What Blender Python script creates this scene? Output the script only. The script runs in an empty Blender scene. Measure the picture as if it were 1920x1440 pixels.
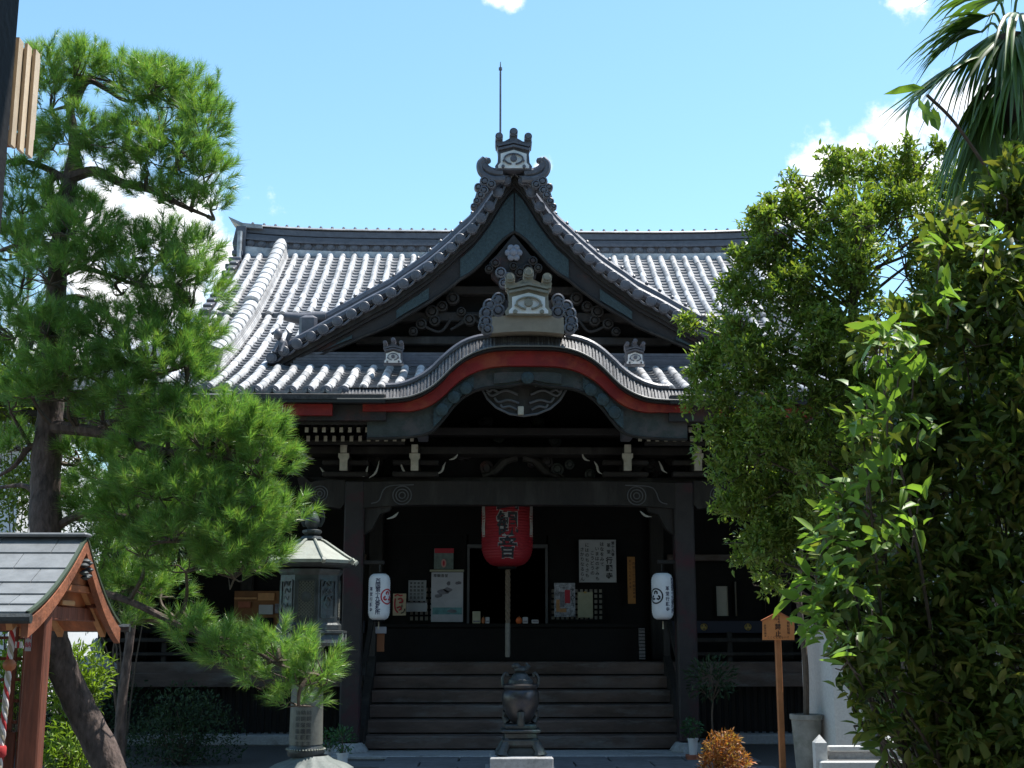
import bpy, bmesh, math, random
import numpy as np
from mathutils import Vector, Matrix
R = math.radians
sc = bpy.context.scene
rng = np.random.default_rng(7)
random.seed(7)

# ------------------------------------------------------------------ camera
FPX, PITCH, YAW = 2400.0, R(11.08), R(1.2)
CAM = Vector((-0.5, 0.0, 1.5))
cam = bpy.data.cameras.new('camera')
cam.sensor_width = 36.0
cam.lens = FPX / 1920 * 36
cam.clip_end = 2000
camo = bpy.data.objects.new('camera', cam)
sc.collection.objects.link(camo)
camo.location = CAM
camo.rotation_euler = (math.pi / 2 + PITCH, 0, -YAW)
sc.camera = camo
# ------------------------------------------------------------------ sun and sky
SUN = Vector((0.33, 0.16, 0.93)).normalized()
SUN_EL = math.asin(SUN.z)
SUN_AZ = math.atan2(SUN.x, SUN.y)
sl = bpy.data.lights.new('sun', 'SUN')
sl.energy = 5.0
sl.angle = R(0.53)
sl.color = (1.0, 0.96, 0.9)
so = bpy.data.objects.new('sun', sl)
sc.collection.objects.link(so)
so.rotation_euler = (-SUN).to_track_quat('-Z', 'Y').to_euler()
sc.view_settings.view_transform = 'Standard'
sc.view_settings.look = 'None'
sc.view_settings.exposure = 0.7
sc.view_settings.gamma = 1.0
sc.render.engine = 'CYCLES'
sc.cycles.use_denoising = True
sc.cycles.max_bounces = 4
sc.cycles.diffuse_bounces = 3
sc.cycles.glossy_bounces = 2
sc.cycles.transmission_bounces = 3
sc.cycles.transparent_max_bounces = 8

_f = Vector((math.sin(YAW) * math.cos(PITCH), math.cos(YAW) * math.cos(PITCH), math.sin(PITCH)))
_r = Vector((math.cos(YAW), -math.sin(YAW), 0))
_u = _r.cross(_f)


def ray(px, py):
    return (_f * FPX + _r * (px - 960) + _u * (720 - py)).normalized()


def P(px, py, Y):
    """world point at depth Y (metres north of the gate) seen at a photo position"""
    d = ray(px, py)
    return CAM + d * ((Y - CAM.y) / d.y)


def ppm(Y, z=2.0):
    """photo pixels per metre"""
    return FPX / (Y * math.cos(PITCH) + (z - 1.5) * math.sin(PITCH))


def build_world():
    w = bpy.data.worlds.new('World')
    sc.world = w
    w.use_nodes = True
    nt = w.node_tree
    N, L = nt.nodes, nt.links
    N.clear()
    out = N.new('ShaderNodeOutputWorld')
    bg = N.new('ShaderNodeBackground')
    bg.inputs['Strength'].default_value = 0.13
    L.new(bg.outputs[0], out.inputs[0])
    sky = N.new('ShaderNodeTexSky')
    sky.sky_type = 'NISHITA'
    sky.sun_disc = False
    sky.sun_elevation = SUN_EL
    sky.sun_rotation = SUN_AZ
    sky.air_density = 1.0
    sky.dust_density = 0.3
    sky.ozone_density = 1.6
    hs = N.new('ShaderNodeHueSaturation')
    hs.inputs['Hue'].default_value = 0.495
    hs.inputs['Saturation'].default_value = 1.07
    hs.inputs['Value'].default_value = 1.28
    tint = N.new('ShaderNodeMix')
    tint.data_type = 'RGBA'
    tint.blend_type = 'MULTIPLY'
    tint.inputs['Factor'].default_value = 1
    tint.inputs['B'].default_value = (0.98, 1.05, 1.0, 1)
    L.new(sky.outputs[0], tint.inputs['A'])
    L.new(tint.outputs['Result'], hs.inputs['Color'])
    tc = N.new('ShaderNodeTexCoord')

    def math_(op, a, b=None, c=None):
        n = N.new('ShaderNodeMath')
        n.operation = op
        for i, v in enumerate((a, b, c)):
            if v is None:
                continue
            if isinstance(v, (int, float)):
                n.inputs[i].default_value = v
            else:
                L.new(v, n.inputs[i])
        return n.outputs[0]
    # fluffy distortion of the direction
    nz = N.new('ShaderNodeTexNoise')
    nz.inputs['Scale'].default_value = 22
    nz.inputs['Detail'].default_value = 9
    nz.inputs['Roughness'].default_value = 0.62
    L.new(tc.outputs['Generated'], nz.inputs['Vector'])
    puff = math_('SUBTRACT', nz.outputs['Fac'], 0.5)
    acc = None
    for px, py, r in CLOUDS:
        d = N.new('ShaderNodeVectorMath')
        d.operation = 'DISTANCE'
        L.new(tc.outputs['Generated'], d.inputs[0])
        d.inputs[1].default_value = ray(px, py)
        v = math_('SUBTRACT', 1.0, math_('DIVIDE', d.outputs['Value'], r / FPX))
        acc = v if acc is None else math_('SMOOTH_MAX', acc, v, 0.25)
    # scattered fair-weather clouds over the rest of the sky
    n2 = N.new('ShaderNodeTexNoise')
    n2.inputs['Scale'].default_value = 3.2
    n2.inputs['Detail'].default_value = 5
    L.new(tc.outputs['Generated'], n2.inputs['Vector'])
    dv = N.new('ShaderNodeVectorMath')
    dv.operation = 'DOT_PRODUCT'
    L.new(tc.outputs['Generated'], dv.inputs[0])
    dv.inputs[1].default_value = _f
    away = N.new('ShaderNodeMapRange')
    away.inputs['From Min'].default_value = 0.86
    away.inputs['From Max'].default_value = 0.72
    away.inputs['To Min'].default_value = -3
    away.inputs['To Max'].default_value = 0
    L.new(dv.outputs['Value'], away.inputs['Value'])
    gen = math_('ADD', math_('MULTIPLY', math_('SUBTRACT', n2.outputs['Fac'], 0.62), 6), away.outputs[0])
    acc = math_('MAXIMUM', acc, gen)
    f = math_('ADD', acc, math_('MULTIPLY', puff, 3.3))
    mr = N.new('ShaderNodeMapRange')
    mr.interpolation_type = 'SMOOTHSTEP'
    mr.inputs['From Min'].default_value = 0.0
    mr.inputs['From Max'].default_value = 0.85
    L.new(f, mr.inputs['Value'])
    mix = N.new('ShaderNodeMix')
    mix.data_type = 'RGBA'
    L.new(mr.outputs[0], mix.inputs['Factor'])
    L.new(hs.outputs[0], mix.inputs['A'])
    mix.inputs['B'].default_value = (7.8, 7.8, 7.9, 1)
    L.new(mix.outputs['Result'], bg.inputs['Color'])


CLOUDS = [(200, 420, 140), (290, 440, 140), (370, 470, 140), (430, 500, 130), (180, 540, 150), (120, 640, 150), (300, 560, 130), (40, 800, 160),
          (1555, 310, 70), (1600, 285, 46), (1690, 250, 70), (1760, 300, 110), (1500, 380, 60), (1860, 250, 120),
          (925, -6, 34), (962, 4, 26), (1690, -6, 50), (1015, 312, 24)]
build_world()

# ------------------------------------------------------------------ materials
MATS = {}


def mat(name, col, rough=0.6, var=0.0, scale=6.0, bump=0.0, bscale=40.0, col2=None, metal=0.0, spec=0.5,
        island=0.0, transl=0.0, coat=0.0, stretch=None, patch=None, leaf2=None):
    if name in MATS:
        return MATS[name]
    m = bpy.data.materials.new(name)
    m.use_nodes = True
    MATS[name] = m
    nt = m.node_tree
    N, L = nt.nodes, nt.links
    b = N['Principled BSDF']
    b.inputs['Roughness'].default_value = rough
    b.inputs['Metallic'].default_value = metal
    b.inputs['Specular IOR Level'].default_value = spec
    if coat:
        b.inputs['Coat Weight'].default_value = coat
        b.inputs['Coat Roughness'].default_value = 0.2
    c = (*col, 1)
    tc = N.new('ShaderNodeTexCoord')
    vec = tc.outputs['Object']
    if stretch:
        mp = N.new('ShaderNodeMapping')
        mp.inputs['Scale'].default_value = stretch
        L.new(vec, mp.inputs['Vector'])
        vec = mp.outputs[0]
    colsock = None
    if var > 0:
        nz = N.new('ShaderNodeTexNoise')
        nz.inputs['Scale'].default_value = scale
        nz.inputs['Detail'].default_value = 6
        nz.inputs['Roughness'].default_value = 0.65
        L.new(vec, nz.inputs['Vector'])
        rp = N.new('ShaderNodeValToRGB')
        rp.color_ramp.elements[0].position = 0.3
        rp.color_ramp.elements[1].position = 0.7
        d = col2 if col2 else tuple(x * (1 - var) for x in col)
        e = col if col2 else tuple(min(1, x * (1 + var)) for x in col)
        rp.color_ramp.elements[0].color = (*d, 1)
        rp.color_ramp.elements[1].color = (*e, 1)
        L.new(nz.outputs['Fac'], rp.inputs[0])
        colsock = rp.outputs[0]
    if patch:
        (pc, ps, p0, p1) = patch
        nz = N.new('ShaderNodeTexNoise')
        nz.inputs['Scale'].default_value = ps
        nz.inputs['Detail'].default_value = 8
        nz.inputs['Roughness'].default_value = 0.7
        L.new(vec, nz.inputs['Vector'])
        mr = N.new('ShaderNodeMapRange')
        mr.inputs['From Min'].default_value = p0
        mr.inputs['From Max'].default_value = p1
        L.new(nz.outputs['Fac'], mr.inputs['Value'])
        mx = N.new('ShaderNodeMix')
        mx.data_type = 'RGBA'
        L.new(mr.outputs[0], mx.inputs['Factor'])
        if colsock:
            L.new(colsock, mx.inputs['A'])
        else:
            mx.inputs['A'].default_value = c
        mx.inputs['B'].default_value = (*pc, 1)
        colsock = mx.outputs['Result']
    if island > 0:
        g = N.new('ShaderNodeNewGeometry')
        oi = N.new('ShaderNodeObjectInfo')
        ad = N.new('ShaderNodeMath')
        ad.operation = 'ADD'
        L.new(g.outputs['Random Per Island'], ad.inputs[0])
        L.new(oi.outputs['Random'], ad.inputs[1])
        fr = N.new('ShaderNodeMath')
        fr.operation = 'FRACT'
        L.new(ad.outputs[0], fr.inputs[0])
        mr = N.new('ShaderNodeMapRange')
        mr.inputs['To Min'].default_value = 1 - island
        mr.inputs['To Max'].default_value = 1 + island
        L.new(fr.outputs[0], mr.inputs['Value'])
        mx = N.new('ShaderNodeMix')
        mx.data_type = 'RGBA'
        mx.blend_type = 'MULTIPLY'
        mx.inputs['Factor'].default_value = 1
        if colsock:
            L.new(colsock, mx.inputs['A'])
        else:
            mx.inputs['A'].default_value = c
        L.new(mr.outputs[0], mx.inputs['B'])
        colsock = mx.outputs['Result']
    if leaf2:
        g = N.new('ShaderNodeNewGeometry')
        pw = N.new('ShaderNodeMath')
        pw.operation = 'MULTIPLY'
        pw.inputs[1].default_value = 7.31
        L.new(g.outputs['Random Per Island'], pw.inputs[0])
        fr = N.new('ShaderNodeMath')
        fr.operation = 'FRACT'
        L.new(pw.outputs[0], fr.inputs[0])
        p2 = N.new('ShaderNodeMath')
        p2.operation = 'POWER'
        p2.inputs[1].default_value = 2.5
        L.new(fr.outputs[0], p2.inputs[0])
        mx = N.new('ShaderNodeMix')
        mx.data_type = 'RGBA'
        L.new(p2.outputs[0], mx.inputs['Factor'])
        L.new(colsock, mx.inputs['A'])
        mx.inputs['B'].default_value = (*leaf2, 1)
        colsock = mx.outputs['Result']
    if colsock:
        L.new(colsock, b.inputs['Base Color'])
    else:
        b.inputs['Base Color'].default_value = c
    if bump > 0:
        nz = N.new('ShaderNodeTexNoise')
        nz.inputs['Scale'].default_value = bscale
        nz.inputs['Detail'].default_value = 5
        L.new(vec, nz.inputs['Vector'])
        bp = N.new('ShaderNodeBump')
        bp.inputs['Strength'].default_value = bump
        bp.inputs['Distance'].default_value = 0.02
        L.new(nz.outputs['Fac'], bp.inputs['Height'])
        L.new(bp.outputs[0], b.inputs['Normal'])
    if transl > 0:
        tr = N.new('ShaderNodeBsdfTranslucent')
        if colsock:
            g = N.new('ShaderNodeMix')
            g.data_type = 'RGBA'
            g.blend_type = 'MULTIPLY'
            g.inputs['Factor'].default_value = 1
            L.new(colsock, g.inputs['A'])
            g.inputs['B'].default_value = (1.5, 1.6, 0.6, 1)
            L.new(g.outputs['Result'], tr.inputs['Color'])
        else:
            tr.inputs['Color'].default_value = c
        ms = N.new('ShaderNodeMixShader')
        ms.inputs[0].default_value = transl
        L.new(b.outputs[0], ms.inputs[1])
        L.new(tr.outputs[0], ms.inputs[2])
        L.new(ms.outputs[0], N['Material Output'].inputs[0])
    return m


M = dict(
    tile=mat('fired_clay_tile', (0.44, 0.435, 0.43), 0.40, var=0.38, scale=6, island=0.34, bump=0.12, bscale=60, spec=0.6,
             patch=((0.17, 0.17, 0.155), 2.6, 0.56, 0.72)),
    tiledark=mat('shade_dark_tile', (0.105, 0.105, 0.12), 0.45, var=0.25, scale=10, island=0.1, bump=0.15, spec=0.5),  # dark tile for crests and edges, with roof shade put into the tone
    wood=mat('aged_dark_timber', (0.018, 0.014, 0.0115), 0.75, var=0.45, scale=5, bump=0.35, bscale=30, stretch=(1, 1, 0.25), patch=((0.058, 0.053, 0.047), 2.4, 0.50, 0.76)),
    woodred=mat('red_stained_timber', (0.026, 0.020, 0.019), 0.65, var=0.3, scale=6, bump=0.2, patch=((0.055, 0.008, 0.014), 1.6, 0.5, 0.64)),
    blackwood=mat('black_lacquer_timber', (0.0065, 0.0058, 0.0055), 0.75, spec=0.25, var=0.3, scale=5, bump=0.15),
    step=mat('worn_stair_timber', (0.098, 0.066, 0.053), 0.75, var=0.5, scale=4, bump=0.3, bscale=40, stretch=(0.3, 1, 1),
             patch=((0.14, 0.125, 0.115), 4.5, 0.50, 0.66)),
    red=mat('faded_red_paint', (0.23, 0.009, 0.006), 0.6, var=0.3, scale=5, bump=0.15, patch=((0.32, 0.05, 0.016), 2.2, 0.48, 0.62)),
    teal=mat('verdigris_paint', (0.036, 0.042, 0.037), 0.6, var=0.35, scale=14, bump=0.3, bscale=50, patch=((0.07, 0.06, 0.055), 4, 0.5, 0.62)),
    tealbright=mat('verdigris_copper', (0.030, 0.052, 0.057), 0.6, var=0.4, scale=25, bump=0.4, bscale=50),
    barge=mat('weathered_bargeboard', (0.022, 0.018, 0.017), 0.65, var=0.3, scale=4, bump=0.25, patch=((0.085, 0.025, 0.018), 1.3, 0.55, 0.68)),
    bark=mat('bark_roof_edge', (0.10, 0.097, 0.098), 0.6, var=0.45, scale=16, island=0.5, bump=0.2),
    black=mat('black_metal_edge', (0.02, 0.02, 0.02), 0.4),
    paleline=mat('pale_metal_line', (0.16, 0.155, 0.14), 0.4),
    white=mat('old_white_paint', (0.44, 0.40, 0.32), 0.7, var=0.2, scale=12, bump=0.1, patch=((0.30, 0.22, 0.14), 9, 0.6, 0.72)),
    plaster=mat('white_plaster', (0.78, 0.78, 0.76), 0.8, var=0.08, scale=10),
    stone=mat('grey_granite', (0.36, 0.36, 0.36), 0.8, var=0.22, scale=30, bump=0.3, bscale=80, patch=((0.18, 0.18, 0.16), 2.5, 0.55, 0.7)),
    palestone=mat('pale_granite', (0.56, 0.56, 0.54), 0.75, var=0.12, scale=40, bump=0.2, bscale=90),
    paving=mat('stone_paving', (0.15, 0.15, 0.155), 0.8, var=0.25, scale=7, bump=0.25, bscale=50),
    gravel=mat('gravel_ground', (0.085, 0.08, 0.075), 0.9, var=0.35, scale=60, bump=0.6, bscale=120),
    bronze=mat('dark_patina_bronze', (0.060, 0.066, 0.066), 0.48, var=0.35, scale=9, metal=0.35, bump=0.2, bscale=50, patch=((0.075, 0.13, 0.115), 4, 0.54, 0.7)),
    bronzepale=mat('pale_patina_bronze', (0.28, 0.29, 0.24), 0.6, var=0.2, scale=8, bump=0.15, patch=((0.24, 0.31, 0.26), 4, 0.56, 0.72)),
    lanternpaper=mat('lantern_paper', (0.78, 0.78, 0.80), 0.7, var=0.06, scale=12),
    paper=mat('shade_grey_paper', (0.46, 0.46, 0.475), 0.75, var=0.1, scale=8),  # white paper kept darker than lantern paper to put shade on notices
    oldpaper=mat('yellowed_paper', (0.40, 0.385, 0.27), 0.8, var=0.12, scale=10),
    redpaper=mat('red_lantern_paper', (0.27, 0.008, 0.014), 0.6, var=0.1, scale=8),
    ink=mat('black_ink', (0.012, 0.012, 0.016), 0.6),
    bluink=mat('navy_ink', (0.02, 0.02, 0.07), 0.6),
    redink=mat('red_ink', (0.50, 0.03, 0.05), 0.6),
    cedar=mat('orange_cedar', (0.36, 0.115, 0.04), 0.6, var=0.45, scale=16, bump=0.3, stretch=(1, 0.3, 0.2), patch=((0.13, 0.07, 0.045), 5, 0.55, 0.75)),
    cedarpale=mat('pale_cedar', (0.55, 0.27, 0.11), 0.6, var=0.2, scale=8, bump=0.1),
    reddish=mat('red_brown_timber', (0.19, 0.058, 0.030), 0.6, var=0.5, scale=22, bump=0.35, stretch=(1, 1, 0.12), patch=((0.09, 0.05, 0.04), 8, 0.55, 0.75)),
    slate=mat('slate_copper_shingle', (0.20, 0.21, 0.215), 0.5, var=0.2, scale=9, island=0.15, bump=0.08),
    slat=mat('sunlit_pale_slat', (0.66, 0.52, 0.37), 0.6, var=0.15, scale=15, island=0.15),
    copper=mat('green_copper_edge', (0.055, 0.075, 0.045), 0.5),
    gold=mat('dull_gold', (0.45, 0.32, 0.10), 0.4, metal=0.6),
    ropepale=mat('pale_hemp_rope', (0.42, 0.36, 0.26), 0.9, var=0.2, scale=30),
    ropered=mat('red_rope_strand', (0.45, 0.03, 0.03), 0.8),
    ropewhite=mat('white_rope_strand', (0.68, 0.62, 0.58), 0.8),
    terracotta=mat('terracotta_brick', (0.34, 0.11, 0.06), 0.8, var=0.2, scale=20),
    concrete=mat('stained_concrete', (0.24, 0.24, 0.22), 0.85, var=0.3, scale=7, bump=0.3, patch=((0.11, 0.12, 0.09), 3, 0.5, 0.7)),
    plasticwhite=mat('white_plastic_pot', (0.66, 0.68, 0.70), 0.4),
    pinebark=mat('pine_bark', (0.095, 0.068, 0.058), 0.9, var=0.65, scale=18, bump=1.0, bscale=26, stretch=(1, 1, 0.4)),
    twig=mat('grey_brown_twig', (0.10, 0.075, 0.055), 0.85, var=0.3, scale=20, bump=0.4),
    needle=mat('pine_needle', (0.135, 0.280, 0.075), 0.36, island=0.4, transl=0.40, spec=0.6, leaf2=(0.29, 0.36, 0.11)),
    osman=mat('small_glossy_leaf', (0.165, 0.250, 0.055), 0.45, island=0.45, transl=0.36, spec=0.5, leaf2=(0.27, 0.30, 0.06)),
    camel=mat('broad_glossy_leaf', (0.105, 0.165, 0.038), 0.48, island=0.5, transl=0.32, spec=0.35, leaf2=(0.25, 0.24, 0.06)),
    young=mat('young_pale_leaf', (0.18, 0.29, 0.06), 0.45, island=0.25, transl=0.38, spec=0.5),
    palmleaf=mat('palm_leaf_blade', (0.10, 0.18, 0.04), 0.4, island=0.3, transl=0.22, spec=0.5),
    deadleaf=mat('dry_palm_leaf', (0.34, 0.17, 0.03), 0.6, island=0.3, transl=0.3),
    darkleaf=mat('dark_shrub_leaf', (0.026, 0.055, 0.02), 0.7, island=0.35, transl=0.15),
    limeleaf=mat('lime_shrub_leaf', (0.16, 0.24, 0.03), 0.45, island=0.35, transl=0.4),
    orangeleaf=mat('russet_leaf', (0.34, 0.115, 0.035), 0.5, island=0.5, transl=0.3, leaf2=(0.42, 0.30, 0.10)),
    glass=mat('dark_window_glass', (0.02, 0.022, 0.025), 0.08, spec=0.6),
    shoji=mat('shoji_paper', (0.46, 0.44, 0.38), 0.8, var=0.06),
    teapaper=mat('teal_print', (0.16, 0.34, 0.36), 0.7, var=0.3, scale=15),
    greyprint=mat('grey_print', (0.20, 0.19, 0.22), 0.7, var=0.4, scale=20),
    housewall=mat('white_house_wall', (0.75, 0.75, 0.74), 0.8, var=0.05),
)

# ------------------------------------------------------------------ object helpers
COL = sc.collection
_W = {}


def worldm(o):
    return _W.get(o.name, Matrix.Identity(4))


def link(o, parent=None, basis=None):
    COL.objects.link(o)
    w = basis if basis is not None else Matrix.Identity(4)
    o.matrix_basis = w
    if parent is not None:
        o.parent = parent
        o.matrix_parent_inverse = worldm(parent).inverted()
    _W[o.name] = w
    return o


def thing(name, loc, label, cat, group=None):
    o = bpy.data.objects.new(name, None)
    o.empty_display_size = 0.1
    link(o, None, Matrix.Translation(Vector(loc)))
    return tag(o, label, cat, group)


def tag(o, label=None, cat=None, group=None, kind=None):
    if label:
        o['label'] = label
    if cat:
        o['category'] = cat
    if group:
        o['group'] = group
    if kind:
        o['kind'] = kind
    return o


def np_mesh(name, verts, faces, loops=None):
    """verts (N,3); faces (F,k) array"""
    me = bpy.data.meshes.new(name)
    v = np.asarray(verts, dtype=np.float32)
    f = np.asarray(faces, dtype=np.int32)
    me.vertices.add(len(v))
    me.vertices.foreach_set('co', v.ravel())
    k = f.shape[1]
    me.loops.add(f.size)
    me.loops.foreach_set('vertex_index', f.ravel())
    me.polygons.add(len(f))
    me.polygons.foreach_set('loop_start', np.arange(0, f.size, k, dtype=np.int32))
    me.polygons.foreach_set('loop_total', np.full(len(f), k, dtype=np.int32))
    me.update(calc_edges=True)
    return me


def obj(name, me, m, parent=None, basis=None, smooth=False):
    if m is not None and not me.materials:
        me.materials.append(m)
    if smooth:
        me.polygons.foreach_set('use_smooth', [True] * len(me.polygons))
    o = bpy.data.objects.new(name, me)
    return link(o, parent, basis)


def catmull(pts, n):
    pts = [Vector(p) for p in pts]
    if len(pts) < 3:
        return [pts[0].lerp(pts[-1], i / n) for i in range(n + 1)]
    ext = [pts[0] * 2 - pts[1]] + pts + [pts[-1] * 2 - pts[-2]]
    out = []
    segs = len(pts) - 1
    for i in range(n + 1):
        t = i / n * segs
        k = min(int(t), segs - 1)
        u = t - k
        a, b, c, d = ext[k], ext[k + 1], ext[k + 2], ext[k + 3]
        out.append(0.5 * ((2 * b) + (c - a) * u + (2 * a - 5 * b + 4 * c - d) * u * u + (3 * b - a - 3 * c + d) * u ** 3))
    return out


class MB:
    def __init__(s):
        s.v = []
        s.f = []

    def add(s, vs, fs):
        o = len(s.v)
        s.v.extend([tuple(p) for p in vs])
        s.f.extend([tuple(i + o for i in f) for f in fs])
        return s

    def box(s, x0, x1, y0, y1, z0, z1, bev=0.0):
        if bev <= 0:
            vs = [(x, y, z) for z in (z0, z1) for y in (y0, y1) for x in (x0, x1)]
            return s.add(vs, [(0, 2, 3, 1), (4, 5, 7, 6), (0, 1, 5, 4), (2, 6, 7, 3), (0, 4, 6, 2), (1, 3, 7, 5)])
        b = bev
        vs = []
        for (zz, i) in ((z0, b), (z0 + b, 0), (z1 - b, 0), (z1, b)):
            vs += [(x0 + b + i, y0 + i, zz), (x1 - b - i, y0 + i, zz), (x1 - i, y0 + b + i, zz), (x1 - i, y1 - b - i, zz),
                   (x1 - b - i, y1 - i, zz), (x0 + b + i, y1 - i, zz), (x0 + i, y1 - b - i, zz), (x0 + i, y0 + b + i, zz)]
        fs = [tuple(range(7, -1, -1)), tuple(range(24, 32))]
        for r in range(3):
            for k in range(8):
                a, c = r * 8 + k, r * 8 + (k + 1) % 8
                fs.append((a, c, c + 8, a + 8))
        return s.add(vs, fs)

    def hexa(s, p8):
        return s.add(p8, [(0, 2, 3, 1), (4, 5, 7, 6), (0, 1, 5, 4), (2, 6, 7, 3), (0, 4, 6, 2), (1, 3, 7, 5)])

    def bar(s, a, b, w, h=None, up=(0, 0, 1)):
        """square bar from a to b"""
        a, b = Vector(a), Vector(b)
        h = h or w
        d = (b - a).normalized()
        u = Vector(up)
        if abs(d.dot(u)) > 0.97:
            u = Vector((0, 1, 0))
        x = d.cross(u).normalized()
        y = x.cross(d)
        vs = []
        for p in (a, b):
            for j in (-1, 1):
                for i in (-1, 1):
                    vs.append(p + x * (i * w / 2) + y * (j * h / 2))
        return s.hexa(vs)

    def tube(s, pts, rad, n=8, cap=True):
        pts = [Vector(p) for p in pts]
        if not hasattr(rad, '__len__'):
            rad = [rad] * len(pts)
        vs, fs = [], []
        ref = Vector((0.13, 0.31, 0.94))
        prevx = None
        for i, p in enumerate(pts):
            d = (pts[min(i + 1, len(pts) - 1)] - pts[max(i - 1, 0)])
            d = d.normalized() if d.length > 1e-9 else Vector((0, 0, 1))
            x = prevx - d * prevx.dot(d) if prevx is not None else d.cross(ref)
            if x.length < 1e-5:
                x = d.cross(Vector((1, 0, 0)))
            x.normalize()
            prevx = x
            y = d.cross(x)
            for k in range(n):
                a = 2 * math.pi * k / n
                vs.append(p + (x * math.cos(a) + y * math.sin(a)) * rad[i])
        for i in range(len(pts) - 1):
            for k in range(n):
                a, b = i * n + k, i * n + (k + 1) % n
                fs.append((a, b, b + n, a + n))
        if cap:
            fs.append(tuple(range(n - 1, -1, -1)))
            o = (len(pts) - 1) * n
            fs.append(tuple(range(o, o + n)))
        return s.add(vs, fs)

    def lathe(s, prof, c=(0, 0, 0), n=24, axis='z', cap=True, a0=0.0):
        """prof: list of (radius, height)"""
        vs, fs = [], []
        for (r, h) in prof:
            for k in range(n):
                a = a0 + 2 * math.pi * k / n
                if axis == 'z':
                    q = (r * math.cos(a), r * math.sin(a), h)
                else:
                    q = (r * math.cos(a), -h, r * math.sin(a))
                vs.append((c[0] + q[0], c[1] + q[1], c[2] + q[2]))
        for i in range(len(prof) - 1):
            for k in range(n):
                a, b = i * n + k, i * n + (k + 1) % n
                fs.append((a, b, b + n, a + n))
        if cap:
            fs.append(tuple(range(n - 1, -1, -1)))
            o = (len(prof) - 1) * n
            fs.append(tuple(range(o, o + n)))
        return s.add(vs, fs)

    def prism(s, poly, y0, y1):
        """poly of (x,z), extruded from y0 (front) to y1"""
        n = len(poly)
        vs = [(x, y0, z) for x, z in poly] + [(x, y1, z) for x, z in poly]
        fs = [tuple(range(n)), tuple(range(2 * n - 1, n - 1, -1))]
        for k in range(n):
            b = (k + 1) % n
            fs.append((k, k + n, b + n, b))
        return s.add(vs, fs)

    def ribbon(s, lo, hi, y0, y1):
        """a board between two (x,z) curves of equal length, thick in y"""
        n = len(lo)
        vs = []
        for i in range(n):
            vs += [(lo[i][0], y0, lo[i][1]), (hi[i][0], y0, hi[i][1]), (lo[i][0], y1, lo[i][1]), (hi[i][0], y1, hi[i][1])]
        fs = []
        for i in range(n - 1):
            a, b = i * 4, i * 4 + 4
            fs += [(a, b, b + 1, a + 1), (a + 2, a + 3, b + 3, b + 2), (a + 1, b + 1, b + 3, a + 3), (a, a + 2, b + 2, b)]
        fs += [(0, 1, 3, 2), (n * 4 - 4, n * 4 - 2, n * 4 - 1, n * 4 - 3)]
        return s.add(vs, fs)

    def disc(s, c, r, t=0.02, n=16):
        """coin facing the camera side (-y)"""
        return s.lathe([(r * 0.9, t), (r, t * 0.7), (r, 0)], c, n, 'y')

    def ring(s, c, r, tr, n=18, k=6, sx=1.0, sz=1.0):
        vs, fs = [], []
        for i in range(n):
            a = 2 * math.pi * i / n
            for j in range(k):
                b = 2 * math.pi * j / k
                rr = r + tr * math.cos(b)
                vs.append((c[0] + rr * math.cos(a) * sx, c[1] - tr * math.sin(b), c[2] + rr * math.sin(a) * sz))
        for i in range(n):
            for j in range(k):
                fs.append((i * k + j, ((i + 1) % n) * k + j, ((i + 1) % n) * k + (j + 1) % k, i * k + (j + 1) % k))
        return s.add(vs, fs)

    def build(s, name, m, parent=None, smooth=False, fix=True):
        me = bpy.data.meshes.new(name)
        me.from_pydata(s.v, [], s.f)
        me.update()
        if fix:
            bm = bmesh.new()
            bm.from_mesh(me)
            bmesh.ops.recalc_face_normals(bm, faces=bm.faces)
            bm.to_mesh(me)
            bm.free()
        if smooth:
            me.polygons.foreach_set('use_smooth', [True] * len(me.polygons))
            try:
                me.set_sharp_from_angle(angle=R(40))
            except Exception:
                pass
        me.materials.append(m)
        o = bpy.data.objects.new(name, me)
        if name in ('lettering', 'black_marks', 'engraved_text', 'painted_crest'):
            o['kind'] = 'stuff'
        return link(o, parent)


# ------------------------------------------------------------------ lettering
_G = {}


def glyph(ch, bold=0.0):
    k = (ch, bold)
    if k not in _G:
        cu = bpy.data.curves.new('g', 'FONT')
        cu.body = ch
        cu.size = 1.0
        cu.resolution_u = 3
        cu.offset = bold
        cu.fill_mode = 'FRONT'
        o = bpy.data.objects.new('g', cu)
        COL.objects.link(o)
        dg = bpy.context.evaluated_depsgraph_get()
        me = bpy.data.meshes.new_from_object(o.evaluated_get(dg))
        v = [tuple(x.co) for x in me.vertices]
        f = [tuple(p.vertices) for p in me.polygons]
        bpy.data.objects.remove(o)
        bpy.data.curves.remove(cu)
        bpy.data.meshes.remove(me)
        if v:
            xs = [p[0] for p in v]
            zs = [p[1] for p in v]
            cx, cz = (min(xs) + max(xs)) / 2, (min(zs) + max(zs)) / 2
            # keep tiny glyphs small, centre everything in the em box
            v = [((p[0] - cx), (p[1] - cz)) for p in v]
        _G[k] = (v, f)
    return _G[k]


def column_text(mb, txt, x, ztop, size, y, pitch=None, bold=0.012, sx=1.0, warp=None):
    """vertical column of characters; x,z in the plane y, or warp(x,z)->point"""
    pitch = pitch or size * 1.05
    for i, ch in enumerate(txt):
        if ch == ' ':
            continue
        v, f = glyph(ch, bold)
        zc = ztop - size / 2 - i * pitch
        pts = [(x + a * size * sx, zc + b * size) for a, b in v]
        mb.add([(warp(p[0], p[1]) if warp else (p[0], y, p[1])) for p in pts], f)
    return mb


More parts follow.
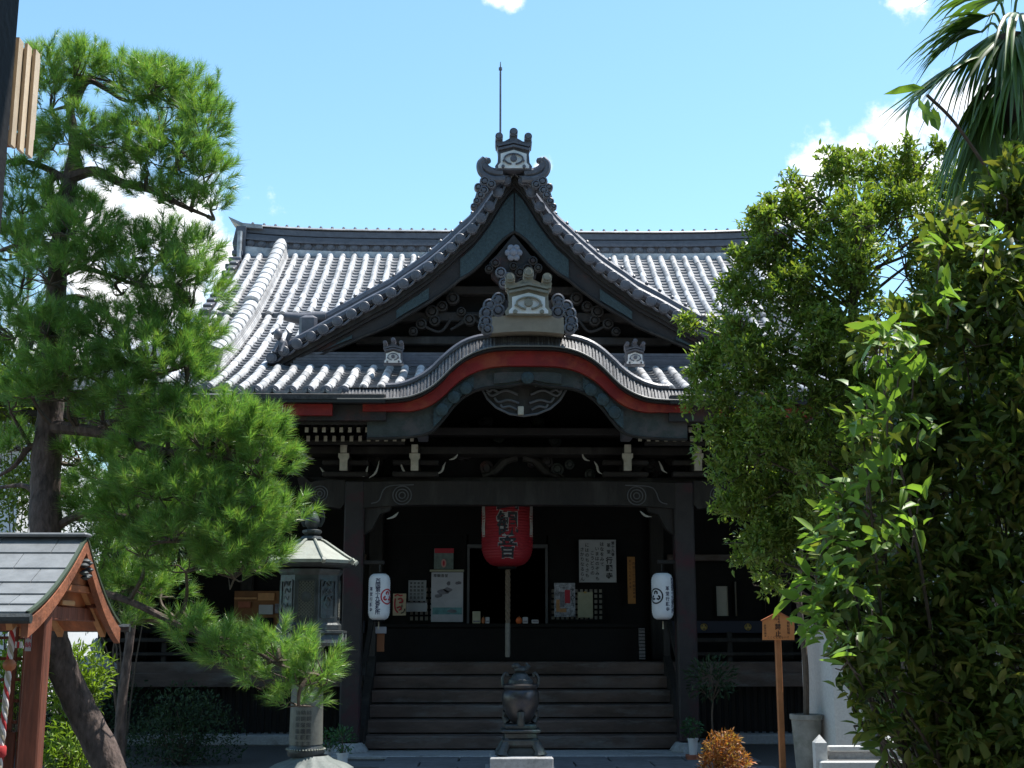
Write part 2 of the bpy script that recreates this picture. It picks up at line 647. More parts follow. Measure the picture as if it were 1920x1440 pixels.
# ------------------------------------------------------------------ foliage
def leaf_cloud(name, C, D, L, Wd, m, parent, curl=0.12, fold=0.22, kind='stuff', simple=False):
    """C base points (N,3), D unit directions (N,3), L lengths"""
    C = np.asarray(C, float)
    D = np.asarray(D, float)
    n = len(C)
    D /= np.linalg.norm(D, axis=1)[:, None] + 1e-9
    up = np.tile((0, 0, 1.0), (n, 1)) + rng.normal(0, 0.55, (n, 3))
    S = np.cross(D, up)
    S /= np.linalg.norm(S, axis=1)[:, None] + 1e-9
    Nn = np.cross(S, D)
    L = np.broadcast_to(L, (n,))
    Wd = np.broadcast_to(Wd, (n,))
    if simple:
        T = [(0, 0, 0), (.45, .5, fold * .5), (1, 0, -curl), (.45, -.5, fold * .5)]
        F = [(0, 1, 2, 3)]
    else:
        T = [(0, 0, 0), (.3, .42, fold * .42), (.3, -.42, fold * .42), (.65, .40, fold * .4 - curl * .4), (.65, -.40, fold * .4 - curl * .4),
             (.33, 0, 0), (.67, 0, -curl * .4), (1, 0, -curl)]
        F = [(0, 5, 1, 1), (0, 2, 5, 5), (5, 6, 3, 1), (5, 2, 4, 6), (6, 7, 3, 3), (6, 4, 7, 7)]
    T = np.array(T)
    fl = np.abs(T[:, 1]) * fold            # trough across the midrib
    cu = T[:, 2] - fl                      # bend along the midrib
    kf, kc = rng.uniform(-0.2, 2.2, n), rng.uniform(-1.0, 3.2, n)
    lift = fl[None, :] * kf[:, None] + cu[None, :] * kc[:, None]
    V = (C[:, None, :] + D[:, None, :] * (T[None, :, 0:1] * L[:, None, None]) + S[:, None, :] * (T[None, :, 1:2] * Wd[:, None, None])
         + Nn[:, None, :] * (lift[:, :, None] * L[:, None, None]))
    k = len(T)
    if simple:
        Fa = np.array(F)[None] + (np.arange(n) * k)[:, None, None]
        me = np_mesh(name, V.reshape(-1, 3), Fa.reshape(-1, 4))
    else:
        tris = []
        for f in F:
            tris.append((f[0], f[1], f[2]))
            if f[3] != f[2]:
                tris.append((f[0], f[2], f[3]))
        Fa = np.array(tris)[None] + (np.arange(n) * k)[:, None, None]
        me = np_mesh(name, V.reshape(-1, 3), Fa.reshape(-1, 3))
    o = obj(name, me, m, parent, smooth=not simple)
    o['kind'] = kind
    return o


def needle_cloud(name, C, A, m, parent, per=80, ln=0.12, shoot=0.13, w=0.0042):
    C = np.asarray(C, float)
    A = np.asarray(A, float)
    A /= np.linalg.norm(A, axis=1)[:, None]
    n = len(C)
    t = rng.random((n, per)) ** 0.8
    base = C[:, None, :] + A[:, None, :] * (t * shoot)[..., None]
    rd = rng.normal(0, 1, (n, per, 3))
    rd -= (rd * A[:, None, :]).sum(-1, keepdims=True) * A[:, None, :]
    rd /= np.linalg.norm(rd, axis=-1, keepdims=True) + 1e-9
    ang = np.radians(rng.uniform(16, 54, (n, per)))[..., None]
    d = A[:, None, :] * np.cos(ang) + rd * np.sin(ang)
    d[..., 2] -= 0.08
    l = (ln * rng.uniform(0.75, 1.15, (n, per)))[..., None]
    tip = base + d * l
    s = np.cross(d, rng.normal(0, 1, (n, per, 3)))
    s /= np.linalg.norm(s, axis=-1, keepdims=True) + 1e-9
    V = np.stack([base - s * w / 2, base + s * w / 2, tip], axis=2).reshape(-1, 3)
    F = np.arange(len(V)).reshape(-1, 3)
    o = obj(name, np_mesh(name, V, F), m, parent)
    o['kind'] = 'stuff'
    return o


def ell_pts(n, c, r, inner=0.35, zmin=-1.0):
    """random points in an ellipsoid, denser near its surface; returns points and outward dirs"""
    d = rng.normal(0, 1, (int(n * 2.5) + 8, 3))
    d /= np.linalg.norm(d, axis=1)[:, None]
    d = d[d[:, 2] > zmin][:n]
    rr = inner + (1 - inner) * rng.random(len(d)) ** 0.55
    return np.asarray(c)[None] + d * rr[:, None] * np.asarray(r)[None], d

# ------------------------------------------------------------------ ground
g = MB()
g.add([(-300, -120, 0), (300, -120, 0), (300, 400, 0), (-300, 400, 0)], [(0, 1, 2, 3)])
tag(g.build('ground', M['gravel']), kind='structure')
pv = bpy.data.objects.new('stone_path', None)
link(pv)
tag(pv, kind='structure')
_pm = MB().box(-0.44, 0.44, -0.29, 0.29, 0.0, 0.03, 0.008).build('flagstone', M['paving'], pv)
_pb = _pm.data
bpy.data.objects.remove(_pm)
for j in range(27):
    for i in range(-2, 3):
        x = i * 0.9 + (0.45 if j % 2 else 0) + 0.1
        obj('flagstone', _pb, None, pv, Matrix.Translation((x, 1.0 + j * 0.6, 0.004)))

# ------------------------------------------------------------------ temple hall
temple = thing('temple_hall', (0, 18, 0), 'dark timber temple hall with grey tiled roof, tall front gable and curved red porch gable', 'temple')
EAVE = 15.3


def zr(Y):
    s = Y - EAVE
    return 4.38 + 0.33 * s + 0.0303 * s * s


def zr_inv(z):
    return EAVE + (-0.33 + math.sqrt(max(0, 0.1089 + 0.1212 * (z - 4.38)))) / 0.0606


def interp(tab, x):
    x = abs(x)
    if x <= tab[0][0]:
        return tab[0][1]
    for (a, b), (c, d) in zip(tab, tab[1:]):
        if x <= c:
            return b + (d - b) * (x - a) / (c - a)
    return tab[-1][1]


# porch (undulating) gable: half-offset -> height of its lower roof edge
KY = 15.2
_k = [(0, 647), (40, 647), (62, 648.5), (85, 653), (112, 664), (133, 678), (151, 696), (169, 716), (184, 727), (210, 740), (233, 745.5), (272, 747.5), (343, 748)]
KC = P(990, 700, KY).x
KT = [((P(990 + a, b, KY).x - P(990 - a, b, KY).x) / 2, P(990, b, KY).z) for a, b in _k]
KT[-1] = (3.5, KT[-1][1])
KBASE = KT[-1][1]


def zk(x):
    return interp(KT, x - KC)


def kcurve(off, half=2.3, n=96, thick=None):
    out = []
    for i in range(n + 1):
        x = KC - half + 2 * half * i / n
        o = off(abs(x - KC)) if callable(off) else off
        # soften the interpolated table
        z = sum(zk(x + d) for d in (-0.09, -0.045, 0, 0.045, 0.09)) / 5
        out.append((x, z + o))
    return out


# tall triangular gable
GY = 17.0
_g = [(0, 322), (16, 339), (31, 362), (47, 388), (63, 410), (80, 430), (102, 449), (119, 466), (141, 485), (161, 502), (184, 518), (208, 534), (231, 551),
      (256, 564), (281, 577), (305, 591), (331, 605), (358, 620), (381, 633), (407, 647), (431, 661), (454, 674)]
GC = P(965, 500, GY).x
GT = [((P(965 + a, b, GY).x - P(965 - a, b, GY).x) / 2, P(965, b, GY).z) for a, b in _g]
GW = GT[-1][0]


def zg(x):
    d = abs(x - GC)
    return interp(GT, d) if d <= GW else -1


PITCHX = 0.212
rows = [(-22.5 + i) * PITCHX for i in range(46)]
KUD = 4.20
YB = 19.6      # the roof breaks into a raised upper field here


def tilem(x, Y, lift=0.0):
    a = math.atan(0.33 + 0.0606 * (Y - EAVE))
    if Y > YB:
        lift += 0.055
    return Matrix.Translation((x, Y, zr(Y) + lift)) @ Matrix.Rotation(a, 4, 'X')


# one round cover tile: half pipe with a slightly wider lower lip
def cover_mesh():
    mb = MB()
    vs, fs = [], []
    n = 8
    for (y, r) in ((0.0, 0.0545), (0.02, 0.0545), (0.021, 0.0535), (0.262, 0.0532)):
        for k in range(n + 1):
            a = math.pi * k / n
            vs.append((r * math.cos(a), y, 0.014 + r * 1.05 * math.sin(a)))
    for i in range(3):
        for k in range(n):
            a = i * (n + 1) + k
            fs.append((a, a + 1, a + n + 2, a + n + 1))
    fs.append(tuple(range(n, -1, -1)))
    mb.add(vs, fs)
    o = mb.build('cover_tile', M['tile'], smooth=True)
    me = o.data
    bpy.data.objects.remove(o)
    return me


CT = cover_mesh()
ctv = np.array([v.co for v in CT.vertices])
ctf = [tuple(p.vertices) for p in CT.polygons]
spots = []
for x in rows:
    if abs(abs(x) - KUD) < 0.16:
        continue
    Y = 15.32 if abs(x) < 3.5 else 15.55
    first = True
    while Y < 22.15:
        st = 0.25 * math.cos(math.atan(0.33 + 0.0606 * (Y - EAVE)))
        vis = zr(Y) > zk(x) + 0.16 if abs(x - KC) < 2.2 else True
        if Y > 17.0 and zr(Y) < zg(x) - 0.02:
            vis = False
        if GY - 0.25 < Y < GY + 0.6 and abs(x - GC) < GW - 0.1:
            vis = False
        if vis:
            spots.append((x, Y, first))
        first = False
        Y += st


def on_photo(x, Y):
    d = Vector((x, Y, zr(Y))) - CAM
    return 960 + FPX * d.dot(_r) / d.dot(_f), 720 - FPX * d.dot(_u) / d.dot(_f)


def rank(s):
    px, py = on_photo(s[0], s[1])
    return s[1] + (0 if 395 < px < 1310 else 50)


spots.sort(key=rank)
for x, Y, first in spots[:300]:
    dx = random.uniform(-0.008, 0.008)
    obj('cover_tile', CT, None, temple, tilem(x + dx, Y, random.uniform(0, 0.004)) @ Matrix.Rotation(random.uniform(-0.035, 0.035), 4, 'Z'))
mb = MB()
for x, Y, first in spots[300:]:
    m4 = np.array(tilem(x + random.uniform(-0.008, 0.008), Y, random.uniform(0, 0.004)))
    mb.add((ctv @ m4[:3, :3].T + m4[:3, 3]).tolist(), ctf)
tag(mb.build('upper_cover_tiles', M['tile'], temple, smooth=True, fix=False), kind='stuff')
# end discs along the eave
dm = MB().lathe([(0.03, 0.034), (0.045, 0.03), (0.048, 0.022), (0.062, 0.022), (0.072, 0.014), (0.072, -0.02)], (0, 0, 0), 18, 'y').build('tile_end_disc', M['tiledark'], smooth=True)
DISC = dm.data
bpy.data.objects.remove(dm)
for x, Y, first in spots:
    if first:
        obj('tile_end_disc', DISC, None, temple, Matrix.Translation((x, Y - 0.005, zr(Y) + 0.016)))

# pan tiles: stepped concave courses between the rows
mb = MB()
prof = [(-0.1, 0.042), (-0.066, 0.014), (-0.027, 0.001), (0.027, 0.001), (0.066, 0.014), (0.1, 0.042)]
for i in range(len(rows) - 1):
    xc = (rows[i] + rows[i + 1]) / 2
    Y = 15.22 if abs(xc) < 3.5 else 15.46
    while Y < 22.2:
        sl_ = 0.33 + 0.0606 * (Y - EAVE)
        st = 0.15 * math.cos(math.atan(sl_))
        ok = True
        if abs(xc - KC) < 2.2 and zr(Y) < zk(xc) + 0.10:
            ok = False
        if Y > 17.35 and zr(Y) < zg(xc) - 0.05:
            ok = False
        if ok:
            jz = random.uniform(-0.003, 0.003)
            up = 0.055 if Y > YB else 0.0
            lo = [(xc + a, Y, zr(Y) + up + b - 0.012 + 0.034 + jz) for a, b in prof]
            hi = [(xc + a, Y + st + 0.03, zr(Y + st + 0.03) + up + b - 0.012 + 0.001) for a, b in prof]
            fr = [(xc + a, Y + 0.003, zr(Y) + b - 0.018) for a, b in prof]
            vs = lo + hi + fr
            fs = []
            for k in range(5):
                fs.append((k, k + 1, k + 7, k + 6))
                fs.append((k + 12, k + 13, k + 1, k))
            mb.add(vs, fs)
        Y += st
tag(mb.build('pan_tiles', mat('pan_tile_clay', (0.17, 0.17, 0.175), 0.45, var=0.35, scale=7, island=0.25, spec=0.5), temple, smooth=True, fix=False), kind='stuff')
# closed bed under the tiles (roof boards) and back slope
mb = MB()
ys = np.linspace(15.34, 22.5, 30)
for (x0, x1) in ((-4.9, 4.9),):
    n = len(ys)
    vs = []
    for y in ys:
        for x in np.linspace(x0, x1, 60):
            zz = zr(y) - 0.035
            vs.append((x, y, zz))
    fs = []
    for j in range(n - 1):
        for i in range(59):
            xm = x0 + (x1 - x0) * (i + 0.5) / 59
            if abs(xm - KC) < 1.75 and zr(ys[j]) < zk(xm) + 0.02:
                continue
            a = j * 60 + i
            fs.append((a, a + 1, a + 61, a + 60))
    mb.add(vs, fs)
mb.add([(-4.9, 22.5, zr(22.5) - 0.035), (4.9, 22.5, zr(22.5) - 0.035), (4.9, 29.5, 4.6), (-4.9, 29.5, 4.6)], [(0, 1, 2, 3)])
mb.build('roof_boards', M['tiledark'], temple, fix=False)
# lower side skirts of the hip-and-gable roof
for s in (-1, 1):
    mb = MB()
    mb.add([(s * 4.85, 16.2, zr(16.2) - 0.06), (s * 7.2, 16.6, 4.55), (s * 7.2, 29, 4.55), (s * 4.85, 28, 6.2), (s * 4.85, 19.5, 6.2)], [(0, 1, 2, 3, 4)])
    mb.build('side_roof', M['tiledark'], temple, fix=False)
    mb = MB()
    mb.add([(s * 4.82, 18.5, 5.4), (s * 4.82, 22.5, 8.2), (s * 4.82, 27.5, 5.2)], [(0, 1, 2)])
    mb.build('side_gable_wall', M['plaster'], temple, fix=False)
# verge: stepped tile ends along both side edges
vm = MB().box(-0.075, 0.075, 0, 0.27, -0.10, 0.05, 0.012).build('verge_tile', M['tiledark'])
VT = vm.data
bpy.data.objects.remove(vm)
for s in (-1, 1):
    Y = 15.7
    while Y < 22.0:
        obj('verge_tile', VT, None, temple, tilem(s * 4.95, Y, 0.02) @ Matrix.Rotation(-0.16, 4, 'X'))
        Y += 0.235


# main ridge
def rl(x):
    return 0.10 * (abs(x) / 4.85) ** 5


def extr_x(mb, prof, x0, x1, lift=lambda x: 0.0, n=30):
    m = len(prof)
    vs = []
    for i in range(n + 1):
        x = x0 + (x1 - x0) * i / n
        vs += [(x, y, z + lift(x)) for y, z in prof]
    fs = [tuple(range(m - 1, -1, -1)), tuple(range(n * m, n * m + m))]
    for i in range(n):
        for k in range(m):
            b = (k + 1) % m
            fs.append((i * m + k, i * m + b, i * m + m + b, i * m + m + k))
    return mb.add(vs, fs)


RZ = zr(22.3)
ridge = MB()
extr_x(ridge, [(22.22, RZ - 0.1), (22.22, RZ + 0.09), (22.8, RZ + 0.09), (22.8, RZ - 0.1)], -4.85, 4.85, rl)
ridge_o = ridge.build('main_ridge', M['tile'], temple)
for k in range(5):
    z0 = RZ + 0.215 + k * 0.028
    mb = MB()
    extr_x(mb, [(22.20 + k * 0.022, z0), (22.20 + k * 0.022, z0 + 0.024), (22.8 - k * 0.02, z0 + 0.024), (22.8 - k * 0.02, z0)], -4.85, 4.85, rl)
    mb.build('ridge_course', M['tiledark'], ridge_o)
mb = MB()
extr_x(mb, [(22.35, RZ + 0.36), (22.31, RZ + 0.38), (22.31, RZ + 0.48), (22.36, RZ + 0.51), (22.66, RZ + 0.51), (22.7, RZ + 0.36)], -4.85, 4.85, rl)
mb.build('ridge_box', M['tiledark'], ridge_o)
mb = MB()
extr_x(mb, [(22.28, RZ + 0.51), (22.30, RZ + 0.54), (22.5, RZ + 0.565), (22.7, RZ + 0.54), (22.72, RZ + 0.51)], -4.87, 4.87, rl)
mb.build('ridge_cap', M['tile'], ridge_o, smooth=True)
mb = MB()
extr_x(mb, [(22.26, RZ + 0.09), (22.26, RZ + 0.235), (22.8, RZ + 0.235), (22.8, RZ + 0.09)], -4.83, 4.83, rl)
mb.build('ridge_neck', M['tiledark'], ridge_o)
pin = MB().lathe([(0.022, 0), (0.03, 0.03), (0.02, 0.055), (0.001, 0.06)], (0, 0, 0), 8).build('ridge_pin', M['tiledark'])
PIN = pin.data
bpy.data.objects.remove(pin)
for i in range(47):
    x = -4.75 + i * 0.2065
    obj('ridge_disc', DISC, None, ridge_o, Matrix.Translation((x, 22.25, RZ + 0.165 + rl(x))))
    obj('ridge_pin', PIN, None, ridge_o, Matrix.Translation((x, 22.40, RZ + 0.545 + rl(x))))
# ridge ends: end tile block and upswept tip
for s in (-1, 1):
    mb = MB()
    z0 = RZ + 0.03
    mb.prism([(s * 4.83, z0 - 0.75), (s * 5.02, z0 - 0.72), (s * 5.0, z0 - 0.1), (s * 5.06, z0 + 0.2), (s * 5.0, z0 + 0.52), (s * 4.83, z0 + 0.52)], 22.18, 22.75)
    e = mb.build('ridge_end_tile', M['tiledark'], temple)
    mb = MB()
    mb.prism([(s * 4.55, z0 + 0.50), (s * 4.9, z0 + 0.52), (s * 5.13, z0 + 0.66), (s * 5.17, z0 + 0.72), (s * 4.9, z0 + 0.60), (s * 4.55, z0 + 0.57)], 22.24, 22.7)
    mb.build('ridge_tip', M['tile'], e)
    mb = MB()
    mb.tube([(s * 4.92, 22.12, z0 + 0.40), (s * 4.92, 22.12, z0 - 0.55), (s * 4.9, 22.0, z0 - 0.75)], 0.045, 8)
    mb.build('ridge_end_rod', M['tile'], e, smooth=True)
    for q in range(4):
        MB().box(min(s * 4.86, s * (5.05 + 0.03 * q)), max(s * 4.86, s * (5.05 + 0.03 * q)), 22.1 - 0.12 * q, 22.5, z0 - 0.05 - 0.16 * q, z0 + 0.05 - 0.16 * q, 0.015).build('end_course', M['tiledark'], e)

# descending ridges
for s in (-1, 1):
    base = MB()
    pts = [16.75 + (22.25 - 16.75) * i / 40 for i in range(41)]
    for (w, h0, h1) in ((0.17, -0.05, 0.05), (0.155, 0.055, 0.085), (0.15, 0.09, 0.12), (0.14, 0.125, 0.155), (0.13, 0.16, 0.19), (0.12, 0.195, 0.225)):
        vs, fs = [], []
        for y in pts:
            vs += [(s * KUD - w, y, zr(y) + h0), (s * KUD - w, y, zr(y) + h1), (s * KUD + w, y, zr(y) + h1), (s * KUD + w, y, zr(y) + h0)]
        for i in range(40):
            for k in range(4):
                b = (k + 1) % 4
                fs.append((i * 4 + k, i * 4 + b, i * 4 + 4 + b, i * 4 + 4 + k))
        fs.append((0, 1, 2, 3))
        base.add(vs, fs)
    dr = base.build('descending_ridge', M['tile'], temple, fix=False)
    cm = MB()
    vs, fs = [], []
    for (y, r) in ((0.0, 0.125), (0.04, 0.125), (0.042, 0.115), (0.29, 0.110)):
        for k in range(11):
            a = math.pi * k / 10
            vs.append((r * math.cos(a), y, r * 0.8 * math.sin(a)))
    for i in range(3):
        for k in range(10):
            a = i * 11 + k
            fs.append((a, a + 1, a + 12, a + 11))
    fs.append(tuple(range(10, -1, -1)))
    co = cm.add(vs, fs).build('ridge_cover_tile', M['tile'], smooth=True)
    CM = co.data
    bpy.data.objects.remove(co)
    Y = 16.72
    while Y < 22.2:
        obj('ridge_cover_tile', CM, None, dr, tilem(s * KUD, Y, 0.22))
        Y += 0.27 * math.cos(math.atan(0.33 + 0.0606 * (Y - EAVE)))


# ------------------------------------------------------------------ ornamental ridge-end tiles
def scroll(parent, c, r, mm, y=0.0, name='scroll_boss'):
    mb = MB()
    mb.lathe([(r * 0.15, 0.05), (r * 0.45, 0.045), (r * 0.5, 0.02), (r * 0.62, 0.02), (r * 0.7, 0.05), (r * 0.95, 0.04), (r, 0.01), (r, -0.05)], (c[0], c[1] + y, c[2]), 16, 'y')
    return mb.build(name, mm, parent, smooth=True)


def crest_tile(cx, Y, z0, w, h, name='crest_tile', wings=None, mm=None, depth=0.22):
    """onigawara body: w = waist width, h = body height to the chevron top"""
    mm = mm or M['tiledark']
    x = lambda a: cx + a * w
    z = lambda b: z0 + b * h
    body = MB()
    half = [(0.58, 0), (0.60, 0.12), (0.52, 0.25), (0.50, 0.55), (0.52, 0.78), (0.58, 0.92), (0.60, 1.02), (0.46, 1.0), (0.30, 1.02), (0.14, 1.12)]
    poly = [(x(-a), z(b)) for a, b in reversed(half)]
    poly = [(x(a), z(b)) for a, b in half] + [(x(-a), z(b)) for a, b in reversed(half)]
    body.prism(poly, Y, Y + depth)
    b = body.build(name, mm, temple)
    # white face with the eye-shaped crest
    f = MB()
    fh = [(0.50, 0.05), (0.50, 0.14), (0.42, 0.24), (0.42, 0.56), (0.0, 0.70)]
    f.prism([(x(a), z(c)) for a, c in fh] + [(x(-a), z(c)) for a, c in reversed(fh[:-1])], Y - 0.012, Y + 0.01)
    f.build('white_face', M['plaster'], b)
    rg = MB()
    pts = []
    for t in range(25):
        a = math.pi * (-0.42 + t / 24 * 1.84)
        ex = 0.27 * math.cos(a) * (1 + 0.12 * abs(math.cos(a)))
        ez = 0.36 + 0.19 * math.sin(a)
        pts.append((x(ex), Y - 0.03, z(ez)))
    rg.tube(pts, 0.03 * w, 6)
    rg.build('crest_ring', mm, b, smooth=True)
    MB().lathe([(0.10 * w, 0.04), (0.11 * w, 0.02), (0.11 * w, 0)], (cx, Y - 0.01, z(0.38)), 16, 'y').build('crest_boss', mm, b, smooth=True)
    for sgn in (-1, 1):
        MB().lathe([(0.05 * w, 0.03), (0.06 * w, 0)], (x(sgn * 0.34), Y - 0.01, z(0.10)), 10, 'y').build('lower_scroll', mm, b)
        MB().lathe([(0.028 * w, 0.03), (0.03 * w, 0)], (x(sgn * 0.33), Y - 0.01, z(0.30)), 8, 'y').build('rivet', mm, b)
    for k, zz in enumerate((0.66, 0.80)):
        ch = MB()
        lo = [(x(-0.50), z(zz)), (x(0), z(zz + 0.13)), (x(0.50), z(zz))]
        hi = [(x(-0.50), z(zz + 0.07)), (x(0), z(zz + 0.20)), (x(0.50), z(zz + 0.07))]
        ch.ribbon(lo, hi, Y - 0.05 + 0.012 * k, Y + 0.01)
        ch.build('chevron_band', mm, b)
    # three round knobs
    for (a, zc, r) in ((-0.47, 1.14, 0.125), (0, 1.30, 0.135), (0.47, 1.14, 0.125)):
        rod = MB()
        rod.lathe([(r * w * 0.6, 0.09), (r * w * 0.7, 0.07), (r * w, 0.07), (r * w, -depth)], (x(a), Y, z(zc)), 16, 'y')
        rod.prism([(x(a - r * 0.9), z(zc - 0.30)), (x(a + r * 0.9), z(zc - 0.30)), (x(a + r * 0.9), z(zc)), (x(a - r * 0.9), z(zc))], Y - 0.02, Y + depth * 0.8)
        rod.build('crest_knob', mm, b, smooth=True)
    return b


def at(px, py, Y):
    p = P(px, py, Y)
    return (p.x, p.y, p.z)


# porch crest
s_ = 1 / ppm(15.1, 5)
pb = MB()
a0, a1 = P(920, 626, 15.12), P(1057, 596, 15.12)
lo, hi = [], []
for i in range(13):
    t = i / 12
    xx = a0.x + (a1.x - a0.x) * t
    c = (1 - (2 * t - 1) ** 2)
    lo.append((xx, a0.z + 0.03 * c))
    hi.append((xx, a1.z + 0.035 * c))
pb.ribbon(lo, hi, 15.10, 15.5)
pb.build('crest_base', mat('tan_plaster', (0.27, 0.225, 0.17), 0.8, var=0.15, scale=10), temple)
KCX = P(991, 590, 15.08).x
crest = crest_tile(KCX, 15.06, P(991, 591, 15.06).z, 74 * s_, 62 * s_, mm=mat('olive_tile', (0.24, 0.22, 0.17), 0.6, var=0.2, scale=12, bump=0.2))
for sgn, lst in ((-1, [(935, 561, 13), (918, 573, 13), (912, 588, 14), (934, 583, 14), (911, 604, 13), (914, 618, 12), (904, 612, 8), (931, 566, 12)]),
                 (1, [(1046, 563, 13), (1062, 575, 13), (1068, 588, 13), (1046, 586, 14), (1071, 603, 13), (1068, 616, 12), (1076, 612, 8), (1047, 570, 12)])):
    for (px, py, r) in lst:
        scroll(crest, at(px, py, 15.14), r * s_, M['tiledark'])
    wg = MB()
    pts = [P(px, py, 15.2) for px, py, r in lst]
    wg.prism([(P(962 + 28 + sgn * 42, 625, 15.2).x, P(960, 625, 15.2).z), (P(990 + sgn * 80, 622, 15.2).x, P(990, 622, 15.2).z),
              (P(990 + sgn * 82, 590, 15.2).x, P(990, 590, 15.2).z), (P(990 + sgn * 60, 556, 15.2).x, P(990, 556, 15.2).z), (P(990 + sgn * 38, 565, 15.2).x, P(990, 565, 15.2).z)], 15.17, 15.26)
    wg.build('crest_wing', M['tiledark'], crest)
# gable apex crest
s_ = 1 / ppm(16.85, 8)
gcrest = crest_tile(P(963, 300, 16.85).x, 16.85, P(963, 318, 16.85).z, 58 * s_, 55 * s_)
for sgn in (-1, 1):
    cx = 963
    hn = MB()
    pts = [P(cx + sgn * a, b, 16.92) for a, b in ((20, 326), (36, 324), (50, 318), (57, 308), (50, 301), (46, 306))]
    hn.tube(catmull(pts, 20), [0.065] * 14 + [0.06, 0.055, 0.05, 0.05, 0.045, 0.04, 0.03], 8)
    hn.build('horn_scroll', M['tiledark'], gcrest, smooth=True)
    hn = MB()
    pts = [P(cx + sgn * a, b, 16.90) for a, b in ((16, 336), (40, 336), (60, 325), (63, 308), (54, 298))]
    hn.tube(catmull(pts, 20), 0.05, 8)
    hn.build('horn_scroll', M['tiledark'], gcrest, smooth=True)
    for (a, b, r) in ((54, 341, 10), (42, 347, 9), (56, 358, 9), (66, 352, 8), (62, 367, 8), (69, 378, 7), (75, 388, 6)):
        scroll(gcrest, at(cx + sgn * a, b, 16.9), r * s_, M['tiledark'])
    wg = MB()
    wg.prism([(P(cx + sgn * a, b, 16.95).x, P(cx, b, 16.95).z) for a, b in ((10, 330), (58, 330), (66, 350), (78, 390), (74, 397), (40, 355))], 16.93, 17.0)
    wg.build('crest_wing', M['tiledark'], gcrest)
# small crests on the porch roof
for px, py in ((737, 679), (1191, 681)):
    s_ = 1 / ppm(16.35, 5)
    c = P(px, py, 16.35)
    crest_tile(c.x, 16.35, c.z - 0.02, 32 * s_, 34 * s_, depth=0.14)
    mb = MB()
    mb.tube([(c.x, 16.4, c.z + 0.12), (c.x, 17.2, c.z + 0.25)], 0.07, 8)
    mb.build('short_ridge', M['tile'], temple, smooth=True)

# corner crest at the foot of the left descending ridge
for s in (-1, 1):
    c = Vector((s * KUD, 16.6, zr(16.6)))
    mb = MB()
    mb.prism([(c.x - 0.2, c.z - 0.05), (c.x + 0.2, c.z - 0.05), (c.x + 0.17, c.z + 0.15), (c.x + 0.21, c.z + 0.34), (c.x + 0.1, c.z + 0.38), (c.x, c.z + 0.44), (c.x - 0.1, c.z + 0.38), (c.x - 0.21, c.z + 0.34), (c.x - 0.17, c.z + 0.15)], 16.55, 16.72)
    e = mb.build('descending_crest', M['tiledark'], temple)
    for (a, b, r) in ((-0.1, 0.1, 0.06), (0.1, 0.1, 0.06), (0, 0.25, 0.07)):
        scroll(e, (c.x + a, 16.54, c.z + b), r, M['tile'])

# ------------------------------------------------------------------ tall gable
n = len(GT)


def gcurve(sgn, dz, d0=0.0, d1=None, k=40):
    d1 = d1 if d1 is not None else GW
    out = []
    for i in range(k + 1):
        d = d0 + (d1 - d0) * i / k
        o = dz(d) if callable(dz) else dz
        out.append((GC + sgn * d, interp(GT, d) + o))
    return out


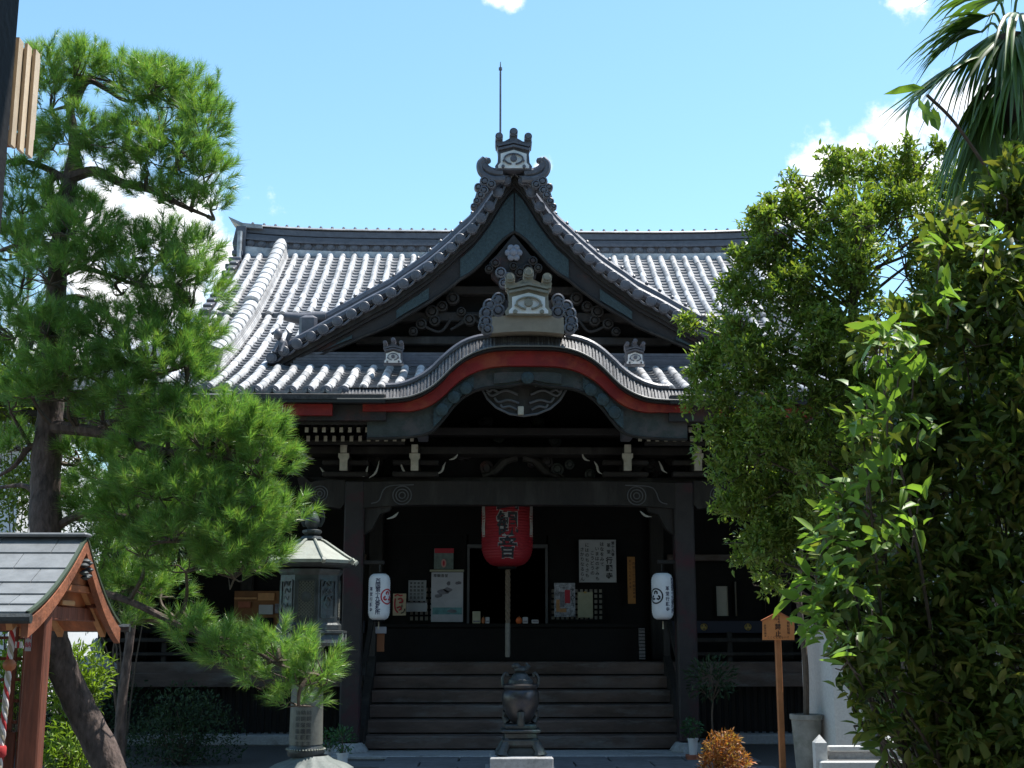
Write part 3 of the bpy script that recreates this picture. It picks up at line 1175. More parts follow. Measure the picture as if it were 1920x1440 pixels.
for sgn in (-1, 1):
    cv = gcurve(sgn, 0.0, 0, GW, 48)
    # roof plane back to the main slope
    mb = MB()
    vs = []
    for (x, z) in cv:
        yb = max(GY + 0.05, zr_inv(z)) + 0.1
        for k in range(7):
            vs.append((x, GY + 0.02 + (yb - GY) * k / 6, z - 0.01))
    fs = []
    for i in range(48):
        for k in range(6):
            a = i * 7 + k
            fs.append((a, a + 7, a + 8, a + 1))
    mb.add(vs, fs)
    gr = mb.build('gable_roof', M['tile'], temple, fix=False)
    for r in range(12):
        y = GY + 0.55 + r * 0.22
        pts = [Vector((x, y, z)) for (x, z) in gcurve(sgn, 0.03, 0.2, GW, 30) if z > zr(y) - 0.03]
        if len(pts) > 3:
            MB().tube(pts, 0.058, 8).build('gable_tile_row', M['tile'], gr, smooth=True)
    # verge roll, descending ridge on the verge
    MB().tube([(x, GY + 0.12, z + 0.085) for x, z in gcurve(sgn, 0, 0.06)], 0.062, 8).build('verge_roll', M['tiledark'], temple, smooth=True)
    dr = MB()
    d1 = GT[18][0]
    for k, (w, h0, h1) in enumerate(((0.15, 0.02, 0.12), (0.135, 0.125, 0.16), (0.125, 0.165, 0.2), (0.115, 0.205, 0.24))):
        dr.ribbon(gcurve(sgn, h0, 0.2, d1), gcurve(sgn, h1, 0.2, d1), GY + 0.42 - w, GY + 0.42 + w)
    dro = dr.build('gable_ridge', M['tiledark'], temple)
    MB().tube([(x, GY + 0.42, z + 0.275) for x, z in gcurve(sgn, 0, 0.2, d1)], 0.075, 8).build('gable_ridge_cap', M['tiledark'], dro, smooth=True)
    for i in range(2, 17):
        d = GT[i][0]
        MB().lathe([(0.022, 0), (0.03, 0.03), (0.001, 0.06)], (GC + sgn * d, GY + 0.40, GT[i][1] + 0.345), 8).build('ridge_pin', M['tiledark'], dro)
    ex, ez = GC + sgn * d1, interp(GT, d1)
    MB().box(min(ex - sgn * 0.05, ex + sgn * 0.2), max(ex - sgn * 0.05, ex + sgn * 0.2), GY + 0.2, GY + 0.62, ez + 0.02, ez + 0.36, 0.04).build('ridge_foot_tile', M['tiledark'], dro)
    MB().tube([(ex - sgn * 0.15, GY + 0.35, ez + 0.36), (ex + sgn * 0.2, GY + 0.33, ez + 0.33), (ex + sgn * 0.42, GY + 0.32, ez + 0.36)], [0.085, 0.085, 0.06], 10).build('ridge_foot_rod', M['tiledark'], dro, smooth=True)
    # verge discs with short pipes
    for (d, z) in GT[1:]:
        mb = MB()
        mb.lathe([(0.03, 0.034), (0.05, 0.03), (0.053, 0.022), (0.066, 0.022), (0.074, 0.014), (0.074, -0.34)], (GC + sgn * d, GY - 0.02, z), 16, 'y')
        mb.build('verge_disc', M['tiledark'], temple, smooth=True)
    # pan ends between the discs
    mb = MB()
    for (d, z), (d2, z2) in zip(GT[1:], GT[2:]):
        pts = []
        for k in range(7):
            t = k / 6
            pts.append(Vector((GC + sgn * (d + (d2 - d) * t), GY + 0.02, z + (z2 - z) * t - 0.035 - 0.04 * math.sin(math.pi * t))))
        mb.tube(pts, 0.018, 5)
    tag(mb.build('verge_pan_ends', M['tiledark'], temple, smooth=True), kind='stuff')
    MB().ribbon(gcurve(sgn, -0.15), gcurve(sgn, -0.055), GY + 0.05, GY + 0.5).build('verge_fascia', M['wood'], temple)
    MB().ribbon(gcurve(sgn, -0.20), gcurve(sgn, -0.152), GY + 0.09, GY + 0.5).build('verge_moulding', M['barge'], temple)
    # bargeboard
    TB = [(0, 0.84), (0.35, 0.66), (0.75, 0.54), (1.2, 0.47), (1.9, 0.40), (2.5, 0.32), (3.4, 0.22)]
    low = lambda d: -interp(TB, d)
    dA = GT[6][0]
    MB().ribbon(gcurve(sgn, low, 0, GW - 0.25), gcurve(sgn, -0.203, 0, GW - 0.25), GY + 0.14, GY + 0.24).build('bargeboard', M['barge'], temple)
    MB().ribbon(gcurve(sgn, lambda d: low(d) + 0.02, 0.012, dA), gcurve(sgn, -0.25, 0.012, dA), GY + 0.115, GY + 0.15).build('barge_plate', M['tealbright'], temple)
    for (dd0, dd1) in ((GT[9][0], GT[11][0] + 0.1), (GT[15][0], GT[19][0])):
        MB().ribbon(gcurve(sgn, lambda d: low(d) + 0.05, dd0, dd1), gcurve(sgn, lambda d: -0.26, dd0, dd1), GY + 0.118, GY + 0.15).build('barge_plate', M['tealbright'], temple)
    mb = MB()
    mb.tube([(x, GY + 0.12, z) for x, z in gcurve(sgn, low, 0, GW - 0.25)], 0.022, 6)
    mb.build('barge_moulding', M['wood'], temple, smooth=True)
    # small lion tile at the verge foot
    c = P(965 + sgn * 438, 655, GY)
    li = MB()
    li.lathe([(0.02, -0.02), (0.075, 0.0), (0.085, 0.07), (0.06, 0.14), (0.02, 0.17)], (c.x, GY + 0.05, c.z), 10)
    li.lathe([(0.01, 0.13), (0.055, 0.17), (0.065, 0.22), (0.045, 0.27), (0.01, 0.29)], (c.x + sgn * 0.05, GY + 0.0, c.z), 10)
    li.tube([(c.x - sgn * 0.05, GY + 0.1, c.z + 0.1), (c.x - sgn * 0.1, GY + 0.1, c.z + 0.25), (c.x - sgn * 0.04, GY + 0.1, c.z + 0.32)], [0.03, 0.04, 0.01], 6)
    li.tube([(c.x + sgn * 0.04, GY, c.z + 0.1), (c.x + sgn * 0.09, GY - 0.05, c.z - 0.05)], 0.025, 6)
    li.tube([(c.x - sgn * 0.04, GY, c.z + 0.1), (c.x - sgn * 0.01, GY - 0.06, c.z - 0.05)], 0.025, 6)
    li.tube([(c.x + sgn * 0.09, GY, c.z + 0.24), (c.x + sgn * 0.14, GY, c.z + 0.21)], 0.02, 6)
    li.build('lion_finial', M['tiledark'], temple, smooth=True)
    # low stacked course along the gable foot
    for k in range(5):
        x0, x1 = GC + sgn * 0.9, GC + sgn * (GW - 0.25 - 0.03 * k)
        zz = zr(17.12) + 0.0 + k * 0.042
        MB().box(min(x0, x1), max(x0, x1), 17.06 + 0.012 * k, 17.4, zz, zz + 0.036).build('foot_course', M['tiledark'], temple)
# gable wall and timber
gw = MB()
poly = [(x, z - 0.2) for x, z in gcurve(-1, 0, 0, GW - 0.3, 24)][::-1] + [(x, z - 0.2) for x, z in gcurve(1, 0, 0, GW - 0.3, 24)][1:]
gw.prism(poly + [(GC + GW - 0.3, 4.9), (GC - GW + 0.3, 4.9)], GY + 0.55, GY + 0.62)
gw.build('gable_wall', M['blackwood'], temple)
for (py, half, h, y) in ((640, 2.2, 0.12, 0.36), (596, 1.75, 0.14, 0.34), (545, 1.0, 0.12, 0.36)):
    zc = P(965, py, GY + 0.4).z
    MB().box(GC - half, GC + half, GY + y, GY + 0.54, zc - h / 2, zc + h / 2, 0.015).build('gable_beam', M['wood'], temple)
MB().box(GC - 0.1, GC + 0.1, GY + 0.40, GY + 0.5, 5.2, 7.2, 0.01).build('gable_strut', M['wood'], temple)
for sgn in (-1, 1):
    for (px, py, r) in ((116, 560, 13), (136, 575, 11), (155, 585, 13), (150, 602, 11), (175, 608, 11), (60, 592, 10), (85, 600, 12), (100, 585, 9), (190, 622, 9)):
        scroll(temple, at(965 + sgn * px, py, GY + 0.33), r / ppm(GY, 6), M['wood'], name='carved_scroll')
    mb = MB()
    for (q0, q1, q2) in (((40, 612), (75, 590), (110, 612)), ((50, 618), (80, 600), (120, 618)), ((120, 600), (140, 622), (170, 612))):
        mb.tube(catmull([P(965 + sgn * a, b, GY + 0.32) for a, b in (q0, q1, q2)], 12), 0.02, 6)
    mb.build('carved_tendril', M['wood'], temple, smooth=True)
# pendant
pd = MB()
pd.prism([(P(963 + a, 0, GY + 0.1).x, P(963, b, GY + 0.1).z) for a, b in ((0, 440), (30, 478), (44, 492), (40, 520), (20, 540), (0, 548), (-20, 540), (-40, 520), (-44, 492), (-30, 478))], GY + 0.10, GY + 0.2)
pdo = pd.build('gable_pendant', M['barge'], temple)
s_ = 1 / ppm(GY, 7)
fl = MB()
for k in range(6):
    a = k * math.pi / 3
    c = at(963 + 10 * math.cos(a), 474 + 10 * math.sin(a), GY + 0.07)
    fl.lathe([(0.01, 0.05), (6 * s_, 0.03), (7 * s_, 0.0)], c, 10, 'y')
fl.lathe([(0.01, 0.08), (7 * s_, 0.05), (8 * s_, 0)], at(963, 474, GY + 0.07), 12, 'y')
fl.build('pendant_rosette', mat('blue_grey_paint', (0.20, 0.21, 0.25), 0.6, var=0.2), pdo, smooth=True)
for (a, b, r, c) in ((-24, 512, 11, 'tiledark'), (-10, 520, 9, 'tiledark'), (12, 512, 10, 'wood'), (26, 505, 10, 'wood'), (-34, 494, 9, 'barge'), (36, 490, 9, 'barge'), (0, 500, 8, 'wood'),
                     (-18, 532, 10, 'tiledark'), (16, 530, 9, 'wood'), (-46, 505, 8, 'wood'), (46, 503, 8, 'wood')):
    scroll(pdo, at(963 + a, b, GY + 0.08), r * s_, M[c], name='pendant_scroll')

# ------------------------------------------------------------------ porch gable (undulating)
band_t = lambda d: 0.14 + 0.08 * max(0, 1 - abs(d - 1.05) / 0.55)
lo = kcurve(0.0, 2.3, 440)
hi = kcurve(band_t, 2.3, 440)
# ribbed edge: thin plates side by side
mb = MB()
for i in range(440):
    j = 0.014 if (i // 2) % 2 else 0.0
    j += random.uniform(0, 0.008)
    l0, l1, h0, h1 = lo[i], lo[i + 1], hi[i], hi[i + 1]
    mb.hexa([(l0[0], KY + j, l0[1]), (l1[0], KY + j, l1[1]), (l0[0], KY + 0.35, l0[1]), (l1[0], KY + 0.35, l1[1]),
             (h0[0], KY + j + 0.12, h0[1]), (h1[0], KY + j + 0.12, h1[1]), (h0[0], KY + 0.35, h0[1]), (h1[0], KY + 0.35, h1[1])])
tag(mb.build('ribbed_roof_edge', M['bark'], temple), kind='stuff')
# upper skin of the porch gable back to the main slope
mb = MB()
sk = kcurve(band_t, 2.2, 80)
vs = []
for (x, z) in sk:
    yb = max(KY + 0.2, min(17.3, zr_inv(z))) + 0.1
    for k in range(5):
        vs.append((x, KY + 0.11 + (yb - KY) * k / 4, z + 0.012))
fs = []
for i in range(80):
    for k in range(4):
        a = i * 5 + k
        fs.append((a, a + 1, a + 6, a + 5))
mb.add(vs, fs)
mb.build('porch_roof_skin', M['tile'], temple, fix=False, smooth=True)
for sgn in (-1, 1):
    for r in range(2):
        pts = [(x, KY + 0.16 + 0.24 * r, z + 0.03 + 0.02 * r) for x, z in kcurve(band_t, 2.0, 60) if 0.45 < sgn * (x - KC) < 1.78]
        MB().tube(pts, 0.046, 8).build('porch_edge_roll', M['tiledark'], temple, smooth=True)
MB().tube([(x, KY - 0.004, z - 0.012) for x, z in kcurve(0, 2.3, 96)], 0.012, 5).build('edge_line', M['paleline'], temple, smooth=True)
MB().ribbon(kcurve(-0.05, 2.3, 96), kcurve(-0.024, 2.3, 96), KY + 0.03, KY + 0.4).build('edge_black_board', M['black'], temple)  # thin black board under the ribbed edge
# red board
MB().ribbon(kcurve(lambda d: -0.235 + 0.09 * max(0, min(1, (d - 1.0) / 0.6)), 2.0, 96), kcurve(-0.052, 2.0, 96), KY + 0.10, KY + 0.18).build('red_fascia', M['red'], temple)
# grey-green bargeboard with cusped lower edge
def bl(d):
    return -0.47 - 0.07 * math.exp(-((d - 1.15) / 0.22) ** 2) + 0.03 * math.cos(d * 9) * math.exp(-d * 2)


MB().ribbon(kcurve(bl, 1.95, 120), kcurve(-0.10, 1.95, 120), KY + 0.19, KY + 0.27).build('porch_bargeboard', M['teal'], temple)
MB().tube([(x, KY + 0.185, z) for x, z in kcurve(lambda d: bl(d) + 0.012, 1.95, 120)], 0.014, 5).build('porch_barge_edge', M['wood'], temple, smooth=True)
# teal plates with bosses
for c0 in (-0.9, 0, 0.92):
    hw = 0.26 if c0 else 0.42
    cs = [q for q in kcurve(lambda d: bl(d) + 0.05, 1.95, 160) if abs(q[0] - KC - c0) < hw]
    ch = [q for q in kcurve(lambda d: -0.27 if c0 else -0.30, 1.95, 160) if abs(q[0] - KC - c0) < hw]
    MB().ribbon(cs, ch, KY + 0.165, KY + 0.195).build('barge_plate', M['tealbright'] if c0 else M['teal'], temple)
    for k in ((-1, 0, 1) if c0 else (0,)):
        xx = KC + c0 + k * hw * 0.55
        MB().lathe([(0.05, 0.03), (0.075, 0.02), (0.08, 0)], (xx, KY + 0.165, zk(xx) - 0.375), 14, 'y').build('plate_boss', M['tealbright'], temple, smooth=True)
# half-moon pendant
hp = MB()
hl = [(900, 712), (915, 708), (940, 705), (965, 711), (982, 716), (1000, 711), (1028, 705), (1052, 708), (1066, 713), (1062, 730), (1050, 750), (1032, 766), (1008, 776), (982, 780), (955, 776), (930, 764), (914, 748), (905, 732)]
hpo = hp.prism([(P(a, b, 15.55).x, P(a, b, 15.55).z) for a, b in hl], 15.55, 15.62).build('porch_pendant', M['wood'], temple)
MB().tube([P(a, b, 15.54) for a, b in hl + hl[:1]], 0.016, 6).build('pendant_rim', mat('grey_timber', (0.10, 0.10, 0.105), 0.6, var=0.2), hpo, smooth=True)
cv = MB()
for sgn in (-1, 1):
    for q in (((20, 724), (42, 716), (62, 726), (48, 736)), ((12, 740), (36, 732), (60, 742), (70, 734)), ((10, 756), (30, 750), (48, 754), (56, 746)), ((14, 768), (28, 762), (40, 764), (44, 758)), ((66, 716), (74, 724), (66, 734), (58, 728))):
        cv.tube(catmull([P(983 + sgn * a, b, 15.535) for a, b in q], 14), 0.016, 5)
cv.build('pendant_carving', MATS['grey_timber'], hpo, smooth=True)
MB().box(*(lambda a, b: (a.x, b.x, 15.48, 15.54, b.z, a.z))(P(971, 762, 15.5), P(982, 778, 15.5)), 0.006).build('pendant_peg', M['white'], hpo)
# underside of the arch
mb = MB()
ar = kcurve(-0.10, 1.9, 60)
vs = []
for x, z in ar:
    vs += [(x, KY + 0.24, z), (x, 17.0, z + 0.05)]
fs = [(2 * i, 2 * i + 1, 2 * i + 3, 2 * i + 2) for i in range(60)]
mb.add(vs, fs)
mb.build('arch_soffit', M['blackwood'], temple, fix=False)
# flat eave either side of the porch gable: black edge, red board, fascia
for sgn in (-1, 1):
    x0, x1 = KC + sgn * 1.72, sgn * 3.5
    a, b = min(x0, x1), max(x0, x1)
    MB().box(a, b, 15.2, 15.5, KBASE - 0.02, KBASE + 0.06, 0.01).build('eave_edge', mat('weathered_eave', (0.055, 0.05, 0.046), 0.8, var=0.5, scale=14, bump=0.4), temple)
    MB().box(a, b, 15.18, 15.5, KBASE - 0.055, KBASE - 0.022).build('eave_black_edge', M['black'], temple)
    xr0, xr1 = sgn * 2.35, sgn * 3.48
    MB().box(min(xr0, xr1), max(xr0, xr1), 15.26, 15.32, KBASE - 0.20, KBASE - 0.057, 0.004).build('red_eave_board', M['red'], temple)
    MB().box(a, b, 15.325, 15.40, KBASE - 0.25, KBASE - 0.057, 0.004).build('eave_fascia', M['barge'], temple)
    MB().box(a, b, 15.405, 15.47, KBASE - 0.285, KBASE - 0.18, 0.004).build('eave_board', M['wood'], temple)
    # return board on the porch side and plain eaves beyond
    MB().box(min(sgn * 3.44, sgn * 3.5), max(sgn * 3.44, sgn * 3.5), 15.41, 17.2, KBASE - 0.33, KBASE + 0.02).build('porch_side_board', M['wood'], temple)
    MB().box(min(sgn * 3.52, sgn * 7.2), max(sgn * 3.52, sgn * 7.2), 15.5, 15.62, KBASE - 0.05, KBASE + 0.05).build('main_eave_board', M['wood'], temple)
    # soffit
    mb = MB()
    mb.add([(sgn * 1.6, 15.5, KBASE - 0.15), (sgn * 7.2, 15.6, KBASE - 0.08), (sgn * 7.2, 20.6, 4.75), (sgn * 1.6, 20.6, 4.75)], [(0, 1, 2, 3)])
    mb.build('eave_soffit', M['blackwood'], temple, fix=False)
    # rafters, two tiers with white-painted ends
    for tier, (py, Yf, ht, sp0) in enumerate(((806, 15.62, 0.058, 0.0), (822.5, 16.1, 0.066, 0.006))):
        for k in range(13):
            px = (575 + 16.2 * k) if sgn < 0 else (1197 + 16.2 * k)
            c = P(px + (3 if tier else 0), py, Yf)
            w = 0.04
            rf = MB()
            rf.hexa([(c.x - w / 2, Yf + 0.003, c.z - ht / 2), (c.x + w / 2, Yf + 0.003, c.z - ht / 2), (c.x - w / 2, Yf + 1.1, c.z - ht / 2 + 0.3), (c.x + w / 2, Yf + 1.1, c.z - ht / 2 + 0.3),
                     (c.x - w / 2, Yf + 0.003, c.z + ht / 2), (c.x + w / 2, Yf + 0.003, c.z + ht / 2), (c.x - w / 2, Yf + 1.1, c.z + ht / 2 + 0.3), (c.x + w / 2, Yf + 1.1, c.z + ht / 2 + 0.3)])
            r_ = rf.build('rafter', M['wood'], temple)
            MB().box(c.x - w / 2 - 0.002, c.x + w / 2 + 0.002, Yf - 0.006, Yf + 0.001, c.z - ht / 2 - 0.002, c.z + ht / 2 + 0.002).build('rafter_end', M['white'], r_)
    pa, pb_ = (P(560, 0, 16.2).x, P(772, 0, 16.2).x) if sgn < 0 else (P(1192, 0, 16.2).x, P(1400, 0, 16.2).x)
    zc = P(700, 830, 16.2).z
    MB().box(pa, pb_, 16.12, 16.24, zc - 0.025, zc + 0.02).build('rafter_plate', M['wood'], temple)
    c = P(790 if sgn < 0 else 1181, 803, 15.75)
    MB().box(c.x - 0.065, c.x + 0.065, 15.7, 16.3, c.z - 0.09, c.z + 0.06, 0.01).build('arch_foot_block', mat('bluish_timber', (0.11, 0.11, 0.13), 0.6, var=0.2), temple)

# ------------------------------------------------------------------ porch frame
CYp = 16.8
colx = [P(666, 950, CYp).x, P(1280, 950, CYp).x]
zb0, zb1 = P(973, 955, CYp).z, P(973, 907, CYp).z
for x in colx:
    cm = MB()
    cm.box(x - 0.128, x + 0.128, CYp - 0.128, CYp + 0.128, 0.16, zb1 + 0.02, 0.02)
    c_ = cm.build('pillar', M['woodred'], temple)
    MB().lathe([(0.24, 0.0), (0.25, 0.06), (0.2, 0.13), (0.17, 0.16)], (x, CYp, 0.0), 8, a0=math.pi / 8).build('pillar_base', M['stone'], c_)
# rainbow beam with carved nose ends
lo, hi = [], []
for i in range(41):
    t = i / 40
    x = colx[0] + 0.12 + (colx[1] - colx[0] - 0.24) * t
    lo.append((x, zb0 + 0.05 * (1 - abs(2 * t - 1) ** 6)))
    hi.append((x, zb1 + 0.02 * (1 - abs(2 * t - 1) ** 4)))
bm_ = MB().ribbon(lo, hi, CYp - 0.12, CYp + 0.12).build('porch_beam', M['wood'], temple)
for sgn, x in ((-1, colx[0]), (1, colx[1])):
    x = x + sgn * 0.131
    pl = [(0, zb0 + 0.06), (0.05, zb0 + 0.0), (0.28, zb0 + 0.03), (0.45, zb0 + 0.11), (0.58, zb0 + 0.24), (0.62, zb1 + 0.05), (0.55, zb1 + 0.09), (0.45, zb1 + 0.0), (0.30, zb1 + 0.03), (0, zb1 + 0.03)]
    nb = MB().prism([(x + sgn * a, b) for a, b in pl], CYp - 0.11, CYp + 0.11).build('beam_nose', M['wood'], temple)
    rr = MB()
    for r in (0.10, 0.065, 0.03):
        rr.ring((x + sgn * 0.32, CYp - 0.115, (zb0 + zb1) / 2 + 0.02), r, 0.008, 20, 5)
    rr.build('nose_carving', MATS['grey_timber'], nb, smooth=True)
    rr = MB()
    for r in (0.12, 0.08, 0.04):
        rr.ring((x - sgn * 0.75, CYp - 0.125, (zb0 + zb1) / 2), r, 0.008, 20, 5)
    rr.tube(catmull([(x - sgn * 0.9, CYp - 0.125, zb1 - 0.03), (x - sgn * 0.55, CYp - 0.125, zb1 - 0.06), (x - sgn * 0.45, CYp - 0.125, zb0 + 0.1), (x - sgn * 0.35, CYp - 0.125, zb0 + 0.06)], 14), 0.008, 5)
    rr.build('beam_carving', MATS['grey_timber'], bm_, smooth=True)
    # corner bracket carving under the beam
    br = MB()
    xi = x - sgn * 0.262
    br.prism([(xi, zb0 + 0.04), (xi - sgn * 0.36, zb0 + 0.05), (xi - sgn * 0.32, zb0 - 0.03), (xi - sgn * 0.2, zb0 - 0.07), (xi - sgn * 0.14, zb0 - 0.18), (xi - sgn * 0.1, zb0 - 0.26), (xi, zb0 - 0.34)], CYp - 0.07, CYp + 0.07)
    br.build('beam_bracket', M['wood'], temple)
# frieze wall above the beam and inside the arch
MB().box(-3.3, 3.3, 17.02, 17.10, zb1 - 0.1, 4.95).build('frieze_board', M['blackwood'], temple)
for (z0, z1, y0, half, mm) in ((P(0, 905, 16.9).z + 0.01, P(0, 893, 16.9).z, 16.86, 2.9, 'wood'), (P(0, 850, 16.7).z, P(0, 836, 16.7).z, 16.62, 3.0, 'wood'), (P(0, 812, 16.6).z, P(0, 798, 16.6).z, 16.6, 1.35, 'barge')):
    MB().box(-half, half, y0, 17.0, z0, z1, 0.01).build('frieze_rail', M[mm], temple)
for px in (666, 790, 1162, 1285):
    c = P(px, 0, 16.4)
    q = lambda py: P(px, py, 16.4).z
    s_ = 1 / ppm(16.4, 3.6)
    o = MB().prism([(c.x + a * s_, q(b)) for a, b in ((-7, 882), (7, 882), (7, 862), (10, 857), (10, 850), (-10, 850), (-10, 857), (-7, 862))], 16.40, 16.46)
    nose = o.build('bracket_nose', M['white'], temple)
    MB().prism([(c.x + a * s_, q(b)) for a, b in ((-6, 849), (6, 849), (6, 834), (-6, 834))], 16.37, 16.43).build('bracket_nose_top', M['white'], nose)
    MB().box(c.x - 0.05, c.x + 0.05, 16.465, 17.0, q(880), q(836), 0.006).build('bracket_arm', M['wood'], temple)
    for dz in (862, 884):
        MB().box(c.x - 0.30, c.x + 0.30, 16.62, 16.78, q(dz) - 0.035, q(dz) + 0.03, 0.012).build('bracket_crossarm', M['wood'], temple)
# frog-leg strut and carved frieze
for sgn in (-1, 1):
    fs_ = MB()
    fs_.tube(catmull([P(975 + sgn * a, b, 16.9) for a, b in ((6, 858), (30, 866), (48, 884), (70, 893))], 14), [0.05] * 5 + [0.06] * 6 + [0.03] * 4, 6)
    fs_.build('frog_leg_strut', M['wood'], temple, smooth=True)
curls = [((725, 973), (736, 970), (743, 965), (747, 960)), ((1200, 958), (1206, 964), (1213, 968), (1222, 969)), ((573, 850), (578, 857), (585, 860), (590, 860)),
         ((692, 896), (702, 889), (707, 880), (711, 864)), ((751, 864), (754, 876), (758, 884), (764, 888)), ((842, 862), (850, 860), (856, 855), (859, 849)),
         ((1091, 848), (1094, 857), (1099, 862), (1106, 864)), ((1114, 865), (1119, 873), (1122, 884), (1129, 889)), ((1235, 864), (1240, 874), (1243, 882), (1251, 887)),
         ((680, 894), (686, 890), (688, 880), (690, 874)), ((815, 890), (828, 884), (832, 874), (836, 866)), ((600, 876), (606, 884), (612, 887), (618, 888))]
for q in curls:
    t = MB()
    yy = 16.64 if q[0][1] < 950 else CYp - 0.135
    t.tube(catmull([P(a, b, yy) for a, b in q], 10), [0.004, 0.008, 0.012, 0.014, 0.016, 0.017, 0.016, 0.013, 0.009, 0.006, 0.003], 5)
    t.build('painted_curl', mat('dim_white_paint', (0.40, 0.38, 0.33), 0.7), temple, smooth=True)
for k in range(26):
    px, py = random.uniform(850, 1125), random.uniform(780, 905)
    scroll(temple, at(px, py, 16.96), random.uniform(0.05, 0.1), M['barge'] if k % 3 else M['teal'], name='carved_boss')
for k in range(20):
    px, py = random.choice([random.uniform(560, 780), random.uniform(1180, 1330)]), random.uniform(845, 903)
    scroll(temple, at(px, py, 17.0), random.uniform(0.05, 0.09), M['wood'], name='carved_boss')

# ------------------------------------------------------------------ stairs, floor, walls
FLZ = 1.12
MB().box(-2.75, 2.75, 16.25, 19.2, 0.0, 0.045, 0.01).build('stone_apron', M['stone'], temple)
SW = 2.02
for i in range(6):
    zt = 0.05 + (i + 1) * 0.178
    y0 = 17.0 + i * 0.27
    tb = MB()
    nseg = 60
    y1 = y0 + 0.33 if i < 5 else y0 + 0.6
    vs, fs = [], []
    for k in range(nseg + 1):
        x = -SW + 2 * SW * k / nseg
        wear = 0.012 * math.exp(-(x / 1.1) ** 2) + random.uniform(0, 0.006)
        vs += [(x, y0 + 0.006, zt - 0.158), (x, y0 + random.uniform(0, 0.003), zt - 0.02 - wear), (x, y0 + 0.016, zt - wear * 0.7), (x, y1, zt), (x, y1, zt - 0.158)]
    for k in range(nseg):
        for j in range(5):
            p_, q_ = k * 5 + j, k * 5 + (j + 1) % 5
            fs.append((p_, q_, q_ + 5, p_ + 5))
    fs += [(0, 1, 2, 3, 4), tuple(nseg * 5 + j for j in (4, 3, 2, 1, 0))]
    st = tb.add(vs, fs).build('stair_tread', M['step'], temple)
    MB().box(-SW + 0.02, SW - 0.02, y0 + 0.04, y0 + 0.08, zt - 0.178, zt - 0.159).build('stair_riser', M['blackwood'], st)
for s in (-1, 1):
    x0, x1 = s * (SW + 0.005), s * (SW + 0.11)
    a, b = min(x0, x1), max(x0, x1)
    mb = MB()
    mb.hexa([(a, 16.8, 0.05), (b, 16.8, 0.05), (a, 18.45, 0.85), (b, 18.45, 0.85), (a, 16.8, 0.33), (b, 16.8, 0.33), (a, 18.45, 1.22), (b, 18.45, 1.22)])
    mb.build('stair_stringer', M['wood'], temple)
    MB().bar((s * (SW + 0.06), 16.98, 0.95), (s * (SW + 0.06), 18.5, 1.85), 0.06, 0.09).build('stair_handrail', M['wood'], temple)
    MB().box(s * (SW + 0.06) - 0.045, s * (SW + 0.06) + 0.045, 18.42, 18.51, 0.9, 1.9, 0.008).build('newel_post', M['wood'], temple)
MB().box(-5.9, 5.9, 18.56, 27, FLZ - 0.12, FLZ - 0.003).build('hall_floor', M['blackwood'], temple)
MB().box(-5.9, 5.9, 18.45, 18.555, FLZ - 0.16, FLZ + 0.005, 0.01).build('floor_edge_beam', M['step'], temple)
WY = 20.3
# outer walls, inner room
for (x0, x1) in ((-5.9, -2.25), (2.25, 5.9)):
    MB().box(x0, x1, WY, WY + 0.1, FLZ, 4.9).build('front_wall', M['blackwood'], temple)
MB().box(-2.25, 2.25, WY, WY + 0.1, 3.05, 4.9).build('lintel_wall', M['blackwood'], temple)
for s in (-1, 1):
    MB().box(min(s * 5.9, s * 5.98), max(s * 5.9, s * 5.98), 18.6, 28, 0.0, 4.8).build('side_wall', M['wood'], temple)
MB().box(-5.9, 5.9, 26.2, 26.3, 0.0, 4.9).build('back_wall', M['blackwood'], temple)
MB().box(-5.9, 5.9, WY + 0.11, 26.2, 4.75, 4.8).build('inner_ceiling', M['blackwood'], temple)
# inner screens beside the central doorway
xa, xb = P(878, 1100, WY).x, P(1025, 1100, WY).x
MB().box(-2.25, xa - 0.03, WY + 0.02, WY + 0.08, FLZ, 3.05).build('screen_panel', M['blackwood'], temple)
MB().box(xb + 0.03, 2.25, WY + 0.02, WY + 0.08, FLZ, 3.05).build('screen_panel', M['blackwood'], temple)
zt = P(950, 1028, WY).z
for x in (xa, xb):
    MB().box(x - 0.02, x + 0.02, WY - 0.02, WY + 0.1, FLZ, zt, 0.004).build('door_frame', MATS['grey_timber'], temple)
MB().box(xa - 0.02, xb + 0.02, WY - 0.02, WY + 0.1, zt + 0.001, zt + 0.06, 0.004).build('door_head', MATS['grey_timber'], temple)
MB().box(xa, xb, WY + 0.02, WY + 0.08, zt + 0.062, 3.05).build('transom_panel', M['blackwood'], temple)
for x in (-2.2, 2.2):
    MB().box(x - 0.11, x + 0.11, WY - 0.13, WY - 0.002, FLZ, 4.5, 0.015).build('hall_pillar', M['wood'], temple)
for x in (-4.2, 4.2, -5.8, 5.8):
    MB().box(x - 0.1, x + 0.1, WY - 0.1, WY - 0.002, FLZ, 4.5, 0.015).build('hall_pillar', M['wood'], temple)


# lattices: paper behind a grid of bars
def lattice(px0, py0, px1, py1, Y, nx, ny, paper, bar=0.022):
    a, b = P(px0, py0, Y), P(px1, py1, Y)
    lo = MB().box(a.x, b.x, Y, Y + 0.02, b.z, a.z).build('lattice_paper', paper, temple)
    g_ = []
    for i in range(nx + 1):
        x = a.x + (b.x - a.x) * i / nx
        MB().box(x - bar / 2, x + bar / 2, Y - 0.03, Y - 0.002, b.z, a.z).build('lattice_bar', M['blackwood'], lo)
    for j in range(ny + 1):
        z = b.z + (a.z - b.z) * j / ny
        MB().box(a.x, b.x, Y - 0.026, Y - 0.001, z - bar / 2, z + bar / 2).build('lattice_bar', M['blackwood'], lo)
    return lo


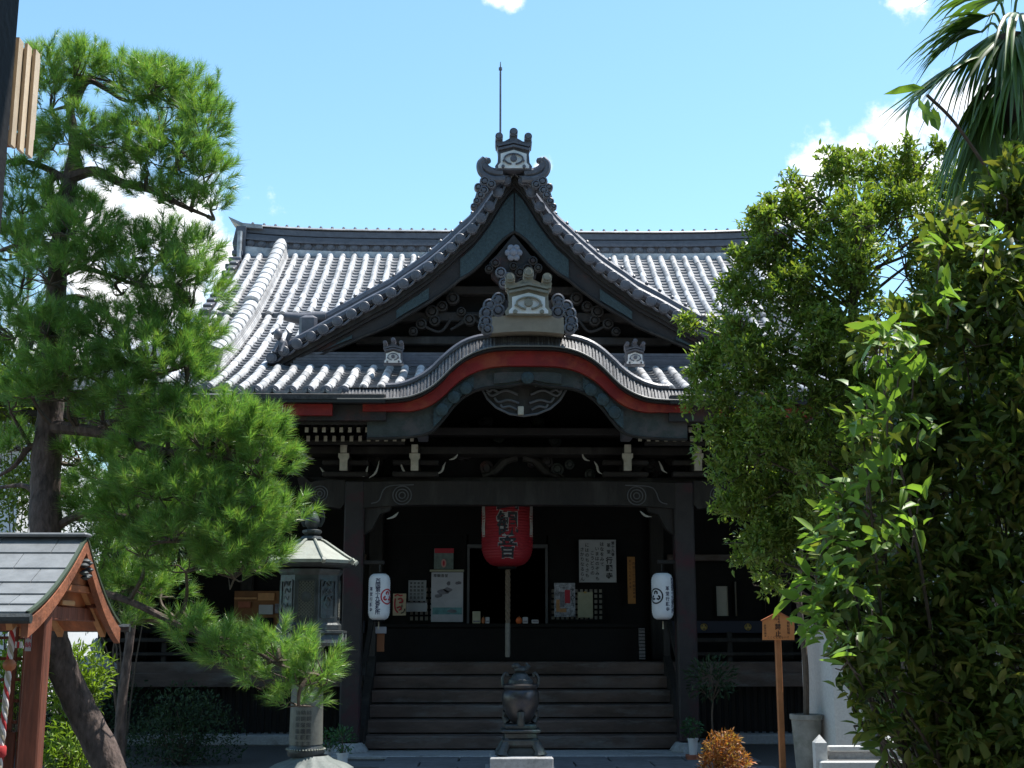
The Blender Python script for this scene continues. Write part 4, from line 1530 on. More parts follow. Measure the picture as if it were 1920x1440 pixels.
lattice(1032, 1103, 1131, 1163, WY - 0.01, 11, 6, M['shoji'], 0.03)
lattice(768, 1100, 832, 1165, WY - 0.01, 7, 6, M['shoji'], 0.03)
lattice(1341, 1098, 1367, 1156, WY - 0.03, 1, 1, M['shoji'], 0.02)
lattice(1376, 1090, 1383, 1156, WY - 0.03, 1, 1, M['shoji'], 0.012)
lattice(1433, 1120, 1437, 1150, WY - 0.03, 1, 1, M['shoji'], 0.012)
# right and left bays: lintel, black band with gold crests, verandah rail, slats under the floor
for s in (-1, 1):
    z = P(1340, 1046, WY - 0.15).z
    MB().box(min(s * 2.35, s * 5.85), max(s * 2.35, s * 5.85), WY - 0.2, WY - 0.13, z - 0.05, z + 0.05, 0.008).build('bay_lintel', M['step'], temple)
    z0, z1 = P(1340, 1187, WY - 0.1).z, P(1340, 1164, WY - 0.1).z
    bb = MB().box(min(s * 2.35, s * 5.85), max(s * 2.35, s * 5.85), WY - 0.14, WY - 0.105, z0, z1, 0.005).build('crest_band', mat('blue_black_cloth', (0.018, 0.020, 0.045), 0.5), temple)
    for px in (1317, 1399, 1480):
        x = P(px, 1175, WY).x * (1 if s > 0 else -1)
        mb = MB().ring((x, WY - 0.145, (z0 + z1) / 2), 0.048, 0.008, 16, 5)
        for k in range(3):
            a = math.pi / 2 + k * 2.094
            mb.lathe([(0.018, 0.008), (0.02, 0)], (x + 0.022 * math.cos(a), WY - 0.141, (z0 + z1) / 2 + 0.022 * math.sin(a)), 8, 'y')
        mb.build('gold_crest', M['gold'], bb, smooth=True)
    for (py, w) in ((1200, 0.06), (1226, 0.05), (1252, 0.05)):
        z = P(1400, py, 18.7).z
        MB().box(min(s * 2.3, s * 5.9), max(s * 2.3, s * 5.9), 18.66, 18.72, z - w / 2, z + w / 2, 0.008).build('verandah_rail', M['wood'], temple)
    for k in range(6):
        x = s * (2.35 + k * 0.68)
        MB().box(x - 0.035, x + 0.035, 18.725, 18.79, FLZ, FLZ + 0.42, 0.006).build('rail_post', M['wood'], temple)
    z = P(1400, 1275, 18.5).z
    MB().box(min(s * 2.2, s * 5.9), max(s * 2.2, s * 5.9), 18.40, 18.449, z - 0.09, z + 0.10, 0.008).build('verandah_edge', M['step'], temple)
    for k in range(34):
        x = s * (2.35 + k * 0.105)
        MB().box(x - 0.022, x + 0.022, 18.6, 18.63, 0.14, FLZ - 0.161).build('underfloor_slat', M['blackwood'], temple)
    MB().box(min(s * 2.76, s * 5.9), max(s * 2.76, s * 5.9), 18.3, 19.0, 0.0, 0.14, 0.015).build('foundation_stone', M['stone'], temple)
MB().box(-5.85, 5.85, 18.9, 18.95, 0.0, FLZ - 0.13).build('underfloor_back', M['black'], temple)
# lightning rod
rod = MB()
p0, p1 = P(938, 330, 19.0), P(938, 116, 19.0)
p1 = Vector((p0.x, 19.0, p1.z))
rod.tube([(p0.x, 19, 7.6), (p0.x, 19, p0.z + 0.9 * (p1.z - p0.z)), p1], [0.02, 0.016, 0.006], 8)
rod.tube([(p0.x, 19, p1.z - 0.14), (p0.x, 19, p1.z - 0.1)], 0.03, 8)
tag(rod.build('lightning_rod', M['tiledark'], temple, smooth=True), 'thin grey lightning rod')

# ------------------------------------------------------------------ lanterns and hall fittings
def lerp_prof(prof, z):
    for (r0, z0), (r1, z1) in zip(prof, prof[1:]):
        if z0 <= z <= z1:
            return r0 + (r1 - r0) * (z - z0) / (z1 - z0 + 1e-9)
    return prof[0][0] if z < prof[0][1] else prof[-1][0]


def paper_lantern(cx, cy, Y, wpx, hpx, label, texts, crest_ang, crest_mat, side):
    s_ = 1 / ppm(Y, 2)
    c = P(cx, cy, Y)
    r, h = wpx / 2 * s_, hpx / 2 * s_
    t = thing('paper_lantern', (c.x, Y, c.z - h), label, 'lantern', 'white paper lanterns on the porch pillars')
    prof = []
    for i in range(41):
        z = -h + 2 * h * i / 40
        e = max(0, (abs(z) - h * 0.62) / (h * 0.38))
        rr = r * (0.55 + 0.45 * math.sqrt(max(0, 1 - e * e)))
        prof.append((rr - (0.0035 if i % 2 else 0), z))
    MB().lathe(prof, c, 40).build('paper_shade', M['lanternpaper'], t, smooth=True)
    for z0 in (h - 0.002, -h - 0.02):
        MB().lathe([(r * 0.5, 0), (r * 0.56, 0.004), (r * 0.56, 0.018), (r * 0.5, 0.022)], (c.x, Y, c.z + z0), 24).build('rim', M['blackwood'], t, smooth=True)
    MB().tube([(c.x, Y, c.z + h), (c.x, Y, c.z + h + 0.12)], 0.008, 6).build('hanger', M['black'], t)
    MB().box(min(c.x - side * 0.06, c.x + side * 0.3), max(c.x - side * 0.06, c.x + side * 0.3), Y - 0.03, Y + 0.03, c.z + h + 0.12, c.z + h + 0.17, 0.005).build('bracket_arm', M['wood'], t)
    MB().tube([(c.x, Y, c.z - h - 0.02), (c.x, Y, c.z - h - 0.12)], [0.006, 0.012], 6).build('tassel', M['ropepale'], t)

    def warp_at(a0):
        def w(x, z):
            rr = lerp_prof(prof, z) + 0.003
            a = a0 + x / r
            return (c.x + rr * math.sin(a), Y - rr * math.cos(a), c.z + z)
        return w
    for (txt, ang, size, top, mm, pitch) in texts:
        mb = MB()
        column_text(mb, txt, 0, top * h, size, 0, pitch=pitch, bold=0.02, warp=warp_at(R(ang)))
        mb.build('lettering', mm, t, fix=False)
    # ringed crest painted on the side
    w = warp_at(R(crest_ang))
    rg = MB()
    R0 = r * 0.72
    vs, fs = [], []
    for i in range(28):
        a = 2 * math.pi * i / 28
        vs += [w(R0 * math.cos(a), R0 * math.sin(a)), w(R0 * 0.82 * math.cos(a), R0 * 0.82 * math.sin(a))]
    for i in range(28):
        j = (i + 1) % 28
        fs.append((2 * i, 2 * j, 2 * j + 1, 2 * i + 1))
    rg.add(vs, fs)
    for k in range(3):
        a = math.pi / 2 + k * 2.094
        o = (R0 * 0.40 * math.cos(a), R0 * 0.40 * math.sin(a))
        for q in range(5):
            b = a + (q - 2) * 0.9
            oo = (o[0] + R0 * 0.20 * math.cos(b), o[1] + R0 * 0.20 * math.sin(b))
            rg.add([w(oo[0] + R0 * 0.13 * math.cos(e * math.pi / 4), oo[1] + R0 * 0.13 * math.sin(e * math.pi / 4)) for e in range(8)], [tuple(range(8))])
    rg.build('painted_crest', crest_mat, t, fix=False)
    return t


paper_lantern(711, 1119, 16.75, 41, 85, 'white paper lantern with red ringed crest hanging by the left porch pillar',
              [('西国第十九番札所', -3, 0.068, 0.80, M['bluink'], 0.0565), ('革堂行願寺', -42, 0.052, 0.42, M['bluink'], 0.066)], 52, M['redink'], -1)
paper_lantern(1242, 1118, 16.75, 41, 86, 'white paper lantern with black ringed crest hanging by the right porch pillar',
              [('西国第十九番札所', 56, 0.062, 0.80, M['bluink'], 0.0565), ('革堂行願寺', 20, 0.056, 0.42, M['bluink'], 0.066)], -44, M['ink'], 1)

# great red lantern
LY = 17.45
c = P(951, 985, LY)
s_ = 1 / ppm(LY, 3)
r, h = 48.5 * s_, 77 * s_
t = thing('red_lantern', (c.x, LY, c.z - h), 'large red paper lantern with black lettering hanging under the porch beam', 'lantern')
prof = []
for i in range(61):
    z = -h + 2 * h * i / 60
    e = max(0, (abs(z) - h * 0.45) / (h * 0.55))
    rr = r * (0.35 + 0.65 * math.sqrt(max(0, 1 - e ** 2.3)))
    prof.append((rr - (0.008 if i % 2 else 0), z))
MB().lathe(prof, c, 48).build('paper_shade', M['redpaper'], t, smooth=True)
MB().lathe([(r * 0.34, 0), (r * 0.37, 0.005), (r * 0.37, 0.05), (r * 0.34, 0.055)], (c.x, LY, c.z - h - 0.03), 24).build('rim', M['blackwood'], t, smooth=True)
MB().lathe([(r * 0.5, 0), (r * 0.52, 0.01), (r * 0.52, 0.09), (r * 0.5, 0.1)], (c.x, LY, c.z + h - 0.03), 24).build('rim', M['blackwood'], t, smooth=True)
MB().tube([(c.x, LY, c.z + h), (c.x, LY, 4.5)], 0.02, 6).build('hanger', M['black'], t)


def rwarp(x, z, off=0.006):
    rr = lerp_prof(prof, z) + off
    a = x / r
    return (c.x + rr * math.sin(a), LY - rr * math.cos(a), c.z + z)


for bold, off, mm in ((0.055, 0.006, mat('grey_outline', (0.30, 0.28, 0.27), 0.7)), (0.02, 0.010, M['ink'])):
    mb = MB()
    for k, ch in enumerate('聖観音'):
        v, f = glyph(ch, bold)
        zc = P(951, (938, 985, 1028)[k], LY).z - c.z
        sz = (0.34, 0.34, 0.30)[k]
        mb.add([rwarp(a * sz * 0.88 + 0.0, zc + b * sz, off) for a, b in v], f)
    mb.build('lettering', mm, t, fix=False)
for sgn in (-1, 1):
    mb = MB()
    lo = [rwarp(sgn * r * 1.02, P(951, py, LY).z - c.z) for py in range(930, 1012, 6)]
    hi = [rwarp(sgn * r * (1.30 - 0.0 * k), P(951, py, LY).z - c.z) for k, py in enumerate(range(930, 1012, 6))]
    vs, fs = [], []
    for a, b in zip(lo, hi):
        vs += [a, b]
    for i in range(len(lo) - 1):
        fs.append((2 * i, 2 * i + 1, 2 * i + 3, 2 * i + 2))
    mb.add(vs, fs).build('side_stripe', mat('cream_stripe', (0.42, 0.38, 0.34), 0.7), t, fix=False)

# gong rope
c = P(952, 1150, 17.75)
t = thing('gong_rope', (c.x, 17.75, P(952, 1235, 17.75).z), 'long pale gong rope hanging below the red lantern', 'rope')
zt_, zm, zl = P(952, 1060, 17.75).z, P(952, 1168, 17.75).z, P(952, 1232, 17.75).z
mb = MB()
for k in range(3):
    mb.tube([(c.x + 0.018 * math.cos(i * 0.55 + k * 2.094), 17.75 + 0.018 * math.sin(i * 0.55 + k * 2.094), zt_ + 0.5 + (zm - zt_ - 0.5) * i / 70) for i in range(71)], 0.020, 6)
mb.build('rope_strand', mat('dull_brown_rope', (0.17, 0.125, 0.085), 0.9, var=0.2, scale=30), t, smooth=True)
MB().lathe([(0.03, 0), (0.034, 0.02), (0.034, zm - zl - 0.02), (0.03, zm - zl)], (c.x, 17.75, zl), 14).build('rope_handle', mat('grey_brown_cloth', (0.20, 0.18, 0.15), 0.9, var=0.2, scale=20), t, smooth=True)

# offering box across the front
xa_, xb_ = P(700, 1168, 18.9).x, P(1196, 1168, 18.9).x
t = thing('offering_box', ((xa_ + xb_) / 2, 19.1, FLZ), 'long black offering box standing across the hall doorway', 'offering box')
ztop = P(950, 1169, 18.85).z
MB().box(xa_, xb_, 18.86, 19.4, FLZ, ztop - 0.06, 0.01).build('box_body', M['blackwood'], t)
MB().box(xa_ - 0.03, xb_ + 0.03, 18.82, 18.9, ztop - 0.058, ztop, 0.006).build('box_rim', M['blackwood'], t)
MB().box(xa_ - 0.03, xb_ + 0.03, 19.36, 19.43, ztop - 0.058, ztop, 0.006).build('box_rim', M['blackwood'], t)
for i in range(36):
    x = xa_ + (xb_ - xa_) * (i + 0.5) / 36
    MB().box(x - 0.02, x + 0.02, 18.901, 19.359, ztop - 0.05, ztop - 0.02).build('box_slat', M['blackwood'], t)
# small things standing on it
IY = 18.86


def on_box(name, label, cat, px0, py0, px1, mm, d=0.05, kind='box', **kw):
    a, b = P(px0, py0, IY), P(px1, py0, IY)
    t = thing(name, ((a.x + b.x) / 2, IY, ztop), label, cat)
    if kind == 'box':
        MB().box(a.x, b.x, IY - d / 2, IY + d / 2, ztop + 0.001, a.z, 0.006).build('body', mm, t)
        MB().box(a.x + 0.01, b.x - 0.01, IY - d / 2 - 0.003, IY - d / 2 + 0.001, ztop + 0.02, ztop + 0.04).build('printed_band', M['greyprint'], t)
    else:
        r = (b.x - a.x) / 2
        MB().lathe([(r * 0.6, 0.001), (r * 0.95, (a.z - ztop) * 0.25), (r, (a.z - ztop) * 0.55), (r * 0.7, (a.z - ztop) * 0.9), (r * 0.3, a.z - ztop)], ((a.x + b.x) / 2, IY, ztop), 18).build('body', mm, t, smooth=True)
        MB().tube([((a.x + b.x) / 2, IY, a.z - 0.005), ((a.x + b.x) / 2 + 0.01, IY, a.z + 0.02)], 0.006, 6).build('stalk', M['twig'], t)
    return t


on_box('card_stand', 'small yellowed card standing left of the gong rope', 'card', 886, 1146, 901, M['oldpaper'], 0.02)
on_box('offering_cup', 'small orange cup between the yellowed card and a white card', 'cup', 903, 1157, 909, M['cedar'], kind='round')
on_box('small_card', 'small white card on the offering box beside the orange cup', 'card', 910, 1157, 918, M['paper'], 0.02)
on_box('orange_fruit', 'round orange fruit on the offering box right of the gong rope', 'fruit', 967, 1157, 979, mat('orange_peel', (0.62, 0.12, 0.02), 0.5, var=0.1, bump=0.2), kind='round')
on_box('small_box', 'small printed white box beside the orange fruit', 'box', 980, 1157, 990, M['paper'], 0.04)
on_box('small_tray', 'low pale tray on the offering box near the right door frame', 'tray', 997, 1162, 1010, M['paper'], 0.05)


# notices and papers on the wall
def panel(name, label, cat, px0, py0, px1, py1, mm, Y=WY - 0.06, thick=0.012, frame=None):
    a, b = P(px0, py0, Y), P(px1, py1, Y)
    t = thing(name, ((a.x + b.x) / 2, Y, b.z), label, cat)
    MB().box(a.x, b.x, Y, Y + thick, b.z, a.z, 0.002).build('sheet', mm, t)
    if frame:
        w = 0.012
        for bx in ((a.x - w, a.x, b.z - w, a.z + w), (b.x, b.x + w, b.z - w, a.z + w), (a.x, b.x, a.z, a.z + w), (a.x, b.x, b.z - w, b.z)):
            MB().box(bx[0], bx[1], Y - 0.008, Y + thick + 0.004, bx[2], bx[3]).build('frame_strip', frame, t)
    return t, a, b, Y - 0.004


def px2(a, b, Y, px, py):
    q = P(px, py, Y)
    return q.x, q.z


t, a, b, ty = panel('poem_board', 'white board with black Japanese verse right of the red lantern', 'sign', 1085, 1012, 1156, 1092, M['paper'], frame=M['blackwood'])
s_ = 1 / ppm(WY, 2.3)
mb = MB()
for txt, px, py, size, pitch, bold in (('第十九番', 1149, 1015, 6.6, 7.0, 0.02), ('革堂', 1141, 1018.5, 7.6, 12.0, 0.02), ('行願寺', 1142, 1044, 13.0, 14.6, 0.03), ('はなをみて', 1128.5, 1016, 8.2, 9.5, 0.02), ('いまはのぞみも', 1119.5, 1025, 8.0, 9.2, 0.02),
                                       ('こうどうの', 1110.5, 1033, 8.0, 9.3, 0.02), ('にはのちぐさも', 1100.5, 1018, 8.0, 9.4, 0.02), ('さかりなるらん', 1091.5, 1026, 8.0, 9.2, 0.02)):
    x, z = px2(a, b, ty, px, py)
    column_text(mb, txt, x, z, size * s_, ty, pitch=pitch * s_, bold=bold)
mb.build('lettering', M['ink'], t, fix=False)
t, a, b, ty = panel('wooden_plaque', 'narrow orange wooden plaque right of the verse board', 'sign', 1176, 1044, 1192, 1132, mat('amber_plaque', (0.40, 0.17, 0.035), 0.6, var=0.2, scale=9), Y=WY - 0.16)
mb = MB()
x, z = px2(a, b, ty, 1188, 1054)
column_text(mb, '西国三十三所観音霊場', x, z, 5.6 * s_, ty, pitch=6.8 * s_)
x, z = px2(a, b, ty, 1181, 1050)
column_text(mb, '第十九番札所革堂', x, z, 4.4 * s_, ty, pitch=6.8 * s_)
mb.build('lettering', mat('brown_ink', (0.10, 0.035, 0.012), 0.6), t, fix=False)
t, a, b, ty = panel('picture_poster', 'tall pale ink landscape poster left of the doorway', 'poster', 809, 1073, 868, 1166, mat('pale_mauve_paper', (0.52, 0.51, 0.55), 0.8, var=0.1, scale=6))
mb = MB()
q0, q1 = P(811, 1139, ty), P(866, 1152, ty)
MB().box(q0.x, q1.x, ty, ty + 0.006, q1.z, q0.z).build('teal_water', M['teapaper'], t)
for (qx, qy, rx, ry) in ((830, 1110, 12, 6), (840, 1106, 9, 5), (822, 1117, 8, 4), (859, 1093, 7, 4), (841, 1094, 4, 5), (847, 1146, 9, 4)):
    cc = P(qx, qy, ty)
    mb.add([(cc.x + rx * s_ * math.cos(k * 0.6283) * random.uniform(0.7, 1.1), ty - 0.002, cc.z + ry * s_ * math.sin(k * 0.6283) * random.uniform(0.6, 1.1)) for k in range(10)], [tuple(range(10))])
tag(mb.build('ink_hills', M['greyprint'], t, fix=False), kind='stuff')
q0, q1 = P(806, 1068, ty), P(870, 1072, ty)
MB().box(q0.x, q1.x, ty - 0.02, ty + 0.02, q1.z, q0.z, 0.004).build('hanging_rod', M['oldpaper'], t)
mb = MB()
for k in range(4):
    cc = P(816 + 7 * k, 1079, ty)
    column_text(mb, '草観音堂'[k], cc.x, cc.z + 3 * s_, 6.5 * s_, ty - 0.002)
mb.build('lettering', M['ink'], t, fix=False)
t, a, b, ty = panel('figure_poster', 'small dark green poster with red top strip above the ink landscape', 'poster', 814, 1029, 850, 1067, mat('grey_green_print', (0.17, 0.21, 0.19), 0.8, var=0.3, scale=14), Y=WY - 0.05)
q0, q1 = P(815, 1028, ty), P(851, 1037, ty)
MB().box(q0.x, q1.x, ty, ty + 0.004, q1.z, q0.z).build('red_strip', M['redink'], t)
mb = MB()
cc = P(832, 1056, ty)
mb.add([(cc.x + 5 * s_ * math.cos(k * 0.5236), ty - 0.002, cc.z + 8 * s_ * math.sin(k * 0.5236)) for k in range(12)], [tuple(range(12))])
mb.build('oval_print', mat('pink_print', (0.55, 0.28, 0.25), 0.7), t, fix=False)
mb = MB()
mb.add([(cc.x + 2 * s_ * math.cos(k * 0.5236), ty - 0.004, cc.z + 5 * s_ * math.sin(k * 0.5236)) for k in range(12)], [tuple(range(12))])
mb.build('oval_figure', M['redink'], t, fix=False)
t, a, b, ty = panel('red_notice', 'small cream notice with red brush marks beside the left lantern', 'notice', 737, 1113, 761, 1154, mat('cream_notice', (0.55, 0.44, 0.30), 0.8, var=0.1), Y=WY - 0.3)
mb = MB()
for q in (((740, 1118), (745, 1115), (750, 1117), (755, 1116)), ((741, 1122), (740, 1132), (741, 1142), (746, 1149)), ((744, 1140), (750, 1138), (752, 1142), (748, 1144)), ((746, 1124), (752, 1122), (755, 1128), (748, 1130))):
    mb.tube(catmull([P(u, v, ty) for u, v in q], 10), 0.012, 5)
mb.build('red_brush_marks', M['redink'], t, smooth=True)
mb = MB()
mb.tube(catmull([P(u, v, ty) for u, v in ((752, 1150), (757, 1147), (759, 1141))], 8), 0.008, 5)
x, z = px2(a, b, ty, 754, 1123)
column_text(mb, 'はしめ', x, z, 5 * s_, ty - 0.002)
mb.build('black_marks', M['ink'], t, fix=False)
t, a, b, ty = panel('grey_scroll', 'greyish hanging scroll of writing left of the ink landscape poster', 'scroll', 766, 1088, 799, 1127, mat('grey_paper', (0.30, 0.31, 0.32), 0.8, var=0.15), Y=WY - 0.09)
mb = MB()
for k in range(4):
    x, z = px2(a, b, ty, 771 + 7 * k, 1091)
    column_text(mb, '南無観世音', x, z, 5 * s_, ty, pitch=6.6 * s_)
mb.build('lettering', M['ink'], t, fix=False)
t, a, b, ty = panel('white_placard', 'blank white placard under the greyish hanging scroll', 'placard', 762, 1131, 801, 1147, mat('dim_white_card', (0.50, 0.50, 0.53), 0.8), Y=WY - 0.09)
MB().box(a.x, b.x, ty - 0.004, ty + 0.004, a.z, a.z + 0.02).build('top_strip', M['greyprint'], t)
t, a, b, ty = panel('print_poster', 'busy printed poster with red and orange patches right of the doorway', 'poster', 1039, 1093, 1079, 1157, mat('mottled_print', (0.36, 0.36, 0.40), 0.8, var=0.75, scale=28), Y=WY - 0.07)
for nm, (u0, v0, u1, v1), mm in (('red_patch', (1059, 1106, 1069, 1131), M['redink']), ('grey_patch', (1050, 1110, 1058.5, 1138), M['greyprint']), ('orange_patch', (1043, 1124, 1049.5, 1147), M['cedarpale']), ('orange_patch', (1049.7, 1141, 1062, 1148), M['cedarpale'])):
    q0, q1 = P(u0, v0, ty), P(u1, v1, ty)
    MB().box(q0.x, q1.x, ty, ty + 0.003, q1.z, q0.z).build(nm, mm, t)
mb = MB()
x, z = px2(a, b, ty, 1073, 1104)
column_text(mb, 'アメリカ', x, z, 8 * s_, ty, pitch=8 * s_)
mb.build('lettering', M['ink'], t, fix=False)
t, a, b, ty = panel('yellow_sheet', 'plain yellowed sheet on the lattice right of the busy poster', 'notice', 1083, 1110, 1112, 1158, M['oldpaper'], Y=WY - 0.075)
MB().box((a.x + b.x) / 2 - 0.02, (a.x + b.x) / 2 + 0.02, ty - 0.004, ty + 0.002, a.z - 0.02, a.z + 0.01).build('pin', M['gold'], t)
t, a, b, ty = panel('bamboo_blind', 'narrow rolled woven blind leaning by the right stair post', 'blind', 1198, 1178, 1210, 1236, mat('woven_grey', (0.17, 0.16, 0.16), 0.9, var=0.6, scale=60), Y=18.6, thick=0.06)
for k in range(9):
    z = b.z + (a.z - b.z) * (k + 0.5) / 9
    MB().box(a.x - 0.004, b.x + 0.004, ty - 0.003, ty + 0.004, z - 0.006, z + 0.006).build('cord_row', M['blackwood'], t)
t, a, b, ty = panel('donation_holder', 'white capped orange holder fixed inside the left pillar', 'holder', 707, 1187, 720, 1222, mat('dim_orange', (0.20, 0.07, 0.025), 0.7), Y=16.98, thick=0.06)
q0, q1 = P(704, 1175, ty), P(724, 1188, ty)
MB().box(q0.x, q1.x, ty - 0.02, ty + 0.07, q1.z, q0.z, 0.006).build('white_cap', mat('grey_white', (0.34, 0.34, 0.38), 0.7), t)

# reception window in the left wing; orange light put into its colours
t, a, b, ty = panel('amulet_counter', 'amulet counter coloured as if lit orange, glimpsed left of the bronze lantern', 'counter', 440, 1108, 535, 1200, mat('counter_light_tint', (0.22, 0.09, 0.03), 0.7, var=0.2), Y=WY - 0.25, thick=0.1)
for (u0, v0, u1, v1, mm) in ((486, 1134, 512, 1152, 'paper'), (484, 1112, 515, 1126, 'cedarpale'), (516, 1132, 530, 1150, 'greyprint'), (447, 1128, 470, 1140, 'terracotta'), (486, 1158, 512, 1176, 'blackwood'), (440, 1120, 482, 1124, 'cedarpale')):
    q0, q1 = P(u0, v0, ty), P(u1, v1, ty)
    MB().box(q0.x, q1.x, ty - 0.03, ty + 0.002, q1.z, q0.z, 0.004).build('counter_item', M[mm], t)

# ------------------------------------------------------------------ incense burner
BY = 14.75
c = P(976, 1420, BY)
s_ = 1 / ppm(BY, 0.6)
zb = P(976, 1421, BY - 0.4).z
pl = thing('stone_plinth', (c.x, BY, 0), 'low square stone block under the bronze incense burner', 'plinth')
MB().box(P(919, 1425, BY - 0.4).x, P(1038, 1425, BY - 0.4).x, BY - 0.4, BY + 0.4, 0.0, zb, 0.012).build('block', M['stone'], pl)
MB().box(P(910, 1425, BY - 0.4).x, P(1046, 1425, BY - 0.4).x, BY - 0.46, BY + 0.46, 0.0, 0.05, 0.01).build('footing', M['stone'], pl)
t = thing('incense_burner', (c.x, BY, zb), 'dark bronze incense burner with lid and three-tier stand before the stairs', 'incense burner')
H = lambda py: P(976, py, BY).z
W_ = lambda w: w * s_
stand = MB()
stand.lathe([(W_(46), H(1416)), (W_(44), H(1405)), (W_(36), H(1398)), (W_(40), H(1390)), (W_(30), H(1384))], (c.x, BY, 0), 4, a0=math.pi / 4)
for k in range(4):
    a = math.pi / 4 + k * math.pi / 2
    stand.tube([(c.x + W_(50) * math.cos(a), BY + W_(50) * math.sin(a), zb + 0.005), (c.x + W_(48) * math.cos(a), BY + W_(48) * math.sin(a), H(1405)), (c.x + W_(34) * math.cos(a), BY + W_(34) * math.sin(a), H(1386))], [0.08, 0.055, 0.05], 8)
stand.build('stand_feet', M['bronze'], t, smooth=True)
for (y0, y1, w0) in ((1396, 1384, 34), (1383.8, 1372, 30), (1371.8, 1366, 37), (1365.8, 1357, 30)):
    MB().box(c.x - W_(w0), c.x + W_(w0), BY - W_(w0), BY + W_(w0), H(y0), H(y1), 0.012).build('stand_tier', M['bronze'], t)
bowl = MB()
bowl.lathe([(W_(14), H(1357)), (W_(20), H(1350)), (W_(27), H(1340)), (W_(34), H(1322)), (W_(36), H(1308)), (W_(34), H(1297)), (W_(30), H(1292)), (W_(34), H(1288)), (W_(34), H(1284)), (W_(26), H(1281))], (c.x, BY, 0), 32)
bowl.build('bowl', mat('polished_bronze', (0.075, 0.07, 0.068), 0.36, var=0.3, scale=8, metal=0.6, patch=((0.05, 0.052, 0.065), 5, 0.5, 0.65)), t, smooth=True)
for k in range(3):
    a = -math.pi / 2 + k * 2.094
    MB().tube([(c.x + W_(30) * math.cos(a), BY + W_(30) * math.sin(a), H(1336)), (c.x + W_(34) * math.cos(a), BY + W_(34) * math.sin(a), H(1345)), (c.x + W_(27) * math.cos(a), BY + W_(27) * math.sin(a), H(1355))], [0.05, 0.035, 0.045], 8).build('bowl_foot', M['bronze'], t, smooth=True)
MB().lathe([(W_(24), H(1281)), (W_(23), H(1275)), (W_(20), H(1273)), (W_(14), H(1265)), (W_(8), H(1260))], (c.x, BY, 0), 24).build('lid', M['bronze'], t, smooth=True)
for sgn in (-1, 1):
    MB().tube(catmull([(c.x + sgn * W_(32), BY, H(1287)), (c.x + sgn * W_(34), BY, H(1272)), (c.x + sgn * W_(27), BY, H(1262)), (c.x + sgn * W_(24), BY, H(1268))], 12), 0.018, 6).build('handle', M['bronze'], t, smooth=True)
lion = MB()
lion.lathe([(0.03, H(1262)), (0.075, H(1257)), (0.07, H(1252)), (0.03, H(1249))], (c.x, BY, 0), 12)
lion.lathe([(0.02, H(1254)), (0.05, H(1251)), (0.05, H(1247)), (0.02, H(1243))], (c.x - 0.05, BY - 0.02, 0), 10)
lion.tube([(c.x + 0.05, BY, H(1256)), (c.x + 0.09, BY, H(1249)), (c.x + 0.06, BY, H(1243))], [0.03, 0.03, 0.01], 6)
lion.build('lid_lion', M['bronze'], t, smooth=True)

# ------------------------------------------------------------------ bronze lantern on the left
TY = 13.6
c = P(590, 1200, TY)
s_ = 1 / ppm(TY, 1.6)
H = lambda py: P(590, py, TY).z
t = thing('bronze_lantern', (c.x, TY, 0), 'tall octagonal bronze lantern with pale curved roof at left of the stairs', 'lantern')
cx = c.x
A8 = math.pi / 8
MB().lathe([(W_(0) + 95 * s_, 0.0), (95 * s_, 0.06), (85 * s_, 0.09)], (cx, TY, 0), 8, a0=A8).build('stone_base', M['stone'], t)
lot = MB()
n_ = 32
vs, fs = [], []
prof_ = [(75, 0.09, 1), (74, H(1440), 1), (62, H(1432), 1), (40, H(1424), 0.5), (30, H(1416), 0)]
for (r, z, k) in prof_:
    for i in range(n_ * 2):
        a = math.pi * i / n_
        rr = r * s_ * (1 + 0.05 * k * (1 if i % 4 in (1, 2) else -1))
        vs.append((cx + rr * math.cos(a), TY + rr * math.sin(a), z))
for j in range(len(prof_) - 1):
    for i in range(n_ * 2):
        b = (i + 1) % (n_ * 2)
        fs.append((j * n_ * 2 + i, j * n_ * 2 + b, (j + 1) * n_ * 2 + b, (j + 1) * n_ * 2 + i))
lot.add(vs, fs).build('lotus_base', mat('lotus_bronze', (0.13, 0.15, 0.14), 0.6, var=0.3, scale=6, bump=0.2), t, smooth=True)
MB().lathe([(31 * s_, H(1418)), (34 * s_, H(1412)), (34 * s_, H(1404)), (31 * s_, H(1400)), (30 * s_, H(1395))], (cx - 0.06, TY, 0), 28).build('shaft_collar', M['bronze'], t, smooth=True)
mb = MB()
for k in range(40):
    a = 2 * math.pi * k / 40
    q = (cx - 0.06 + 35 * s_ * math.cos(a), TY + 35 * s_ * math.sin(a), H(1404))
    mb.lathe([(0.004, -0.008), (0.010, 0), (0.004, 0.008)], q, 6)
tag(mb.build('collar_beads', M['bronzepale'], t), kind='stuff')
SX = cx - 0.06
shm = mat('shaft_bronze', (0.15, 0.152, 0.13), 0.55, var=0.25, scale=6, metal=0.15, bump=0.15)
MB().lathe([(31 * s_, H(1395)), (29.5 * s_, H(1300)), (28 * s_, H(1225)), (30 * s_, H(1222)), (28 * s_, H(1215)), (33 * s_, H(1210))], (SX, TY, 0), 28).build('shaft', shm, t, smooth=True)
mb = MB()
for dx in (-12, -2, 8):
    def sw(x, z):
        a = x / (29.5 * s_)
        rr = 30.5 * s_ + 0.004
        return (SX + rr * math.sin(a), TY - rr * math.cos(a), z)
    column_text(mb, '奉納銅燈籠願主', dx * s_, H(1318), 9 * s_, 0, pitch=11 * s_, warp=sw)
mb.build('engraved_text', M['bronze'], t, fix=False)
